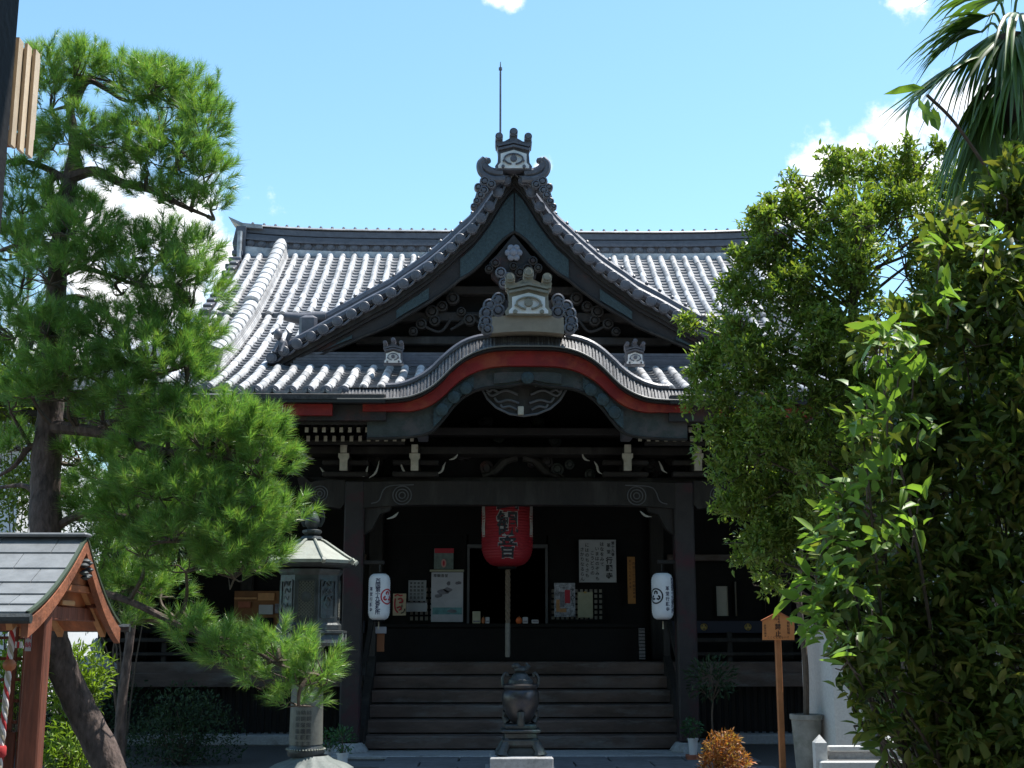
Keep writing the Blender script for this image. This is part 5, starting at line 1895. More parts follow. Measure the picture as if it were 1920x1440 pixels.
# flared bowl under the platform
MB().lathe([(30 * s_, H(1212)), (38 * s_, H(1208)), (55 * s_, H(1200)), (66 * s_, H(1196))], (SX, TY, 0), 8, a0=A8).build('flared_capital', shm, t)
MB().lathe([(68 * s_, H(1211)), (73 * s_, H(1205)), (71 * s_, H(1198)), (68 * s_, H(1190)), (73 * s_, H(1187)), (73 * s_, H(1183)), (63 * s_, H(1182))], (SX, TY, 0), 8, a0=A8).build('platform', M['bronze'], t)
for k in range(8):
    a = A8 + k * math.pi / 4
    MB().box(SX + 68 * s_ * math.cos(a) - 0.02, SX + 68 * s_ * math.cos(a) + 0.02, TY + 68 * s_ * math.sin(a) - 0.02, TY + 68 * s_ * math.sin(a) + 0.02, H(1210), H(1186), 0.004).build('rail_post', M['bronzepale'], t)
MB().lathe([(62 * s_, H(1181)), (62 * s_, H(1172)), (58 * s_, H(1168)), (57 * s_, H(1080)), (61 * s_, H(1075)), (63 * s_, H(1069))], (SX, TY, 0), 8, a0=A8).build('fire_box', M['bronze'], t)
ap = 57 * s_ * math.cos(A8)
for k in range(8):
    a = k * math.pi / 4 - math.pi / 2
    ux, uy = -math.sin(a), math.cos(a)
    ox, oy = math.cos(a), math.sin(a)
    ctr = Vector((SX + ox * (ap + 0.006), TY + oy * (ap + 0.006), 0))
    hw = 16 * s_
    z0_, z1_ = H(1158), H(1090)
    mb = MB()
    for (p0, p1) in (((-hw, z0_), (hw, z0_)), ((hw, z0_), (hw, z1_)), ((hw, z1_), (-hw, z1_)), ((-hw, z1_), (-hw, z0_))):
        mb.bar(ctr + Vector((ux * p0[0], uy * p0[0], p0[1])), ctr + Vector((ux * p1[0], uy * p1[0], p1[1])), 0.016, 0.016, up=(ox, oy, 0))
    fr = mb.build('panel_frame', M['bronze'], t)
    if k % 2 == 0:
        mb = MB()
        nn = 9
        for i in range(-nn, nn):
            for sg in (1, -1):
                # diagonal bars clipped to the panel
                pts = []
                for tt in np.linspace(0, 1, 30):
                    u = -hw + 2 * hw * tt
                    z = (z0_ + z1_) / 2 + sg * (u) + i * 0.034
                    if z0_ < z < z1_:
                        pts.append(ctr + Vector((ux * u, uy * u, z)))
                if len(pts) > 1:
                    mb.bar(pts[0], pts[-1], 0.006, 0.006, up=(ox, oy, 0))
        tag(mb.build('diamond_lattice', mat('lattice_bronze', (0.17, 0.17, 0.14), 0.5, metal=0.4), fr), kind='stuff')
        mb = MB()
        mb.add([tuple(ctr + Vector((ux * 0.055 * math.cos(q * 0.5236) + ox * 0.006, uy * 0.055 * math.cos(q * 0.5236) + oy * 0.006, (z0_ + z1_) / 2 + 0.02 + 0.055 * math.sin(q * 0.5236)))) for q in range(12)], [tuple(range(12))])
        mb.build('lattice_medallion', M['bronze'], fr, fix=False)
    else:
        mb = MB()
        for j in range(5):
            zz = z0_ + (z1_ - z0_) * (j + 0.5) / 5
            cc = ctr + Vector((ux * random.uniform(-0.03, 0.03), uy * random.uniform(-0.03, 0.03), zz))
            mb.tube(catmull([cc + Vector((ux * u, uy * u, w)) for u, w in ((-0.05, -0.02), (-0.02, 0.03), (0.03, -0.01), (0.05, 0.03))], 8), 0.009, 5)
        mb.build('relief_figure', M['bronze'], fr, smooth=True)
# octagonal curved roof with ribs
rp = [(84, 1058), (85, 1052), (72, 1045), (56, 1035), (40, 1025), (27, 1017), (19, 1014)]
MB().lathe([(60 * s_, H(1066)), (76 * s_, H(1062)), (82 * s_, H(1058))], (SX, TY, 0), 8, a0=A8).build('eave_underside', M['bronze'], t)
MB().lathe([(a * s_, H(b)) for a, b in rp], (SX, TY, 0), 8, a0=A8).build('lantern_roof', M['bronzepale'], t)
for k in range(8):
    a = A8 + k * math.pi / 4
    pts = [(SX + q * s_ * math.cos(a), TY + q * s_ * math.sin(a), H(b) + 0.012) for q, b in rp[1:]]
    MB().tube(pts, 0.014, 6).build('roof_rib', M['bronzepale'], t, smooth=True)
    q = 84 * s_
    MB().tube([(SX + q * math.cos(a), TY + q * math.sin(a), H(1056)), (SX + 1.08 * q * math.cos(a), TY + 1.08 * q * math.sin(a), H(1051))], [0.03, 0.022], 8).build('corner_cap', M['bronzepale'], t, smooth=True)
MB().lathe([(19 * s_, H(1014)), (22 * s_, H(1011)), (20 * s_, H(1007)), (13 * s_, H(1004)), (19 * s_, H(999)), (19 * s_, H(995)), (10 * s_, H(992))], (SX, TY, 0), 8, a0=A8).build('finial_base', M['bronze'], t)
MB().lathe([(8 * s_, H(992)), (14 * s_, H(984)), (15 * s_, H(976)), (11 * s_, H(966)), (4 * s_, H(956)), (1 * s_, H(950))], (SX, TY, 0), 20).build('jewel_finial', M['bronze'], t, smooth=True)
mb = MB()
for sgn in (-1, 1):
    for k in range(4):
        mb.tube(catmull([(SX + sgn * (10 + 2 * k) * s_, TY, H(988)), (SX + sgn * (18 + 1.5 * k) * s_, TY, H(976 - k)), (SX + sgn * (12 + 2 * k) * s_, TY, H(962 - 3 * k))], 10), 0.006, 5)
mb.build('finial_flames', M['bronze'], t, smooth=True)

# ------------------------------------------------------------------ wooden notice on a post
NY = 13.4
t = thing('notice_post', (P(1464, 1430, NY).x, NY, 0), 'orange wooden house-shaped notice on a tall post at right of the stairs', 'sign')
p = lambda a, b: (P(a, b, NY).x, P(a, b, NY).z)
MB().prism([p(1429, 1200), p(1488, 1200), p(1488, 1163), p(1458, 1149), p(1429, 1163)], NY - 0.035, NY - 0.01).build('notice_board', mat('notice_wood', (0.62, 0.23, 0.07), 0.6, var=0.15, scale=5), t)
mb = MB()
mb.bar((P(1427, 1164, NY).x, NY - 0.02, P(1427, 1164, NY).z), (P(1458, 1148, NY).x, NY - 0.02, P(1458, 1148, NY).z), 0.06, 0.012)
mb.bar((P(1458, 1148, NY).x, NY - 0.02, P(1458, 1148, NY).z), (P(1490, 1164, NY).x, NY - 0.02, P(1490, 1164, NY).z), 0.06, 0.012)
mb.build('notice_cap', M['cedar'], t)
x0 = P(1459, 1196, NY).x
MB().box(x0 - 0.03, x0 + 0.03, NY - 0.009, NY + 0.05, 0.0, P(1459, 1165, NY).z, 0.006).build('post', mat('notice_post_wood', (0.42, 0.17, 0.065), 0.65, var=0.25, scale=6), t)
s_ = 1 / ppm(NY, 1.6)
mb = MB()
for txt, px, py, size, pitch, bold in (('禁止', 1458.5, 1169, 12, 12.5, 0.02), ('境内', 1454, 1153.5, 4.5, 5, 0.01), ('自転車', 1460, 1153.5, 4.5, 5, 0.01), ('無断駐輪', 1478, 1165, 5.5, 6, 0.01), ('革堂行願寺', 1434.5, 1171, 4.2, 4.8, 0.01)):
    q = P(px, py, NY - 0.04)
    column_text(mb, txt, q.x, q.z, size * s_, NY - 0.039, pitch=pitch * s_, bold=bold)
for k, ch in enumerate('ここにとめないで'):
    q = P(1441 + 5.2 * k, 1193, NY - 0.04)
    column_text(mb, ch, q.x, q.z, 4.4 * s_, NY - 0.039)
mb.build('lettering', mat('dark_brown_ink', (0.05, 0.02, 0.01), 0.6), t, fix=False)

# ------------------------------------------------------------------ stones, planter, pots on the right
SY = 12.8
xl, xm, xr = P(1541, 1300, SY).x, P(1563, 1300, SY).x, P(1618, 1300, SY).x
t = thing('stone_monument', (xm, SY + 0.3, 0), 'tall pale stone block half hidden by the glossy bush', 'stone')
mz = P(1560, 1165, SY).z
mb = MB()
mb.hexa([(xm, SY, 0.15), (xr, SY, 0.15), (xl, SY + 0.75, 0.15), (xr, SY + 0.75, 0.15), (xm, SY, mz), (xr, SY, mz), (xl, SY + 0.75, mz), (xr, SY + 0.75, mz)])
mb.build('block', M['palestone'], t)
MB().box(xl - 0.05, xr + 0.3, SY - 0.15, SY + 0.95, 0.0, 0.149, 0.015).build('footing', M['stone'], t)
FY = 11.9
t = thing('stone_fence', (P(1600, 1440, FY).x, FY, 0), 'low pale stone fence with sunlit top rail in front of the stone block', 'fence')
for px in (1537, 1665, 1800, 1940):
    x = P(px, 1400, FY).x
    z = P(px, 1392, FY).z
    MB().lathe([(0.075, 0.0), (0.075, z), (0.001, z + 0.07)], (x, FY, 0), 4, a0=math.pi / 4).build('fence_post', M['palestone'], t)
xa_, xb_ = P(1540, 1400, FY).x + 0.06, P(1940, 1400, FY).x
z0_, z1_ = P(1600, 1424, FY).z, P(1600, 1398, FY).z
MB().box(xa_, xb_, FY - 0.04, FY + 0.04, z1_ - 0.05, z1_, 0.008).build('top_rail', M['palestone'], t)
MB().box(xa_, xb_, FY + 0.0, FY + 0.05, z0_, z1_ - 0.052, 0.004).build('fence_panel', M['stone'], t)
MB().box(xa_ - 0.1, xb_, FY - 0.12, FY + 0.12, 0.0, z0_ - 0.005, 0.012).build('fence_plinth', M['palestone'], t)
QY = 13.1
c = P(1514, 1400, QY)
s_ = 1 / ppm(QY, 0.6)
t = thing('concrete_planter', (c.x, QY, 0), 'large grey concrete planter tub beside the stone block', 'planter')
MB().lathe([(20 * s_, 0.0), (21 * s_, 0.06), (28 * s_, P(0, 1352, QY).z), (31 * s_, P(0, 1350, QY).z), (31 * s_, P(0, 1341, QY).z), (26 * s_, P(0, 1341, QY).z), (24 * s_, P(0, 1352, QY).z)], (c.x, QY, 0), 20).build('tub', M['concrete'], t, smooth=True)
MB().lathe([(0.02, 0), (24.5 * s_, 0.001)], (c.x, QY, P(0, 1350, QY).z), 18).build('soil', mat('dark_soil', (0.03, 0.024, 0.018), 0.95), t)
mb = MB()
mb.tube(catmull([(c.x, QY, P(0, 1350, QY).z), (c.x + 0.02, QY + 0.02, 1.2), (c.x - 0.02, QY, 1.9), (c.x + 0.05, QY, 2.6)], 16), [0.03] * 12 + [0.02] * 5, 8)
mb.build('stem', M['twig'], t, smooth=True)


def potted(name, label, px, pz, Y, r_px, h_px, leaf, nleaf, rad, hgt, base=0.0, group=None, stem=0.0):
    s_ = 1 / ppm(Y, 0.4)
    x = P(px, pz, Y).x
    t = thing(name, (x, Y, base), label, 'potted plant', group)
    r, h = r_px * s_, h_px * s_
    MB().lathe([(r * 0.72, base), (r * 0.74, base + 0.01), (r * 0.95, base + h - 0.02), (r * 1.06, base + h - 0.02), (r * 1.06, base + h), (r * 0.9, base + h), (r * 0.88, base + h - 0.025)], (x, Y, 0), 22).build('pot', M['plasticwhite'], t, smooth=True)
    MB().lathe([(0.01, base + h - 0.026), (r * 0.9, base + h - 0.025)], (x, Y, 0), 16).build('soil', MATS.get('dark_soil'), t)
    C, D = ell_pts(nleaf, (x, Y, base + h + stem + hgt * 0.45), (rad, rad, hgt * 0.55), 0.2)
    D = D * 0.8 + np.array([0, 0, 0.3]) + rng.normal(0, 0.3, D.shape)
    leaf_cloud('foliage', C, D, rng.uniform(0.035, 0.06, len(C)), rng.uniform(0.018, 0.03, len(C)), leaf, t)
    mb = MB()
    for k in range(7):
        e = C[int(rng.integers(len(C)))]
        mb.tube([(x, Y, base + h - 0.03), (x * 0.6 + e[0] * 0.4, Y * 0.6 + e[1] * 0.4, base + h + (e[2] - base - h) * 0.5), tuple(e)], [0.006, 0.005, 0.002], 5)
    mb.build('stems', M['twig'], t)
    return t


pgreen = mat('pot_plant_leaf', (0.035, 0.11, 0.035), 0.45, island=0.3, transl=0.2)
for k, dx in enumerate((-0.075, 0.02)):
    x = P(1299, 1430, 15.9).x + dx
    tag(MB().box(x, x + 0.09, 15.8, 15.98, 0.0, 0.085, 0.006).build('brick', M['terracotta']), 'red brick under the %s side of the white pot by the right pillar' % ('left', 'right')[k], 'brick')
potted('potted_plant', 'white pot of small green leaves standing on two bricks by the right pillar', 1300, 1420, 15.9, 10, 30, pgreen, 160, 0.13, 0.24, base=0.086)
potted('potted_plant', 'white pot with leafy plant right of the bronze lantern base', 642, 1428, 14.9, 11, 34, pgreen, 170, 0.15, 0.3)
potted('potted_plant', 'white pot tucked behind the bronze lantern shaft', 612, 1425, 15.1, 11, 40, pgreen, 150, 0.13, 0.22)
# small tree in a pot and the russet bush
x = P(1338, 1400, 16.0).x
t = thing('potted_tree', (x, 16.0, 0), 'thin dark leafed sapling in a low pot behind the russet bush', 'potted plant')
MB().lathe([(0.12, 0), (0.15, 0.2), (0.165, 0.2), (0.165, 0.22), (0.14, 0.22)], (x, 16.0, 0), 18).build('pot', M['concrete'], t, smooth=True)
mb = MB()
mb.tube(catmull([(x, 16, 0.2), (x - 0.01, 16, 0.5), (x + 0.01, 16, 0.75), (x, 16, 0.95)], 10), 0.012, 6)
C, D = ell_pts(420, (x, 16, 0.98), (0.33, 0.3, 0.27), 0.2)
for k in range(14):
    e = C[k * 5]
    mb.tube([(x, 16, 0.7), ((x + e[0]) / 2, (16 + e[1]) / 2, (0.75 + e[2]) / 2), tuple(e)], [0.007, 0.005, 0.002], 5)
mb.build('trunk', M['twig'], t, smooth=True)
leaf_cloud('foliage', C, D * 0.8 + np.array([0, 0, 0.2]) + rng.normal(0, 0.3, D.shape), rng.uniform(0.05, 0.09, len(C)), rng.uniform(0.02, 0.03, len(C)), M['darkleaf'], t)
ry = 14.3
c = P(1356, 1412, ry)
t = thing('russet_bush', (c.x, ry, 0), 'rounded russet orange flowering plant catching sunlight by the stairs', 'bush')
CC, DD = [], []
for (dx, dz, rx_, rz_, n_l) in ((-0.06, 0.22, 0.14, 0.24, 420), (0.05, 0.24, 0.15, 0.25, 460), (0.16, 0.12, 0.14, 0.16, 320), (-0.13, 0.1, 0.13, 0.14, 260), (0.08, 0.36, 0.09, 0.1, 120)):
    C, D = ell_pts(n_l, (c.x + dx, ry + random.uniform(-.08, .08), dz), (rx_, rx_, rz_), 0.3, -0.7)
    CC.append(C)
    DD.append(D * 0.6 + np.array([0, 0, 0.3]) + rng.normal(0, 0.5, D.shape))
C, D = np.concatenate(CC), np.concatenate(DD)
ok = C[:, 2] > 0.01
C, D = C[ok], D[ok]
leaf_cloud('foliage', C, D, rng.uniform(0.03, 0.075, len(C)), rng.uniform(0.010, 0.022, len(C)), M['orangeleaf'], t)
k_ = rng.random(len(C)) < 0.05
leaf_cloud('pale_flowers', C[k_], D[k_] + rng.normal(0, 0.4, D[k_].shape), 0.026, 0.024, mat('pale_petal', (0.60, 0.40, 0.26), 0.6, transl=0.2), t)
mb = MB()
for k in range(14):
    e = C[k * 90]
    mb.tube([(c.x + random.uniform(-.05, .05), ry, 0.0), tuple((np.array((c.x, ry, 0.1)) + e) / 2), tuple(e)], [0.01, 0.006, 0.002], 5)
mb.build('stems', M['cedar'], t)

# ------------------------------------------------------------------ small wooden shrine at the left edge
A = P(30, 1160, 7.0)
RX = A.x + 0.06
ridgeP, backP = P(155, 1009, 7.93), P(226, 1187, 8.86)
zr0, zr1, zr2 = A.z + 0.02, ridgeP.z, A.z - 0.02
XL = RX - 2.6
sh = thing('small_shrine', (RX - 1.2, 7.9, 0), 'small orange-brown wooden shrine with grey shingle roof at the left edge', 'shrine')


def prof_front(t):     # 0 eave .. 1 ridge
    y = 7.0 + 0.93 * t
    return y, zr0 + (zr1 - zr0) * (0.5 * t + 0.5 * t * t)


def prof_back(t):
    y = 8.76 - 0.83 * t
    return y, zr2 + (zr1 - zr2) * (0.5 * t + 0.5 * t * t)


for pf in (prof_front, prof_back):
    for r_ in range(6):
        t0, t1 = r_ / 6, (r_ + 1) / 6 + 0.02
        (y0, z0_), (y1, z1_) = pf(t0), pf(min(1, t1))
        x = RX - (0.0 if r_ % 2 == 0 else 0.0)
        first = 0.16 if r_ % 2 else 0.32
        while x > XL:
            w = first
            first = 0.34
            mb = MB()
            x0, x1 = max(x - w + 0.004, XL), x
            mb.hexa([(x0, y0, z0_ + 0.004), (x1, y0, z0_ + 0.004), (x0, y1, z1_ - 0.008), (x1, y1, z1_ - 0.008),
                     (x0, y0, z0_ + 0.018), (x1, y0, z0_ + 0.018), (x0, y1, z1_ + 0.006), (x1, y1, z1_ + 0.006)])
            mb.build('shingle', M['slate'], sh)
            x -= w
    # boards below
    vs, fs = [], []
    for k in range(9):
        y, z = pf(k / 8)
        vs += [(XL, y, z - 0.012), (RX - 0.01, y, z - 0.012), (XL, y, z - 0.04), (RX - 0.01, y, z - 0.04)]
    for k in range(8):
        a = k * 4
        fs += [(a, a + 1, a + 5, a + 4), (a + 2, a + 6, a + 7, a + 3), (a + 1, a + 3, a + 7, a + 5)]
    MB().add(vs, fs).build('roof_board', M['cedar'], sh)
    # verge: copper edge + bargeboard at the right gable end
    vs, fs = [], []
    mbv, mbb = MB(), MB()
    L1 = [pf(k / 10) for k in range(11)]
    for (mbx, x0, x1, o0, o1) in ((mbv, RX - 0.012, RX + 0.010, 0.020, 0.0), (mbb, RX - 0.03, RX + 0.008, -0.022, -0.105)):
        vs = []
        for k, (y, z) in enumerate(L1):
            oo = o1 * (1.15 - 0.3 * k / 10) if o1 < -0.1 else o1
            vs += [(x0, y, z + o0), (x1, y, z + o0), (x0, y, z + oo), (x1, y, z + oo)]
        fs = []
        for k in range(10):
            a = k * 4
            fs += [(a, a + 1, a + 5, a + 4), (a + 2, a + 6, a + 7, a + 3), (a + 1, a + 3, a + 7, a + 5), (a, a + 4, a + 6, a + 2)]
        fs += [(0, 2, 3, 1), (40, 41, 43, 42)]
        mbx.add(vs, fs)
    mbv.build('verge_edge', M['copper'], sh)
    mbb.build('bargeboard', mat('barge_cedar', (0.27, 0.095, 0.045), 0.6, var=0.45, scale=9, bump=0.3, patch=((0.12, 0.07, 0.05), 6, 0.55, 0.75)), sh)
MB().box(XL, RX + 0.02, 7.87, 7.99, zr1 + 0.005, zr1 + 0.03, 0.01).build('ridge_cap', M['slate'], sh)
MB().tube([(XL, 6.97, zr0 - 0.02), (RX + 0.03, 6.97, zr0 - 0.02)], 0.028, 8).build('gutter', M['bronze'], sh, smooth=True)
MB().tube([(XL, 8.80, zr2 - 0.02), (RX + 0.06, 8.80, zr2 - 0.02)], 0.028, 8).build('gutter', M['bronze'], sh, smooth=True)
pxs = P(66, 1250, 7.4).x
for (x, y) in ((pxs, 7.42), (pxs - 0.36, 8.42), (pxs - 1.7, 7.42), (pxs - 1.7, 8.42)):
    MB().box(x - 0.055, x + 0.055, y - 0.055, y + 0.055, 0.0, zr0 + 0.06, 0.008).build('post', M['reddish'], sh)
for y in (7.42, 8.42):
    MB().box(pxs - 1.85, pxs + 0.06, y - 0.035, y + 0.035, zr0 + 0.062, zr0 + 0.15, 0.006).build('eave_beam', M['reddish'], sh)
for x in (pxs, pxs - 1.7):
    MB().box(x - 0.035, x + 0.035, 7.5, 8.36, zr0 + 0.151, zr0 + 0.195, 0.006).build('cross_beam', M['cedar'], sh)
    mb = MB()
    mb.hexa([(x - 0.02, 7.56, zr0 + 0.196), (x + 0.02, 7.56, zr0 + 0.196), (x - 0.02, 8.3, zr0 + 0.196), (x + 0.02, 8.3, zr0 + 0.196),
             (x - 0.02, 7.88, zr1 - 0.07), (x + 0.02, 7.88, zr1 - 0.07), (x - 0.02, 7.98, zr1 - 0.07), (x + 0.02, 7.98, zr1 - 0.07)])
    mb.build('gable_board', M['cedar'], sh)
for k in range(7):
    x = RX - 0.1 - k * 0.28
    for pf in (prof_front, prof_back):
        (y0, z0_), (y1, z1_) = pf(0.02), pf(0.97)
        MB().bar((x, y0, z0_ - 0.065), (x, y1, z1_ - 0.065 - 0.03), 0.035, 0.045).build('rafter', M['cedarpale'], sh)
scr = MB()
MB().box(RX - 0.16, RX - 0.10, 7.25, 8.62, zr0 - 0.02, zr0 + 0.065, 0.006).build('tie_beam', M['reddish'], sh)
mb = MB()
mb.hexa([(RX - 0.15, 7.36, zr0 + 0.066), (RX - 0.12, 7.36, zr0 + 0.066), (RX - 0.15, 8.5, zr0 + 0.066), (RX - 0.12, 8.5, zr0 + 0.066), (RX - 0.15, 7.86, zr1 - 0.11), (RX - 0.12, 7.86, zr1 - 0.11), (RX - 0.15, 8.0, zr1 - 0.11), (RX - 0.12, 8.0, zr1 - 0.11)])
mb.build('gable_infill', M['cedar'], sh)
cc = Vector((RX + 0.012, 7.93, zr1 - 0.19))
for k in range(7):
    a = k * 0.9
    scr.lathe([(0.012, -0.015), (0.032, 0.0), (0.012, 0.015)], (cc.x, cc.y + 0.05 * math.cos(a), cc.z + 0.05 * math.sin(a)), 8)
scr.build('gable_pendant', M['bronze'], sh, smooth=True)
MB().box(RX - 0.098, RX - 0.08, 7.82, 8.05, zr0 + 0.07, zr0 + 0.10, 0.004).build('carved_plank', M['cedarpale'], sh)
# side lattice of the shrine
for k in range(8):
    y = 7.5 + k * 0.125
    MB().box(pxs - 0.62, pxs - 0.58, y, y + 0.02, 0.4, 1.35).build('lattice_upright', M['reddish'], sh)
for k in range(7):
    z = 0.45 + k * 0.15
    MB().box(pxs - 0.60, pxs - 0.585, 7.45, 8.45, z, z + 0.02).build('lattice_rail', M['reddish'], sh)
MB().box(pxs - 1.7, pxs - 0.43, 8.36, 8.4, 0.0, 0.9).build('back_panel', M['reddish'], sh)
for k in range(9):
    x = pxs - 0.47 - k * 0.13
    MB().box(x - 0.012, x + 0.012, 8.38, 8.40, 0.9, 1.55).build('lattice_upright', M['reddish'], sh)
for k in range(5):
    z = 0.95 + k * 0.13
    MB().box(pxs - 1.64, pxs - 0.43, 8.385, 8.405, z, z + 0.02).build('lattice_rail', M['reddish'], sh)
mb = MB()
column_text(mb, '奉納', 0, 0, 0.035, 0, warp=lambda x, z: (pxs - 0.035 + x, 7.42 - 0.060, 1.50 + z))
q = MB().box(pxs - 0.052, pxs - 0.018, 7.42 - 0.059, 7.42 - 0.056, 1.41, 1.51).build('paper_slip', M['paper'], sh)
mb.build('slip_lettering', M['redink'], q, fix=False)
# bell rope of the shrine
rx = P(20, 1240, 7.1)
t = thing('bell_rope', (rx.x, 7.1, 0.5), 'twisted red and white bell rope with wooden ball at the small shrine', 'rope')
for k in range(4):
    pts = [(rx.x - 0.03 * (i / 90) + 0.009 * math.cos(i * 0.6 + k * 1.571), 7.1 + 0.009 * math.sin(i * 0.6 + k * 1.571), zr0 + 0.02 - (zr0 - 0.3) * i / 90) for i in range(91)]
    MB().tube(pts, 0.0095, 6).build('rope_strand', M['ropered'] if k == 0 else M['ropewhite'] if k % 2 else M['ropepale'], t, smooth=True)
bz = P(20, 1247, 7.1).z
MB().lathe([(0.012, -0.035), (0.032, -0.015), (0.036, 0), (0.032, 0.015), (0.012, 0.035)], (rx.x - 0.005, 7.1, bz), 16).build('wooden_ball', M['cedar'], t, smooth=True)
MB().lathe([(0.03, 0), (0.036, 0.01), (0.036, 0.05), (0.03, 0.06)], (rx.x - 0.025, 7.1, P(10, 1420, 7.1).z), 14).build('red_binding', M['ropered'], t, smooth=True)
for k in range(3):
    MB().box(rx.x + 0.02 + 0.012 * k, rx.x + 0.028 + 0.014 * k, 7.09, 7.10, P(20, 1215, 7.1).z, P(20, 1203, 7.1).z).build('cloth_bow', M['ropered'] if k % 2 else M['ropewhite'], t)

# ------------------------------------------------------------------ temple gate the visitor stands in
gt = thing('temple_gate', (-0.7, 0.5, 0), 'dark wooden gate post at the left picture edge', 'gate')
gx = P(36, 0, 2.75).x - 0.12
top = 4.6
for (x0, x1, y0, y1, nm) in ((gx - 0.32, gx, 2.45, 2.75, 'gate_post'), (2.2, 2.5, 2.45, 2.75, 'gate_post'), (gx - 0.32, gx, -1.6, -1.3, 'gate_post'), (2.2, 2.5, -1.6, -1.3, 'gate_post')):
    mb = MB()
    if nm == 'gate_post' and x1 == gx and y0 > 0:
        # slightly leaning front post
        a = P(36, 0, 2.75).x
        b = P(2, 420, 2.75).x
        za, zb_ = P(36, 0, 2.75).z, P(2, 420, 2.75).z
        sl_ = (a - b) / (za - zb_)
        xt, x0b = a + sl_ * (4.2 - za), b - sl_ * (zb_ - 0.0)
        mb.hexa([(x0b - 0.3, 2.45, 0), (x0b, 2.45, 0), (x0b - 0.3, 2.75, 0), (x0b, 2.75, 0), (xt - 0.3, 2.45, 4.2), (xt, 2.45, 4.2), (xt - 0.3, 2.75, 4.2), (xt, 2.75, 4.2)])
    else:
        mb.box(x0, x1, y0, y1, 0, 4.2, 0.02)
    mb.build(nm, M['blackwood'], gt)
for x in (gx - 0.16, 2.35):
    MB().box(x - 0.14, x + 0.14, -2.0, 2.76, 4.2, 4.5, 0.02).build('gate_beam', M['wood'], gt)
for y in (-1.45, 2.5):
    MB().box(gx - 0.8, 3.0, y - 0.12, y + 0.12, 4.501, 4.8, 0.02).build('gate_crossbeam', M['wood'], gt)
for s in (-1, 1):
    mb = MB()
    yo = 0.6 + s * (2.48 if s > 0 else 3.6)  # unseen roof; overhang set to shade the post, leaving the slats sunlit
    mb.hexa([(gx - 1.3, yo, 4.75), (3.7, yo, 4.75), (gx - 1.3, 0.6, 6.3), (3.7, 0.6, 6.3), (gx - 1.3, yo, 4.9), (3.7, yo, 4.9), (gx - 1.3, 0.6, 6.5), (3.7, 0.6, 6.5)])
    mb.build('gate_roof', M['tiledark'], gt)
for s in (-1, 1):
    x0, x1 = (gx - 0.4, gx - 9) if s < 0 else (2.6, 11)
    w_ = thing('precinct_wall', ((x0 + x1) / 2, -1.4, 0), 'white plastered precinct wall %s of the gate' % ('left' if s < 0 else 'right'), 'wall')
    MB().box(min(x0, x1), max(x0, x1), -1.55, -1.3, 0.0, 2.1).build('wall_body', M['housewall'], w_)
    MB().box(min(x0, x1), max(x0, x1), -1.75, -1.1, 2.1, 2.25, 0.05).build('wall_coping', M['tiledark'], w_)
# unseen house across the lane, made tall to block sky light
th = thing('townhouse', (0, -8, 0), 'unseen grey house across the lane, made tall to block sky light', 'building')
MB().box(-16, 16, -16, -7, 0, 17).build('wall', mat('townhouse_wall', (0.10, 0.095, 0.09), 0.8, var=0.1), th)
mb = MB()
mb.hexa([(-16.6, -6.3, 17), (16.6, -6.3, 13.5), (-16.6, -11.5, 18), (16.6, -11.5, 18), (-16.6, -6.3, 17.3), (16.6, -6.3, 17.3), (-16.6, -11.5, 18.3), (16.6, -11.5, 18.3)])
mb.build('roof', M['tiledark'], th)
for k in range(32):
    x, z = -14 + (k % 8) * 3.7, 2.2 + (k // 8) * 3.8
    w_ = MB().box(x, x + 1.6, -6.99, -6.95, z, z + 1.7).build('window', M['glass'], th)
    MB().box(x - 0.05, x + 1.65, -6.94, -6.9, z - 0.1, z).build('sill', M['wood'], w_)
# slatted box lantern on the gate post
LYb = 3.2
q = lambda a, b, y=LYb: P(a, b, y)
t = thing('slatted_box', (q(45, 290).x, LYb, q(45, 290).z), 'sunlit pale slatted wooden box fixed to the gate post', 'box lantern')
x1 = q(76, 100).x
xs0 = x1 - 0.17
zt_, zb_ = q(76, 96).z, q(60, 292).z
for k in range(17):
    u = k / 16
    x = x1 - 0.012 - u * 0.158
    y = LYb - 0.55 * u
    MB().hexa([(x - 0.0042, y - 0.012, zb_ - 0.0), (x + 0.0042, y - 0.012, zb_), (x - 0.0042, y + 0.02, zb_), (x + 0.0042, y + 0.02, zb_), (x - 0.0042, y - 0.012, zt_), (x + 0.0042, y - 0.012, zt_), (x - 0.0042, y + 0.02, zt_), (x + 0.0042, y + 0.02, zt_)]).build('slat', M['slat'], t)
mb = MB()
mb.hexa([(x1 - 0.172, LYb - 0.55 + 0.022, zb_ + 0.055), (x1 - 0.168, LYb - 0.54 + 0.03, zb_ + 0.055), (x1 - 0.014, LYb + 0.022, zb_ + 0.055), (x1 - 0.010, LYb + 0.03, zb_ + 0.055), (x1 - 0.172, LYb - 0.55 + 0.022, zt_ - 0.01), (x1 - 0.168, LYb - 0.54 + 0.03, zt_ - 0.01), (x1 - 0.014, LYb + 0.022, zt_ - 0.01), (x1 - 0.010, LYb + 0.03, zt_ - 0.01)])
mb.build('backing_board', M['slat'], t)
mb = MB()
mb.hexa([(xs0, LYb - 0.28, zb_ + 0.02), (xs0 + 0.02, LYb - 0.25, zb_ + 0.02), (xs0, LYb - 0.02, zb_ + 0.02), (x1 - 0.02, LYb + 0.0, zb_ + 0.02),
         (xs0, LYb - 0.28, zb_ + 0.05), (xs0 + 0.02, LYb - 0.25, zb_ + 0.05), (xs0, LYb - 0.02, zb_ + 0.05), (x1 - 0.02, LYb + 0.0, zb_ + 0.05)])
mb.build('box_bottom', M['cedar'], t)

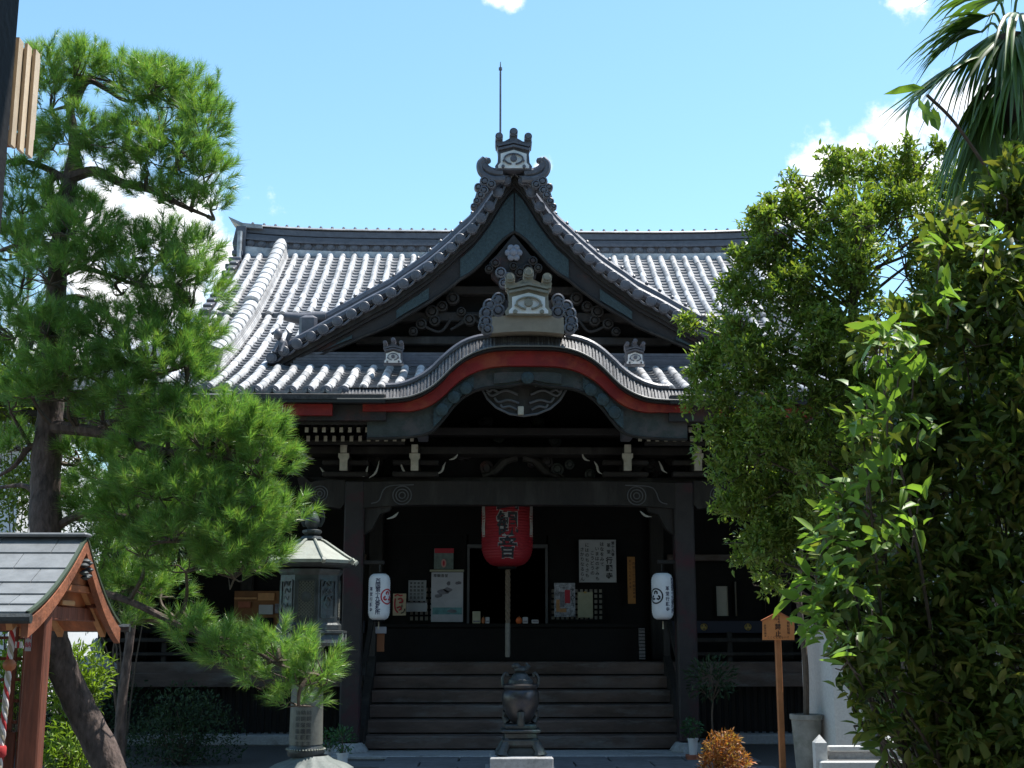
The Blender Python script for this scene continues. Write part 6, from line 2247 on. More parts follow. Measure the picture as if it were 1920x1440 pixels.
# boundary on the right: wall and the neighbour behind it
w_ = thing('boundary_wall', (8.4, 14, 0), 'long plastered boundary wall far right behind the trees', 'wall')
MB().box(8.3, 8.5, -1.2, 32, 0.0, 2.2).build('wall_body', M['housewall'], w_)
MB().box(8.1, 8.7, -1.2, 32, 2.2, 2.35, 0.05).build('wall_coping', M['tiledark'], w_)
h2 = thing('neighbour_house', (13, 22, 0), 'pale neighbouring house beyond the right boundary wall', 'house')
MB().box(9.6, 18, 12, 32, 0, 6.0).build('wall', mat('beige_house_wall', (0.45, 0.42, 0.37), 0.85, var=0.08), h2)
mb = MB()
mb.hexa([(9.0, 11.4, 5.9), (9.0, 32.6, 5.9), (14, 11.4, 7.8), (14, 32.6, 7.8), (9.0, 11.4, 6.1), (9.0, 32.6, 6.1), (14, 11.4, 8.0), (14, 32.6, 8.0)])
mb.build('roof', M['tiledark'], h2)
for k in range(5):
    wn = MB().box(9.55, 9.59, 13 + k * 3.6, 14.6 + k * 3.6, 3.2, 4.6).build('window', M['glass'], h2)
    MB().box(9.48, 9.54, 12.95 + k * 3.6, 14.65 + k * 3.6, 3.1, 3.2).build('sill', M['wood'], wn)

# ------------------------------------------------------------------ pine on the left
PY = 11.4
pine = thing('pine_tree', (P(200, 1440, PY).x, PY, 0), 'tall trained pine with layered green needle pads and leaning trunk on the left', 'tree')
pp = ppm(PY, 3)
tr = [(235, 1500), (205, 1440), (152, 1330), (112, 1240), (95, 1170), (88, 1080), (85, 980), (86, 880), (94, 780), (100, 680), (104, 580), (110, 480), (120, 400), (132, 335), (140, 270), (132, 200), (150, 140)]
trw = [62, 58, 55, 54, 54, 56, 56, 55, 48, 44, 40, 36, 32, 28, 22, 16, 10]
pts = [P(a, b, PY + 0.10 * math.sin(i)) for i, (a, b) in enumerate(tr)]
pts[0].z = -0.1
tp = catmull(pts, 90)
twd = np.interp(np.linspace(0, len(trw) - 1, 91), range(len(trw)), trw)
mb = MB()
mb.tube(tp, [w / 2 / pp * random.uniform(0.93, 1.07) for w in twd], 14)
mb.build('trunk', M['pinebark'], pine, smooth=True)


def limb(mb, pxs, Y0, dY, w0, w1, n=24, k=7, wob=0.03):
    cp = []
    for i, (a, b) in enumerate(pxs):
        t = i / (len(pxs) - 1)
        cp.append(P(a, b, Y0 + dY * t) + Vector((0, random.uniform(-wob, wob), random.uniform(-wob, wob))))
    c = catmull(cp, n)
    mb.tube(c, [(w0 + (w1 - w0) * i / n) / 2 / pp for i in range(n + 1)], k)
    return c


limbs = [([(132, 335), (180, 325), (230, 340), (290, 365), (340, 385), (390, 400)], 24, 6, -0.3), ([(125, 340), (80, 310), (30, 300), (0, 312)], 16, 6, 0.2),
         ([(140, 200), (165, 160), (200, 168), (240, 185), (300, 175), (350, 200)], 14, 4, 0.2), ([(140, 270), (200, 230), (260, 230), (320, 260), (360, 300)], 14, 4, -0.4),
         ([(112, 470), (70, 455), (30, 465), (0, 475)], 16, 6, 0.3), ([(108, 520), (150, 500), (200, 520), (260, 530), (330, 540)], 14, 4, -0.3), ([(106, 560), (150, 555), (190, 575), (215, 600), (250, 620)], 14, 5, 0.2),
         ([(100, 800), (160, 800), (220, 812), (270, 840), (330, 850), (400, 860), (480, 870)], 26, 8, -0.6), ([(100, 700), (160, 690), (230, 680), (300, 680), (350, 690)], 18, 5, -0.4),
         ([(95, 860), (60, 840), (30, 870), (0, 890)], 16, 6, 0.2), ([(92, 950), (50, 910), (0, 912)], 14, 6, 0.3), ([(88, 1000), (160, 960), (240, 970), (320, 1000), (400, 1020), (470, 1050)], 18, 5, -0.5),
         ([(100, 1140), (170, 1110), (240, 1120), (320, 1165), (380, 1190), (450, 1210), (520, 1240), (580, 1270)], 16, 5, -0.6), ([(330, 850), (360, 890), (420, 920), (500, 930), (560, 960)], 9, 4, -0.2),
         ([(95, 700), (60, 680), (20, 690)], 12, 5, 0.2), ([(320, 1165), (340, 1150), (352, 1160), (370, 1185)], 8, 5, -0.1), ([(104, 600), (60, 590), (10, 560)], 12, 5, 0.3)]
mb = MB()
limb_pts = []
for px_, w0, w1, dY in limbs:
    limb_pts += limb(mb, px_, PY, dY, w0, w1)
mb.build('limbs', M['pinebark'], pine, smooth=True)
# needle pads: (px, py, rx, ry, depth offset, density)
pads = [(125, 430, 50, 30, -.45, .9), (95, 520, 60, 34, -.45, .9), (90, 615, 60, 36, -.45, 1), (60, 730, 55, 34, -.4, 1), (120, 700, 55, 34, -.5, 1), (30, 620, 50, 40, 0, 1), (40, 460, 50, 30, -.1, .9), (20, 760, 44, 30, 0, .9), (20, 420, 40, 30, 0, .9), (140, 480, 40, 26, -.4, .8), (30, 830, 40, 30, .2, .8), (150, 850, 40, 26, .2, .8), (150, 920, 40, 34, .2, .8),
        (200, 322, 44, 20, -0.1, .8), (250, 345, 44, 20, -0.2, .8), (310, 365, 44, 22, -0.25, .9), (355, 385, 40, 22, -0.3, .9), (60, 345, 50, 22, 0.2, .8), (110, 340, 36, 18, .1, .6),
        (140, 130, 62, 42, 0, 1), (215, 140, 70, 42, 0.1, 1), (290, 160, 70, 48, -0.1, 1), (345, 190, 55, 50, 0, 1), (385, 245, 36, 60, -0.2, 1), (300, 230, 75, 45, 0.2, 1), (235, 265, 70, 38, -0.3, 1), (160, 262, 62, 34, -0.2, 1), (95, 195, 45, 40, 0.1, 1),
        (100, 270, 50, 30, 0.2, .9), (330, 300, 70, 42, -0.3, 1), (385, 335, 42, 40, -0.3, 1), (395, 385, 26, 26, -0.3, .9), (90, 140, 34, 45, 0.1, 1), (40, 300, 45, 20, 0.2, .7), (280, 320, 50, 24, -0.2, .8),
        (40, 390, 52, 34, 0.2, 1), (100, 390, 44, 30, 0, .9), (150, 405, 26, 26, 0.2, .5), (60, 440, 60, 26, 0.2, .9), (185, 400, 24, 18, .1, .4), (170, 440, 44, 26, -.1, .8), (20, 480, 40, 20, .3, .6),
        (250, 470, 66, 34, -0.2, 1), (320, 470, 62, 34, 0.1, 1), (375, 500, 38, 40, -0.2, 1), (200, 500, 55, 32, -0.3, .9), (290, 525, 75, 34, -0.4, 1), (360, 560, 46, 40, -0.3, 1), (300, 585, 60, 30, -0.2, 1), (230, 545, 40, 22, 0, .7),
        (40, 570, 55, 36, 0.3, .9), (40, 530, 50, 26, 0.2, .9), (150, 590, 36, 22, 0, .6),
        (150, 640, 70, 34, -0.2, 1), (230, 630, 75, 40, -0.3, 1), (320, 640, 70, 38, -0.3, 1), (370, 650, 36, 34, -0.3, 1), (280, 690, 85, 42, -0.5, 1), (190, 700, 80, 40, -0.4, 1), (350, 710, 60, 46, -0.4, 1), (60, 640, 60, 40, 0.2, 1), (40, 700, 55, 36, 0.2, 1),
        (130, 740, 55, 30, -0.3, .9), (240, 750, 70, 36, -0.5, 1), (320, 770, 70, 38, -0.5, 1), (200, 790, 55, 28, -0.2, .8),
        (420, 790, 66, 34, -0.5, 1), (490, 800, 60, 34, -0.5, 1), (380, 830, 66, 34, -0.6, 1), (460, 845, 66, 32, -0.6, 1), (525, 830, 38, 32, -0.5, 1), (520, 885, 46, 34, -0.5, 1), (430, 890, 60, 32, -0.4, 1), (300, 850, 60, 34, -0.4, 1), (240, 850, 50, 30, 0, .9),
        (210, 890, 55, 36, 0, .9), (300, 920, 75, 40, -0.6, 1), (370, 945, 70, 40, -0.7, 1), (440, 960, 60, 40, -0.7, 1), (500, 985, 46, 34, -0.6, 1), (555, 962, 38, 24, -0.5, 1), (250, 960, 70, 44, -0.3, 1), (480, 940, 50, 30, -.4, 1),
        (330, 1000, 70, 38, -0.6, 1), (420, 1015, 62, 40, -0.7, 1), (490, 1055, 40, 36, -0.6, 1), (440, 1070, 46, 34, -0.6, 1), (270, 1030, 60, 38, -0.2, 1), (190, 960, 50, 40, 0.1, .9), (200, 1040, 50, 40, 0.2, .8), (350, 1060, 50, 30, -.3, .8),
        (250, 1090, 45, 30, 0, .8), (300, 1110, 46, 26, .2, .7), (215, 1170, 36, 30, 0, .9), (180, 1120, 30, 30, .2, .8),
        (330, 1190, 42, 22, -0.2, .8), (390, 1205, 50, 24, -0.4, 1), (450, 1215, 56, 30, -0.5, 1), (520, 1225, 56, 32, -0.6, 1), (560, 1270, 50, 34, -0.6, 1), (600, 1275, 30, 28, -0.6, 1), (500, 1275, 50, 24, -0.5, .9), (560, 1315, 40, 18, -0.6, .8), (430, 1240, 40, 18, -.4, .7)]
CC, AA = [], []
tw = MB()
LP = np.array([tuple(v) for v in limb_pts])
for (px, py, rx, ry, dY, den) in pads:
    c = np.array(P(px, py, PY + dY))
    r = np.array((rx / pp, (0.55 * rx + 12) / pp, ry / pp))
    g_ = 1.16 if py < 1140 else 0.98
    rx, ry = rx * g_, ry * g_
    if px > 450 and 780 < py < 1000:
        px -= 28
        c = np.array(P(px, py, PY + dY))
    if 370 < px < 530 and 770 < py < 1010:
        den *= 0.8
    nn = int(rx * ry / 72 * den) + 6
    C, D = ell_pts(nn, c + rng.normal(0, 0.03, 3), r * rng.uniform(0.85, 1.15, 3), 0.5, -0.5)
    A = D * np.array((0.8, 0.8, 0.5)) + np.array((0, -0.1, 0.62)) + rng.normal(0, 0.2, D.shape)
    # an odd long candle on top
    CC.append(C)
    AA.append(A)
    near = LP[np.argmin(((LP - c) ** 2).sum(1) + np.where(LP[:, 2] > c[2] + 0.05, 3.0 * (LP[:, 2] - c[2]) ** 2 + 0.3, 0))]
    mid = (near + c) / 2 + rng.normal(0, 0.04, 3)
    tw.tube(catmull([near, mid, c - (0, 0, r[2] * 0.4)], 8), np.linspace(0.022, 0.012, 9), 5)
    for k in range(0, len(C), 5):
        e = C[k]
        m_ = (c - np.array((0, 0, r[2] * 0.5)) + e) / 2 + rng.normal(0, 0.03, 3)
        tw.tube([c - (0, 0, r[2] * 0.4), m_, e], [0.009, 0.007, 0.004], 4, cap=False)
tag(tw.build('twigs', M['twig'], pine, fix=False), kind='stuff')
CC, AA = np.concatenate(CC), np.concatenate(AA)
needle_cloud('needles', CC, AA, M['needle'], pine, per=80, ln=0.13, shoot=0.15, w=0.0048)
# long upright candles on the crown
cs = [(85, 70), (145, 100), (175, 88), (215, 120), (250, 118), (305, 118), (325, 125), (375, 160), (405, 150), (422, 218), (412, 260), (120, 110)]
C = np.array([P(a, b + 28, PY + random.uniform(-.2, .2)) for a, b in cs])
A = rng.normal(0, 0.18, C.shape) + (0.1, 0, 1)
needle_cloud('crown_shoots', C, A, M['needle'], pine, per=150, ln=0.085, shoot=0.26, w=0.0044)


# ------------------------------------------------------------------ broadleaf trees on the right
def tree_leaves(name, parent, blobs, Y, m, leaf, wr, dens, inner=0.3, dirup=0.35, young=None):
    CC, DD = [], []
    s = ppm(Y, 2.5)
    for (px, py, rx, ry, dY, den) in blobs:
        px += 22 if Y < 6 and py > 850 and px < 1750 else 0
        c = np.array(P(px, py, Y + dY))
        r = np.array((rx / s, 0.75 * rx / s, ry / s))
        nn = int(rx * ry * dens * den) + 4
        # twig tips, then a spray of leaves on each
        nsub = 7
        S0, _d = ell_pts(nsub, c, r * 0.8, 0.45, -1)
        TT = [ell_pts(max(2, nn // (7 * nsub)), s0_, r * rng.uniform(0.40, 0.62), 0.5, -0.7) for s0_ in S0]
        T, D = np.concatenate([q[0] for q in TT]), np.concatenate([q[1] for q in TT])
        for k in range(7):
            j = rng.normal(0, leaf * 0.55, T.shape)
            a = D * 0.45 + rng.normal(0, 0.6, T.shape) + np.array((0, 0, dirup))
            CC.append(T + j * 0.6)
            DD.append(a)
    C, D = np.concatenate(CC), np.concatenate(DD)
    L = leaf * rng.uniform(0.55, 1.3, len(C))
    return leaf_cloud(name, C, D, L, L * wr, m, parent), C


OY = 10.6
osm = thing('evergreen_tree', (P(1560, 1440, OY).x, OY, 0), 'rounded small-leaved evergreen tree hiding the right side of the roof', 'tree')
oblobs = [(1790, 330, 60, 60, .3, 1), (1800, 430, 70, 70, .2, 1), (1790, 540, 80, 80, .1, 1), (1310, 690, 30, 40, 0, .8), (1300, 760, 24, 30, 0, .7), (1445, 410, 34, 30, .1, .8), (1500, 340, 30, 30, 0, .8), (1560, 330, 70, 50, 0, 1), (1640, 320, 80, 50, .1, 1), (1720, 320, 70, 50, .2, 1), (1500, 390, 60, 50, 0, 1), (1430, 430, 46, 40, 0, 1), (1580, 410, 90, 60, -.3, 1), (1680, 410, 90, 60, -.2, 1), (1400, 480, 40, 40, 0, 1),
          (1470, 490, 80, 60, -.2, 1), (1580, 510, 100, 70, -.4, 1), (1700, 520, 100, 80, -.2, 1), (1390, 560, 60, 55, -.1, 1), (1480, 590, 90, 70, -.3, 1), (1600, 620, 110, 80, -.4, 1), (1345, 640, 55, 50, 0, 1), (1420, 670, 90, 70, -.3, 1),
          (1520, 700, 100, 80, -.4, 1), (1330, 710, 48, 55, 0, 1), (1640, 730, 110, 90, -.3, 1), (1370, 770, 70, 60, -.2, 1), (1460, 800, 90, 80, -.4, 1), (1350, 830, 56, 50, -.1, 1), (1560, 830, 100, 80, -.3, 1), (1400, 890, 70, 60, -.2, 1),
          (1480, 910, 80, 70, -.3, 1), (1390, 950, 46, 46, -.1, 1), (1450, 990, 66, 60, -.2, 1), (1410, 1030, 40, 50, -.1, .9), (1450, 1075, 40, 40, -.1, .8), (1520, 1010, 80, 80, -.1, .9), (1600, 940, 80, 80, 0, .9), (1440, 1100, 26, 26, 0, .6), (1740, 620, 90, 90, .1, .9), (1760, 430, 80, 80, .3, .9)]
for k in range(34):
    b0 = oblobs[int(rng.integers(len(oblobs)))]
    an = rng.uniform(0, 6.28)
    oblobs.append((b0[0] + b0[2] * 1.05 * math.cos(an), b0[1] + b0[3] * 1.05 * math.sin(an), rng.uniform(14, 30), rng.uniform(14, 34), b0[4] - 0.2, 1.3))
o_, OC = tree_leaves('foliage', osm, oblobs, OY, M['osman'], 0.056, 0.40, 0.37, 0.25)
so_ = ppm(OY, 2.5)
mb = MB()
ob = P(1740, 1440, OY)
trunk_pts = [(ob.x, OY, -0.05), (ob.x - 0.05, OY, 0.7), (ob.x - 0.1, OY, 1.4), tuple(P(1650, 900, OY)), tuple(P(1600, 650, OY)), tuple(P(1610, 450, OY))]
tpts = catmull(trunk_pts, 30)
mb.tube(tpts, np.linspace(0.11, 0.03, 31), 10)
for (px, py, rx, ry, dY, den) in oblobs:
    e = np.array(P(px, py, OY + dY))
    k = int(np.argmin([abs(v.z - (e[2] - 0.5)) for v in tpts]))
    s0 = np.array(tpts[k])
    mb.tube(catmull([s0, (s0 * 0.5 + e * 0.5) + rng.normal(0, .06, 3), e], 8), np.linspace(0.018, 0.006, 9), 5)
    for q in range(5):
        e2 = e + rng.normal(0, 0.5, 3) * np.array((rx, rx * .7, ry)) / so_
        mb.tube([e, (e + e2) / 2 + rng.normal(0, .03, 3), e2], [0.008, 0.006, 0.003], 4)
mb.build('trunk', M['twig'], osm, smooth=True, fix=False)

# near bush with broad glossy leaves
BY2 = 5.2
bush = thing('broadleaf_bush', (P(1780, 1440, BY2).x, BY2, 0), 'large dark glossy broad-leaved bush filling the right edge', 'bush')
bb_ = [(1900, 320, 70, 60, .4, .9), (1960, 420, 80, 100, .3, 1), (1930, 560, 60, 90, .2, 1), (1920, 780, 60, 100, 0, 1), (1850, 400, 40, 40, .4, .7), (1640, 640, 45, 30, -.2, .8), (1700, 620, 60, 50, .1, .8), (1780, 460, 60, 60, .2, .9), (1840, 520, 90, 80, .1, 1), (1800, 620, 90, 80, .1, 1), (1890, 400, 60, 80, .3, 1), (1890, 660, 80, 90, .1, 1), (1740, 720, 80, 70, .2, 1),
       (1800, 790, 110, 90, .2, 1), (1690, 830, 70, 60, .1, 1), (1620, 830, 40, 36, -.1, .8), (1880, 860, 100, 100, .1, 1), (1650, 930, 80, 60, .1, 1), (1580, 960, 46, 40, 0, .9), (1750, 940, 110, 90, .2, 1), (1540, 1010, 30, 34, 0, .8), (1600, 1060, 70, 60, .1, 1),
       (1540, 1100, 36, 34, 0, .9), (1700, 1060, 100, 90, .2, 1), (1840, 1040, 120, 110, .2, 1), (1530, 1160, 26, 24, 0, .8), (1600, 1160, 60, 50, .1, 1), (1690, 1190, 90, 80, .2, 1), (1800, 1180, 110, 100, .1, 1), (1890, 1220, 90, 110, 0, 1), (1650, 1270, 60, 60, .1, .7),
       (1740, 1310, 90, 80, .2, 1), (1850, 1340, 110, 100, .1, 1), (1700, 1400, 60, 60, .2, .8), (1790, 1430, 110, 80, .2, 1), (1910, 1440, 100, 90, .1, 1), (1980, 900, 100, 200, .2, 1), (1990, 1250, 100, 200, .2, 1), (1980, 560, 90, 160, .3, 1), (1570, 1215, 34, 34, 0, 1), (1600, 1290, 40, 46, 0, .8), (1590, 1240, 40, 30, -.1, .9), (1620, 1360, 40, 50, 0, .6),
       (1850, 950, 90, 90, .6, 1), (1800, 1300, 120, 120, .6, 1), (1880, 700, 90, 120, .6, 1)]
b_, BC = tree_leaves('foliage', bush, bb_, BY2, M['camel'], 0.074, 0.42, 0.062, 0.2, 0.2)
# sunlit young sprays at the tips: whorls of leaves
CC, DD = [], []
mb = MB()
for (px, py, a) in ((1590, 770, 170), (1610, 800, 150), (1600, 745, 120), (1640, 640, 190), (1625, 620, 170), (1690, 700, 100), (1545, 960, 160), (1540, 930, 140), (1520, 1000, 190), (1570, 1040, 170), (1500, 1075, 180), (1495, 1095, 190), (1505, 1150, 180), (1500, 1165, 200), (1560, 1000, 150),
                    (1540, 1180, 190), (1600, 905, 150), (1650, 870, 120), (1700, 800, 110), (1560, 1090, 170), (1580, 1195, 200), (1640, 1000, 140), (1700, 640, 150), (1640, 775, 130), (1760, 560, 140), (1690, 1000, 120), (1610, 1140, 170), (1830, 440, 110), (1700, 930, 120), (1740, 470, 150), (1660, 700, 100)):
    o = np.array(P(px + 26, py + 6, BY2 - 0.5 - random.uniform(0, 0.15)))
    ax = np.array((math.cos(R(a)), -0.35, 0.05 + abs(math.sin(R(a))) * 0.45))
    ax /= np.linalg.norm(ax)
    for k in range(int(rng.integers(6, 14))):
        CC.append(o + rng.normal(0, 0.03, 3))
        DD.append(ax * 0.8 + rng.normal(0, 0.55, 3))
    mb.tube([o + np.array((0.10, 0.34, -0.02)), o + np.array((0.04, 0.14, 0.01)), o], [0.004, 0.003, 0.002], 5)
CC, DD = np.array(CC), np.array(DD)
L = rng.uniform(0.045, 0.11, len(CC))
leaf_cloud('young_leaves', CC, DD, L, L * 0.42, M['young'], bush)
# branches
root = np.array((P(1800, 1440, BY2 + .3).x, BY2 + 0.3, -0.05))
for (px, py, rx, ry, dY, den) in bb_:
    e = np.array(P(px, py, BY2 + dY))
    m1 = root + (e - root) * 0.45 + rng.normal(0, 0.1, 3) + np.array((0.1, 0.1, 0.1))
    mb.tube(catmull([root + rng.normal(0, .05, 3) * (1, 1, 0), m1, e], 12), np.linspace(0.013, 0.004, 13), 5)
    for q in range(4):
        e2 = e + rng.normal(0, 0.5, 3) * np.array((rx, rx * .7, ry)) / ppm(BY2, 1.5)
        mb.tube([e, (e + e2) / 2 + rng.normal(0, .02, 3), e2], [0.006, 0.004, 0.002], 4)
mb.build('branches', M['twig'], bush, smooth=True, fix=False)

# ------------------------------------------------------------------ fan palm, upper right
FYp = 8.2
hub = P(1893, 70, FYp)
palm = thing('fan_palm', (hub.x + 0.1, FYp, 0), 'fan palm with drooping leaf blades in the upper right corner', 'palm')
mb = MB()
mb.tube(catmull([(hub.x + 0.15, FYp, -0.05), (hub.x + 0.1, FYp, 2.2), (hub.x, FYp, hub.z)], 24), [0.10 + 0.012 * (i % 2) for i in range(25)], 10)
mb.build('trunk', M['pinebark'], palm, smooth=True)


def fan(name, c, out, R0, nseg, droop, m, spread=1.25, w=0.034):
    out = np.array(out, float)
    out /= np.linalg.norm(out)
    side = np.cross(out, (0, 0, 1.0))
    side /= np.linalg.norm(side) + 1e-9
    nrm = np.cross(side, out)
    c = np.array(c)
    V, F = [], []
    for k in range(nseg):
        a = (k / (nseg - 1) - 0.5) * 2 * spread + random.gauss(0, 0.05)
        dk = droop * random.uniform(0.6, 1.4)
        d = out * math.cos(a) + side * math.sin(a)
        ln = R0 * (0.82 + 0.18 * math.cos(a)) * random.uniform(0.75, 1.1)
        wd = np.cross(d, nrm)
        wd = wd + nrm * random.uniform(-0.5, 0.5)
        wd /= np.linalg.norm(wd)
        b0 = len(V)
        for j in range(7):
            t = j / 6
            p = c + d * ln * t * (1 - 0.12 * dk * t) + np.array((0, 0, -1)) * ln * dk * t ** 2.4
            ww = w * (0.35 + 0.65 * math.sin(min(1, t * 2.2) * math.pi / 2)) * (1 - max(0, t - 0.55) / 0.46) + 0.002
            V += [p - wd * ww / 2, p + nrm * ww * 0.25, p + wd * ww / 2]
        for j in range(6):
            q = b0 + j * 3
            F += [(q, q + 1, q + 4, q + 3), (q + 1, q + 2, q + 5, q + 4)]
    return obj(name, np_mesh(name, np.array(V), np.array(F)), m, palm)


fans = [((1840, 60), (-1, -.1, -.15), .55, 12, .5, .5), ((1860, 140), (-.6, .2, -.9), .85, 16, .3, .6), ((1890, 150), (-.4, .3, -1), .95, 16, .2, .6), ((1850, 200), (-.25, -.2, -1), .75, 14, .3, .45), ((1900, 60), (-.3, -.6, -.5), .8, 18, .6, .9), ((1930, 200), (0, -.2, -1), .9, 16, .2, .7),
        ((1845, 105), (-1, -.2, -.45), .82, 16, .25, .45), ((1850, 30), (-1, .1, -.2), .62, 14, .35, .7), ((1870, 60), (-.7, -.4, -.6), .7, 16, .6, .9), ((1835, 170), (-.3, -.1, -1), .85, 14, .3, .6), ((1880, 190), (0, -.3, -1), .8, 16, .3, .7),
        ((1910, 110), (-.5, -.3, -.6), .75, 16, .4, .6), ((1915, 30), (.2, -.4, -.2), .8, 18, .7, 1.2), ((1905, 210), (.2, 0, -1), .8, 14, .3, .7), ((1930, 120), (.8, -.2, -.3), .8, 16, .5, 1.0), ((1870, 0), (-.6, .2, .5), .8, 16, .5, .9), ((1920, -20), (.3, .1, .8), .8, 16, .5, 1.1), ((1860, 240), (-.15, .1, -1), .7, 12, .2, .5)]
for (pq, out, R0, ns, dr, sp) in fans:
    c = P(pq[0], pq[1], FYp + random.uniform(-.25, .25))
    fan('fan_leaf', c, out, R0, ns + 5, dr, M['palmleaf'], sp)
    mb = MB()
    mb.tube(catmull([hub + Vector((0, 0, -0.15)), hub.lerp(c, 0.5) + Vector((0, 0, 0.08)), c], 8), 0.010, 5)
    mb.build('leaf_stalk', M['palmleaf'], palm, smooth=True)
fan('dry_leaf', P(1900, 200, FYp + .2), (-.1, 0, -1), .55, 14, .2, M['deadleaf'], .6)
fan('dry_leaf', P(1880, 260, FYp + .3), (-.2, 0, -1), .5, 10, .2, M['deadleaf'], .5)
# broad leaves poking out beside the palm
CC = np.array([P(a, b, 7.6) for a, b in ((1735, 165), (1730, 172), (1728, 180), (1740, 185), (1750, 200), (1745, 205))])
DD = np.array([(-1, -.1, -.05), (-.9, 0, -.45), (-.5, -.3, -.8), (-.3, -.2, -1), (.1, 0, -1), (.4, -.2, -1)])
lq = thing('loquat_sprig', tuple(P(1760, 220, 7.7)), 'few large drooping leaves beside the palm blades', 'branch')
leaf_cloud('big_leaves', CC, DD, np.array((.30, .24, .2, .2, .18, .16)), np.array((.085, .08, .08, .09, .08, .07)), M['young'], lq, curl=0.35, kind='stuff')
mb = MB()
mb.tube(catmull([P(1738, 178, 7.6), P(1790, 230, 7.7), P(1860, 330, 7.9)], 10), 0.012, 6)
mb.build('twig', M['twig'], lq, smooth=True)

# ------------------------------------------------------------------ planting on the left
def shrub(name, label, px, py, rx, ry, Y, m, n, leaf, cat='shrub', wr=0.45, blobs=5):
    s = ppm(Y, 1)
    c0 = np.array(P(px, py, Y))
    t = thing(name, (c0[0], Y, 0), label, cat)
    CC, DD = [], []
    mb = MB()
    for k in range(blobs):
        off = rng.uniform(-0.45, 0.45, 3) * np.array((rx, rx, ry)) / s if blobs > 1 else np.zeros(3)
        C, D = ell_pts(n // blobs, c0 + off, np.array((rx, rx, ry)) / s * (0.7 if blobs > 1 else 1), 0.4)
        CC.append(C)
        DD.append(D * 0.5 + rng.normal(0, 0.5, D.shape) + (0, 0, 0.25))
        for q in range(5 if cat == 'shrub' else 1):
            e = C[q]
            mb.tube(catmull([(c0[0] + random.uniform(-.06, .06), Y, 0), (c0 + off) * 0.5 + np.array((c0[0], Y, 0)) * 0.5, e], 6), np.linspace(0.015, 0.004, 7), 5)
    C, D = np.concatenate(CC), np.concatenate(DD)
    ok = C[:, 2] > 0.02
    C, D = C[ok], D[ok]
    L = leaf * rng.uniform(0.7, 1.25, len(C))
    leaf_cloud('foliage', C, D, L, L * wr, m, t)
    mb.build('stems', M['twig'], t, fix=False)
    return t


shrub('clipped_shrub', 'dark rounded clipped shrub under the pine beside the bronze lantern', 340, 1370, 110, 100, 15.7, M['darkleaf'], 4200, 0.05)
shrub('bamboo_shrub', 'bright lime green shrub behind the leaning pine trunk', 150, 1280, 60, 80, 12.9, M['limeleaf'], 1500, 0.085, wr=0.22)
shrub('bamboo_shrub', 'lime green leafy shrub low behind the small shrine post', 120, 1410, 70, 60, 12.7, M['limeleaf'], 1300, 0.08, wr=0.25)
shrub('bamboo_shrub', 'sunny green shrub seen through the shrine lattice', 20, 1320, 60, 120, 11.2, M['limeleaf'], 1500, 0.07, wr=0.3)
shrub('garden_tree', 'dark green bushy tree behind the pine trunk at far left', 60, 760, 150, 150, 17.5, M['osman'], 5000, 0.08, cat='tree', blobs=8)
shrub('garden_tree', 'yellow green foliage high behind the pine at the left edge', -10, 740, 70, 70, 15.5, M['limeleaf'], 900, 0.11, cat='tree', blobs=4)
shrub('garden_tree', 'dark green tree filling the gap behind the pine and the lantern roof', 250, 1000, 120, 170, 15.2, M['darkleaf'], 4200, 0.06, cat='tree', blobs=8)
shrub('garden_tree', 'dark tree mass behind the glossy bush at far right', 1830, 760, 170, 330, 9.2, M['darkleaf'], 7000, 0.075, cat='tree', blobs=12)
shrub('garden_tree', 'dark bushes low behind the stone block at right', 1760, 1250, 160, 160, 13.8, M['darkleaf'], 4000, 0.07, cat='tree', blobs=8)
shrub('garden_tree', 'leafy green mass behind the pine trunk just above the small shrine roof', 60, 930, 130, 70, 16.5, M['osman'], 2600, 0.075, cat='tree', blobs=6)
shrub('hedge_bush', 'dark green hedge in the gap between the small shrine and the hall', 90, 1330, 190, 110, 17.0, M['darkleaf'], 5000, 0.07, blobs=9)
# stone lantern behind the trunk
c = P(175, 1300, 16.9)
t = thing('stone_lantern', (c.x, 16.9, 0), 'dim grey stone lantern behind the leaning pine trunk', 'lantern')
s_ = 1 / ppm(16.9, 1)
H = lambda py: P(175, py, 16.9).z
for nm, prof in (('base', [(40, 0.0), (40, 0.12), (22, 0.2)]), ('shaft', [(18, 0.2), (15, 0.4), (17, H(1318))]), ('platform', [(16, H(1317)), (34, H(1302)), (34, H(1292))]), ('light_box', [(22, H(1291)), (22, H(1255))]), ('cap', [(44, H(1254)), (42, H(1246)), (20, H(1230)), (8, H(1226))]), ('jewel', [(7, H(1225)), (11, H(1214)), (8, H(1204)), (1, H(1196))])):
    MB().lathe([(r * s_ if i >= 0 else r, z) for i, (r, z) in enumerate(prof)], (c.x, 16.9, 0), 6 if nm not in ('shaft', 'jewel') else 16).build(nm, M['stone'], t)
# slim second trunk
c = P(228, 1400, 14.6)
t = thing('slim_tree', (c.x, 14.6, 0), 'slim grey trunk rising between the pine and the clipped shrub', 'tree')
mb = MB()
mb.tube(catmull([(c.x, 14.6, -0.05), (c.x - 0.03, 14.6, 0.6), (c.x + 0.02, 14.6, 1.4), (c.x + 0.1, 14.6, 2.4)], 20), np.linspace(0.065, 0.04, 21), 10)
mb.build('trunk', M['pinebark'], t, smooth=True)
C, D = ell_pts(500, (c.x + 0.15, 14.6, 2.6), (0.6, 0.5, 0.5), 0.2)
leaf_cloud('crown', C, D + rng.normal(0, .5, D.shape), 0.06, 0.025, M['darkleaf'], t)
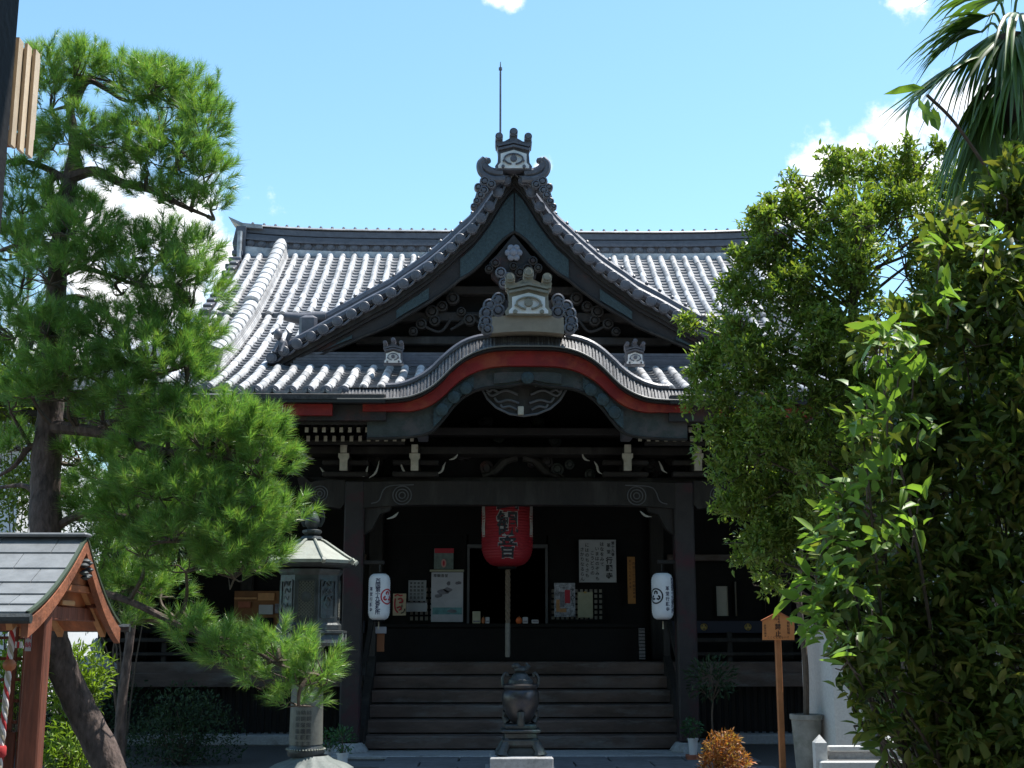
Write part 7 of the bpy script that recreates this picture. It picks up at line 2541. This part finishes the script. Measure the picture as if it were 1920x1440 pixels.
# wall lamp under the eaves of the left wing
c = P(266, 1010, 18.2)
t = thing('wall_lamp', (c.x, 18.2, c.z), 'small white lamp hanging at the left wing behind the pine', 'lamp')
MB().lathe([(0.04, 0.14), (0.09, 0.12), (0.08, -0.02), (0.03, -0.05)], tuple(c), 16).build('shade', M['plasticwhite'], t, smooth=True)
MB().tube([c + Vector((0, 0, 0.14)), c + Vector((0, 0, 2.2))], 0.008, 6).build('cord', M['black'], t)
# neighbouring white house glimpsed at the far left
hs = thing('neighbour_house', (-12.5, 27, 0), 'white neighbouring house glimpsed through the pine at far left', 'house')
MB().box(-17, -9.2, 24, 31, 0, 5.2).build('wall', M['housewall'], hs)
mb = MB()
mb.hexa([(-17.6, 23.4, 5.1), (-8.8, 23.4, 5.1), (-17.6, 27.5, 7.0), (-8.8, 27.5, 7.0), (-17.6, 23.4, 5.3), (-8.8, 23.4, 5.3), (-17.6, 27.5, 7.2), (-8.8, 27.5, 7.2)])
mb.build('roof', M['tiledark'], hs)
for k in range(3):
    w_ = MB().box(-16 + k * 2.4, -14.8 + k * 2.4, 23.95, 23.99, 2.6, 3.8).build('window', M['glass'], hs)
    MB().box(-16.06 + k * 2.4, -14.74 + k * 2.4, 23.9, 23.945, 2.5, 2.6).build('sill', M['wood'], w_)

# unseen tree added to block front sky light from the porch
ct = thing('sky_block_tree', (6.0, 3.6, 0), 'unseen tree added beside the gate to block sky light, crown arching above the picture', 'tree')
mb = MB()
mb.tube(catmull([(6.0, 3.6, -0.1), (5.95, 3.6, 3), (5.7, 4.0, 6), (5.4, 4.6, 8)], 24), np.linspace(0.28, 0.12, 25), 12)
CC, DD = [], []
for k in range(26):
    e = np.array((7.0, 4.8, 8.9)) + rng.uniform(-1, 1, 3) * np.array((2.7, 3.4, 1.1))
    mb.tube(catmull([(5.5, 4.3, 7), (np.array((5.4, 4.4, 8.2)) + e) / 2, e], 8), np.linspace(0.07, 0.02, 9), 6)
    C, D = ell_pts(420, e, (1.1, 1.1, 0.6), 0.2)
    CC.append(C)
    DD.append(D + rng.normal(0, .6, D.shape))
mb.build('trunk', M['twig'], ct, smooth=True, fix=False)
leaf_cloud('crown', np.concatenate(CC), np.concatenate(DD), 0.16, 0.085, M['camel'], ct, simple=True)

ct = thing('sky_block_tree', (-6.4, 3.2, 0), 'unseen tree added left of the gate to block sky light, crown outside the picture', 'tree')  # second unseen tree, added to cut sky light from the left
mb = MB()
mb.tube(catmull([(-6.4, 3.2, -0.1), (-6.3, 3.2, 3), (-6.0, 3.4, 6), (-5.6, 3.8, 8)], 24), np.linspace(0.28, 0.12, 25), 12)
CC, DD = [], []
for k in range(24):
    e = np.array((-5.4, 3.6, 8.8)) + rng.uniform(-1, 1, 3) * np.array((2.4, 3.0, 1.2))
    mb.tube(catmull([(-6.0, 3.4, 6.6), (np.array((-5.8, 3.6, 7.8)) + e) / 2, e], 8), np.linspace(0.07, 0.02, 9), 6)
    C, D = ell_pts(400, e, (1.1, 1.1, 0.6), 0.2)
    CC.append(C)
    DD.append(D + rng.normal(0, .6, D.shape))
mb.build('trunk', M['twig'], ct, smooth=True, fix=False)
leaf_cloud('crown', np.concatenate(CC), np.concatenate(DD), 0.16, 0.085, M['camel'], ct, simple=True)
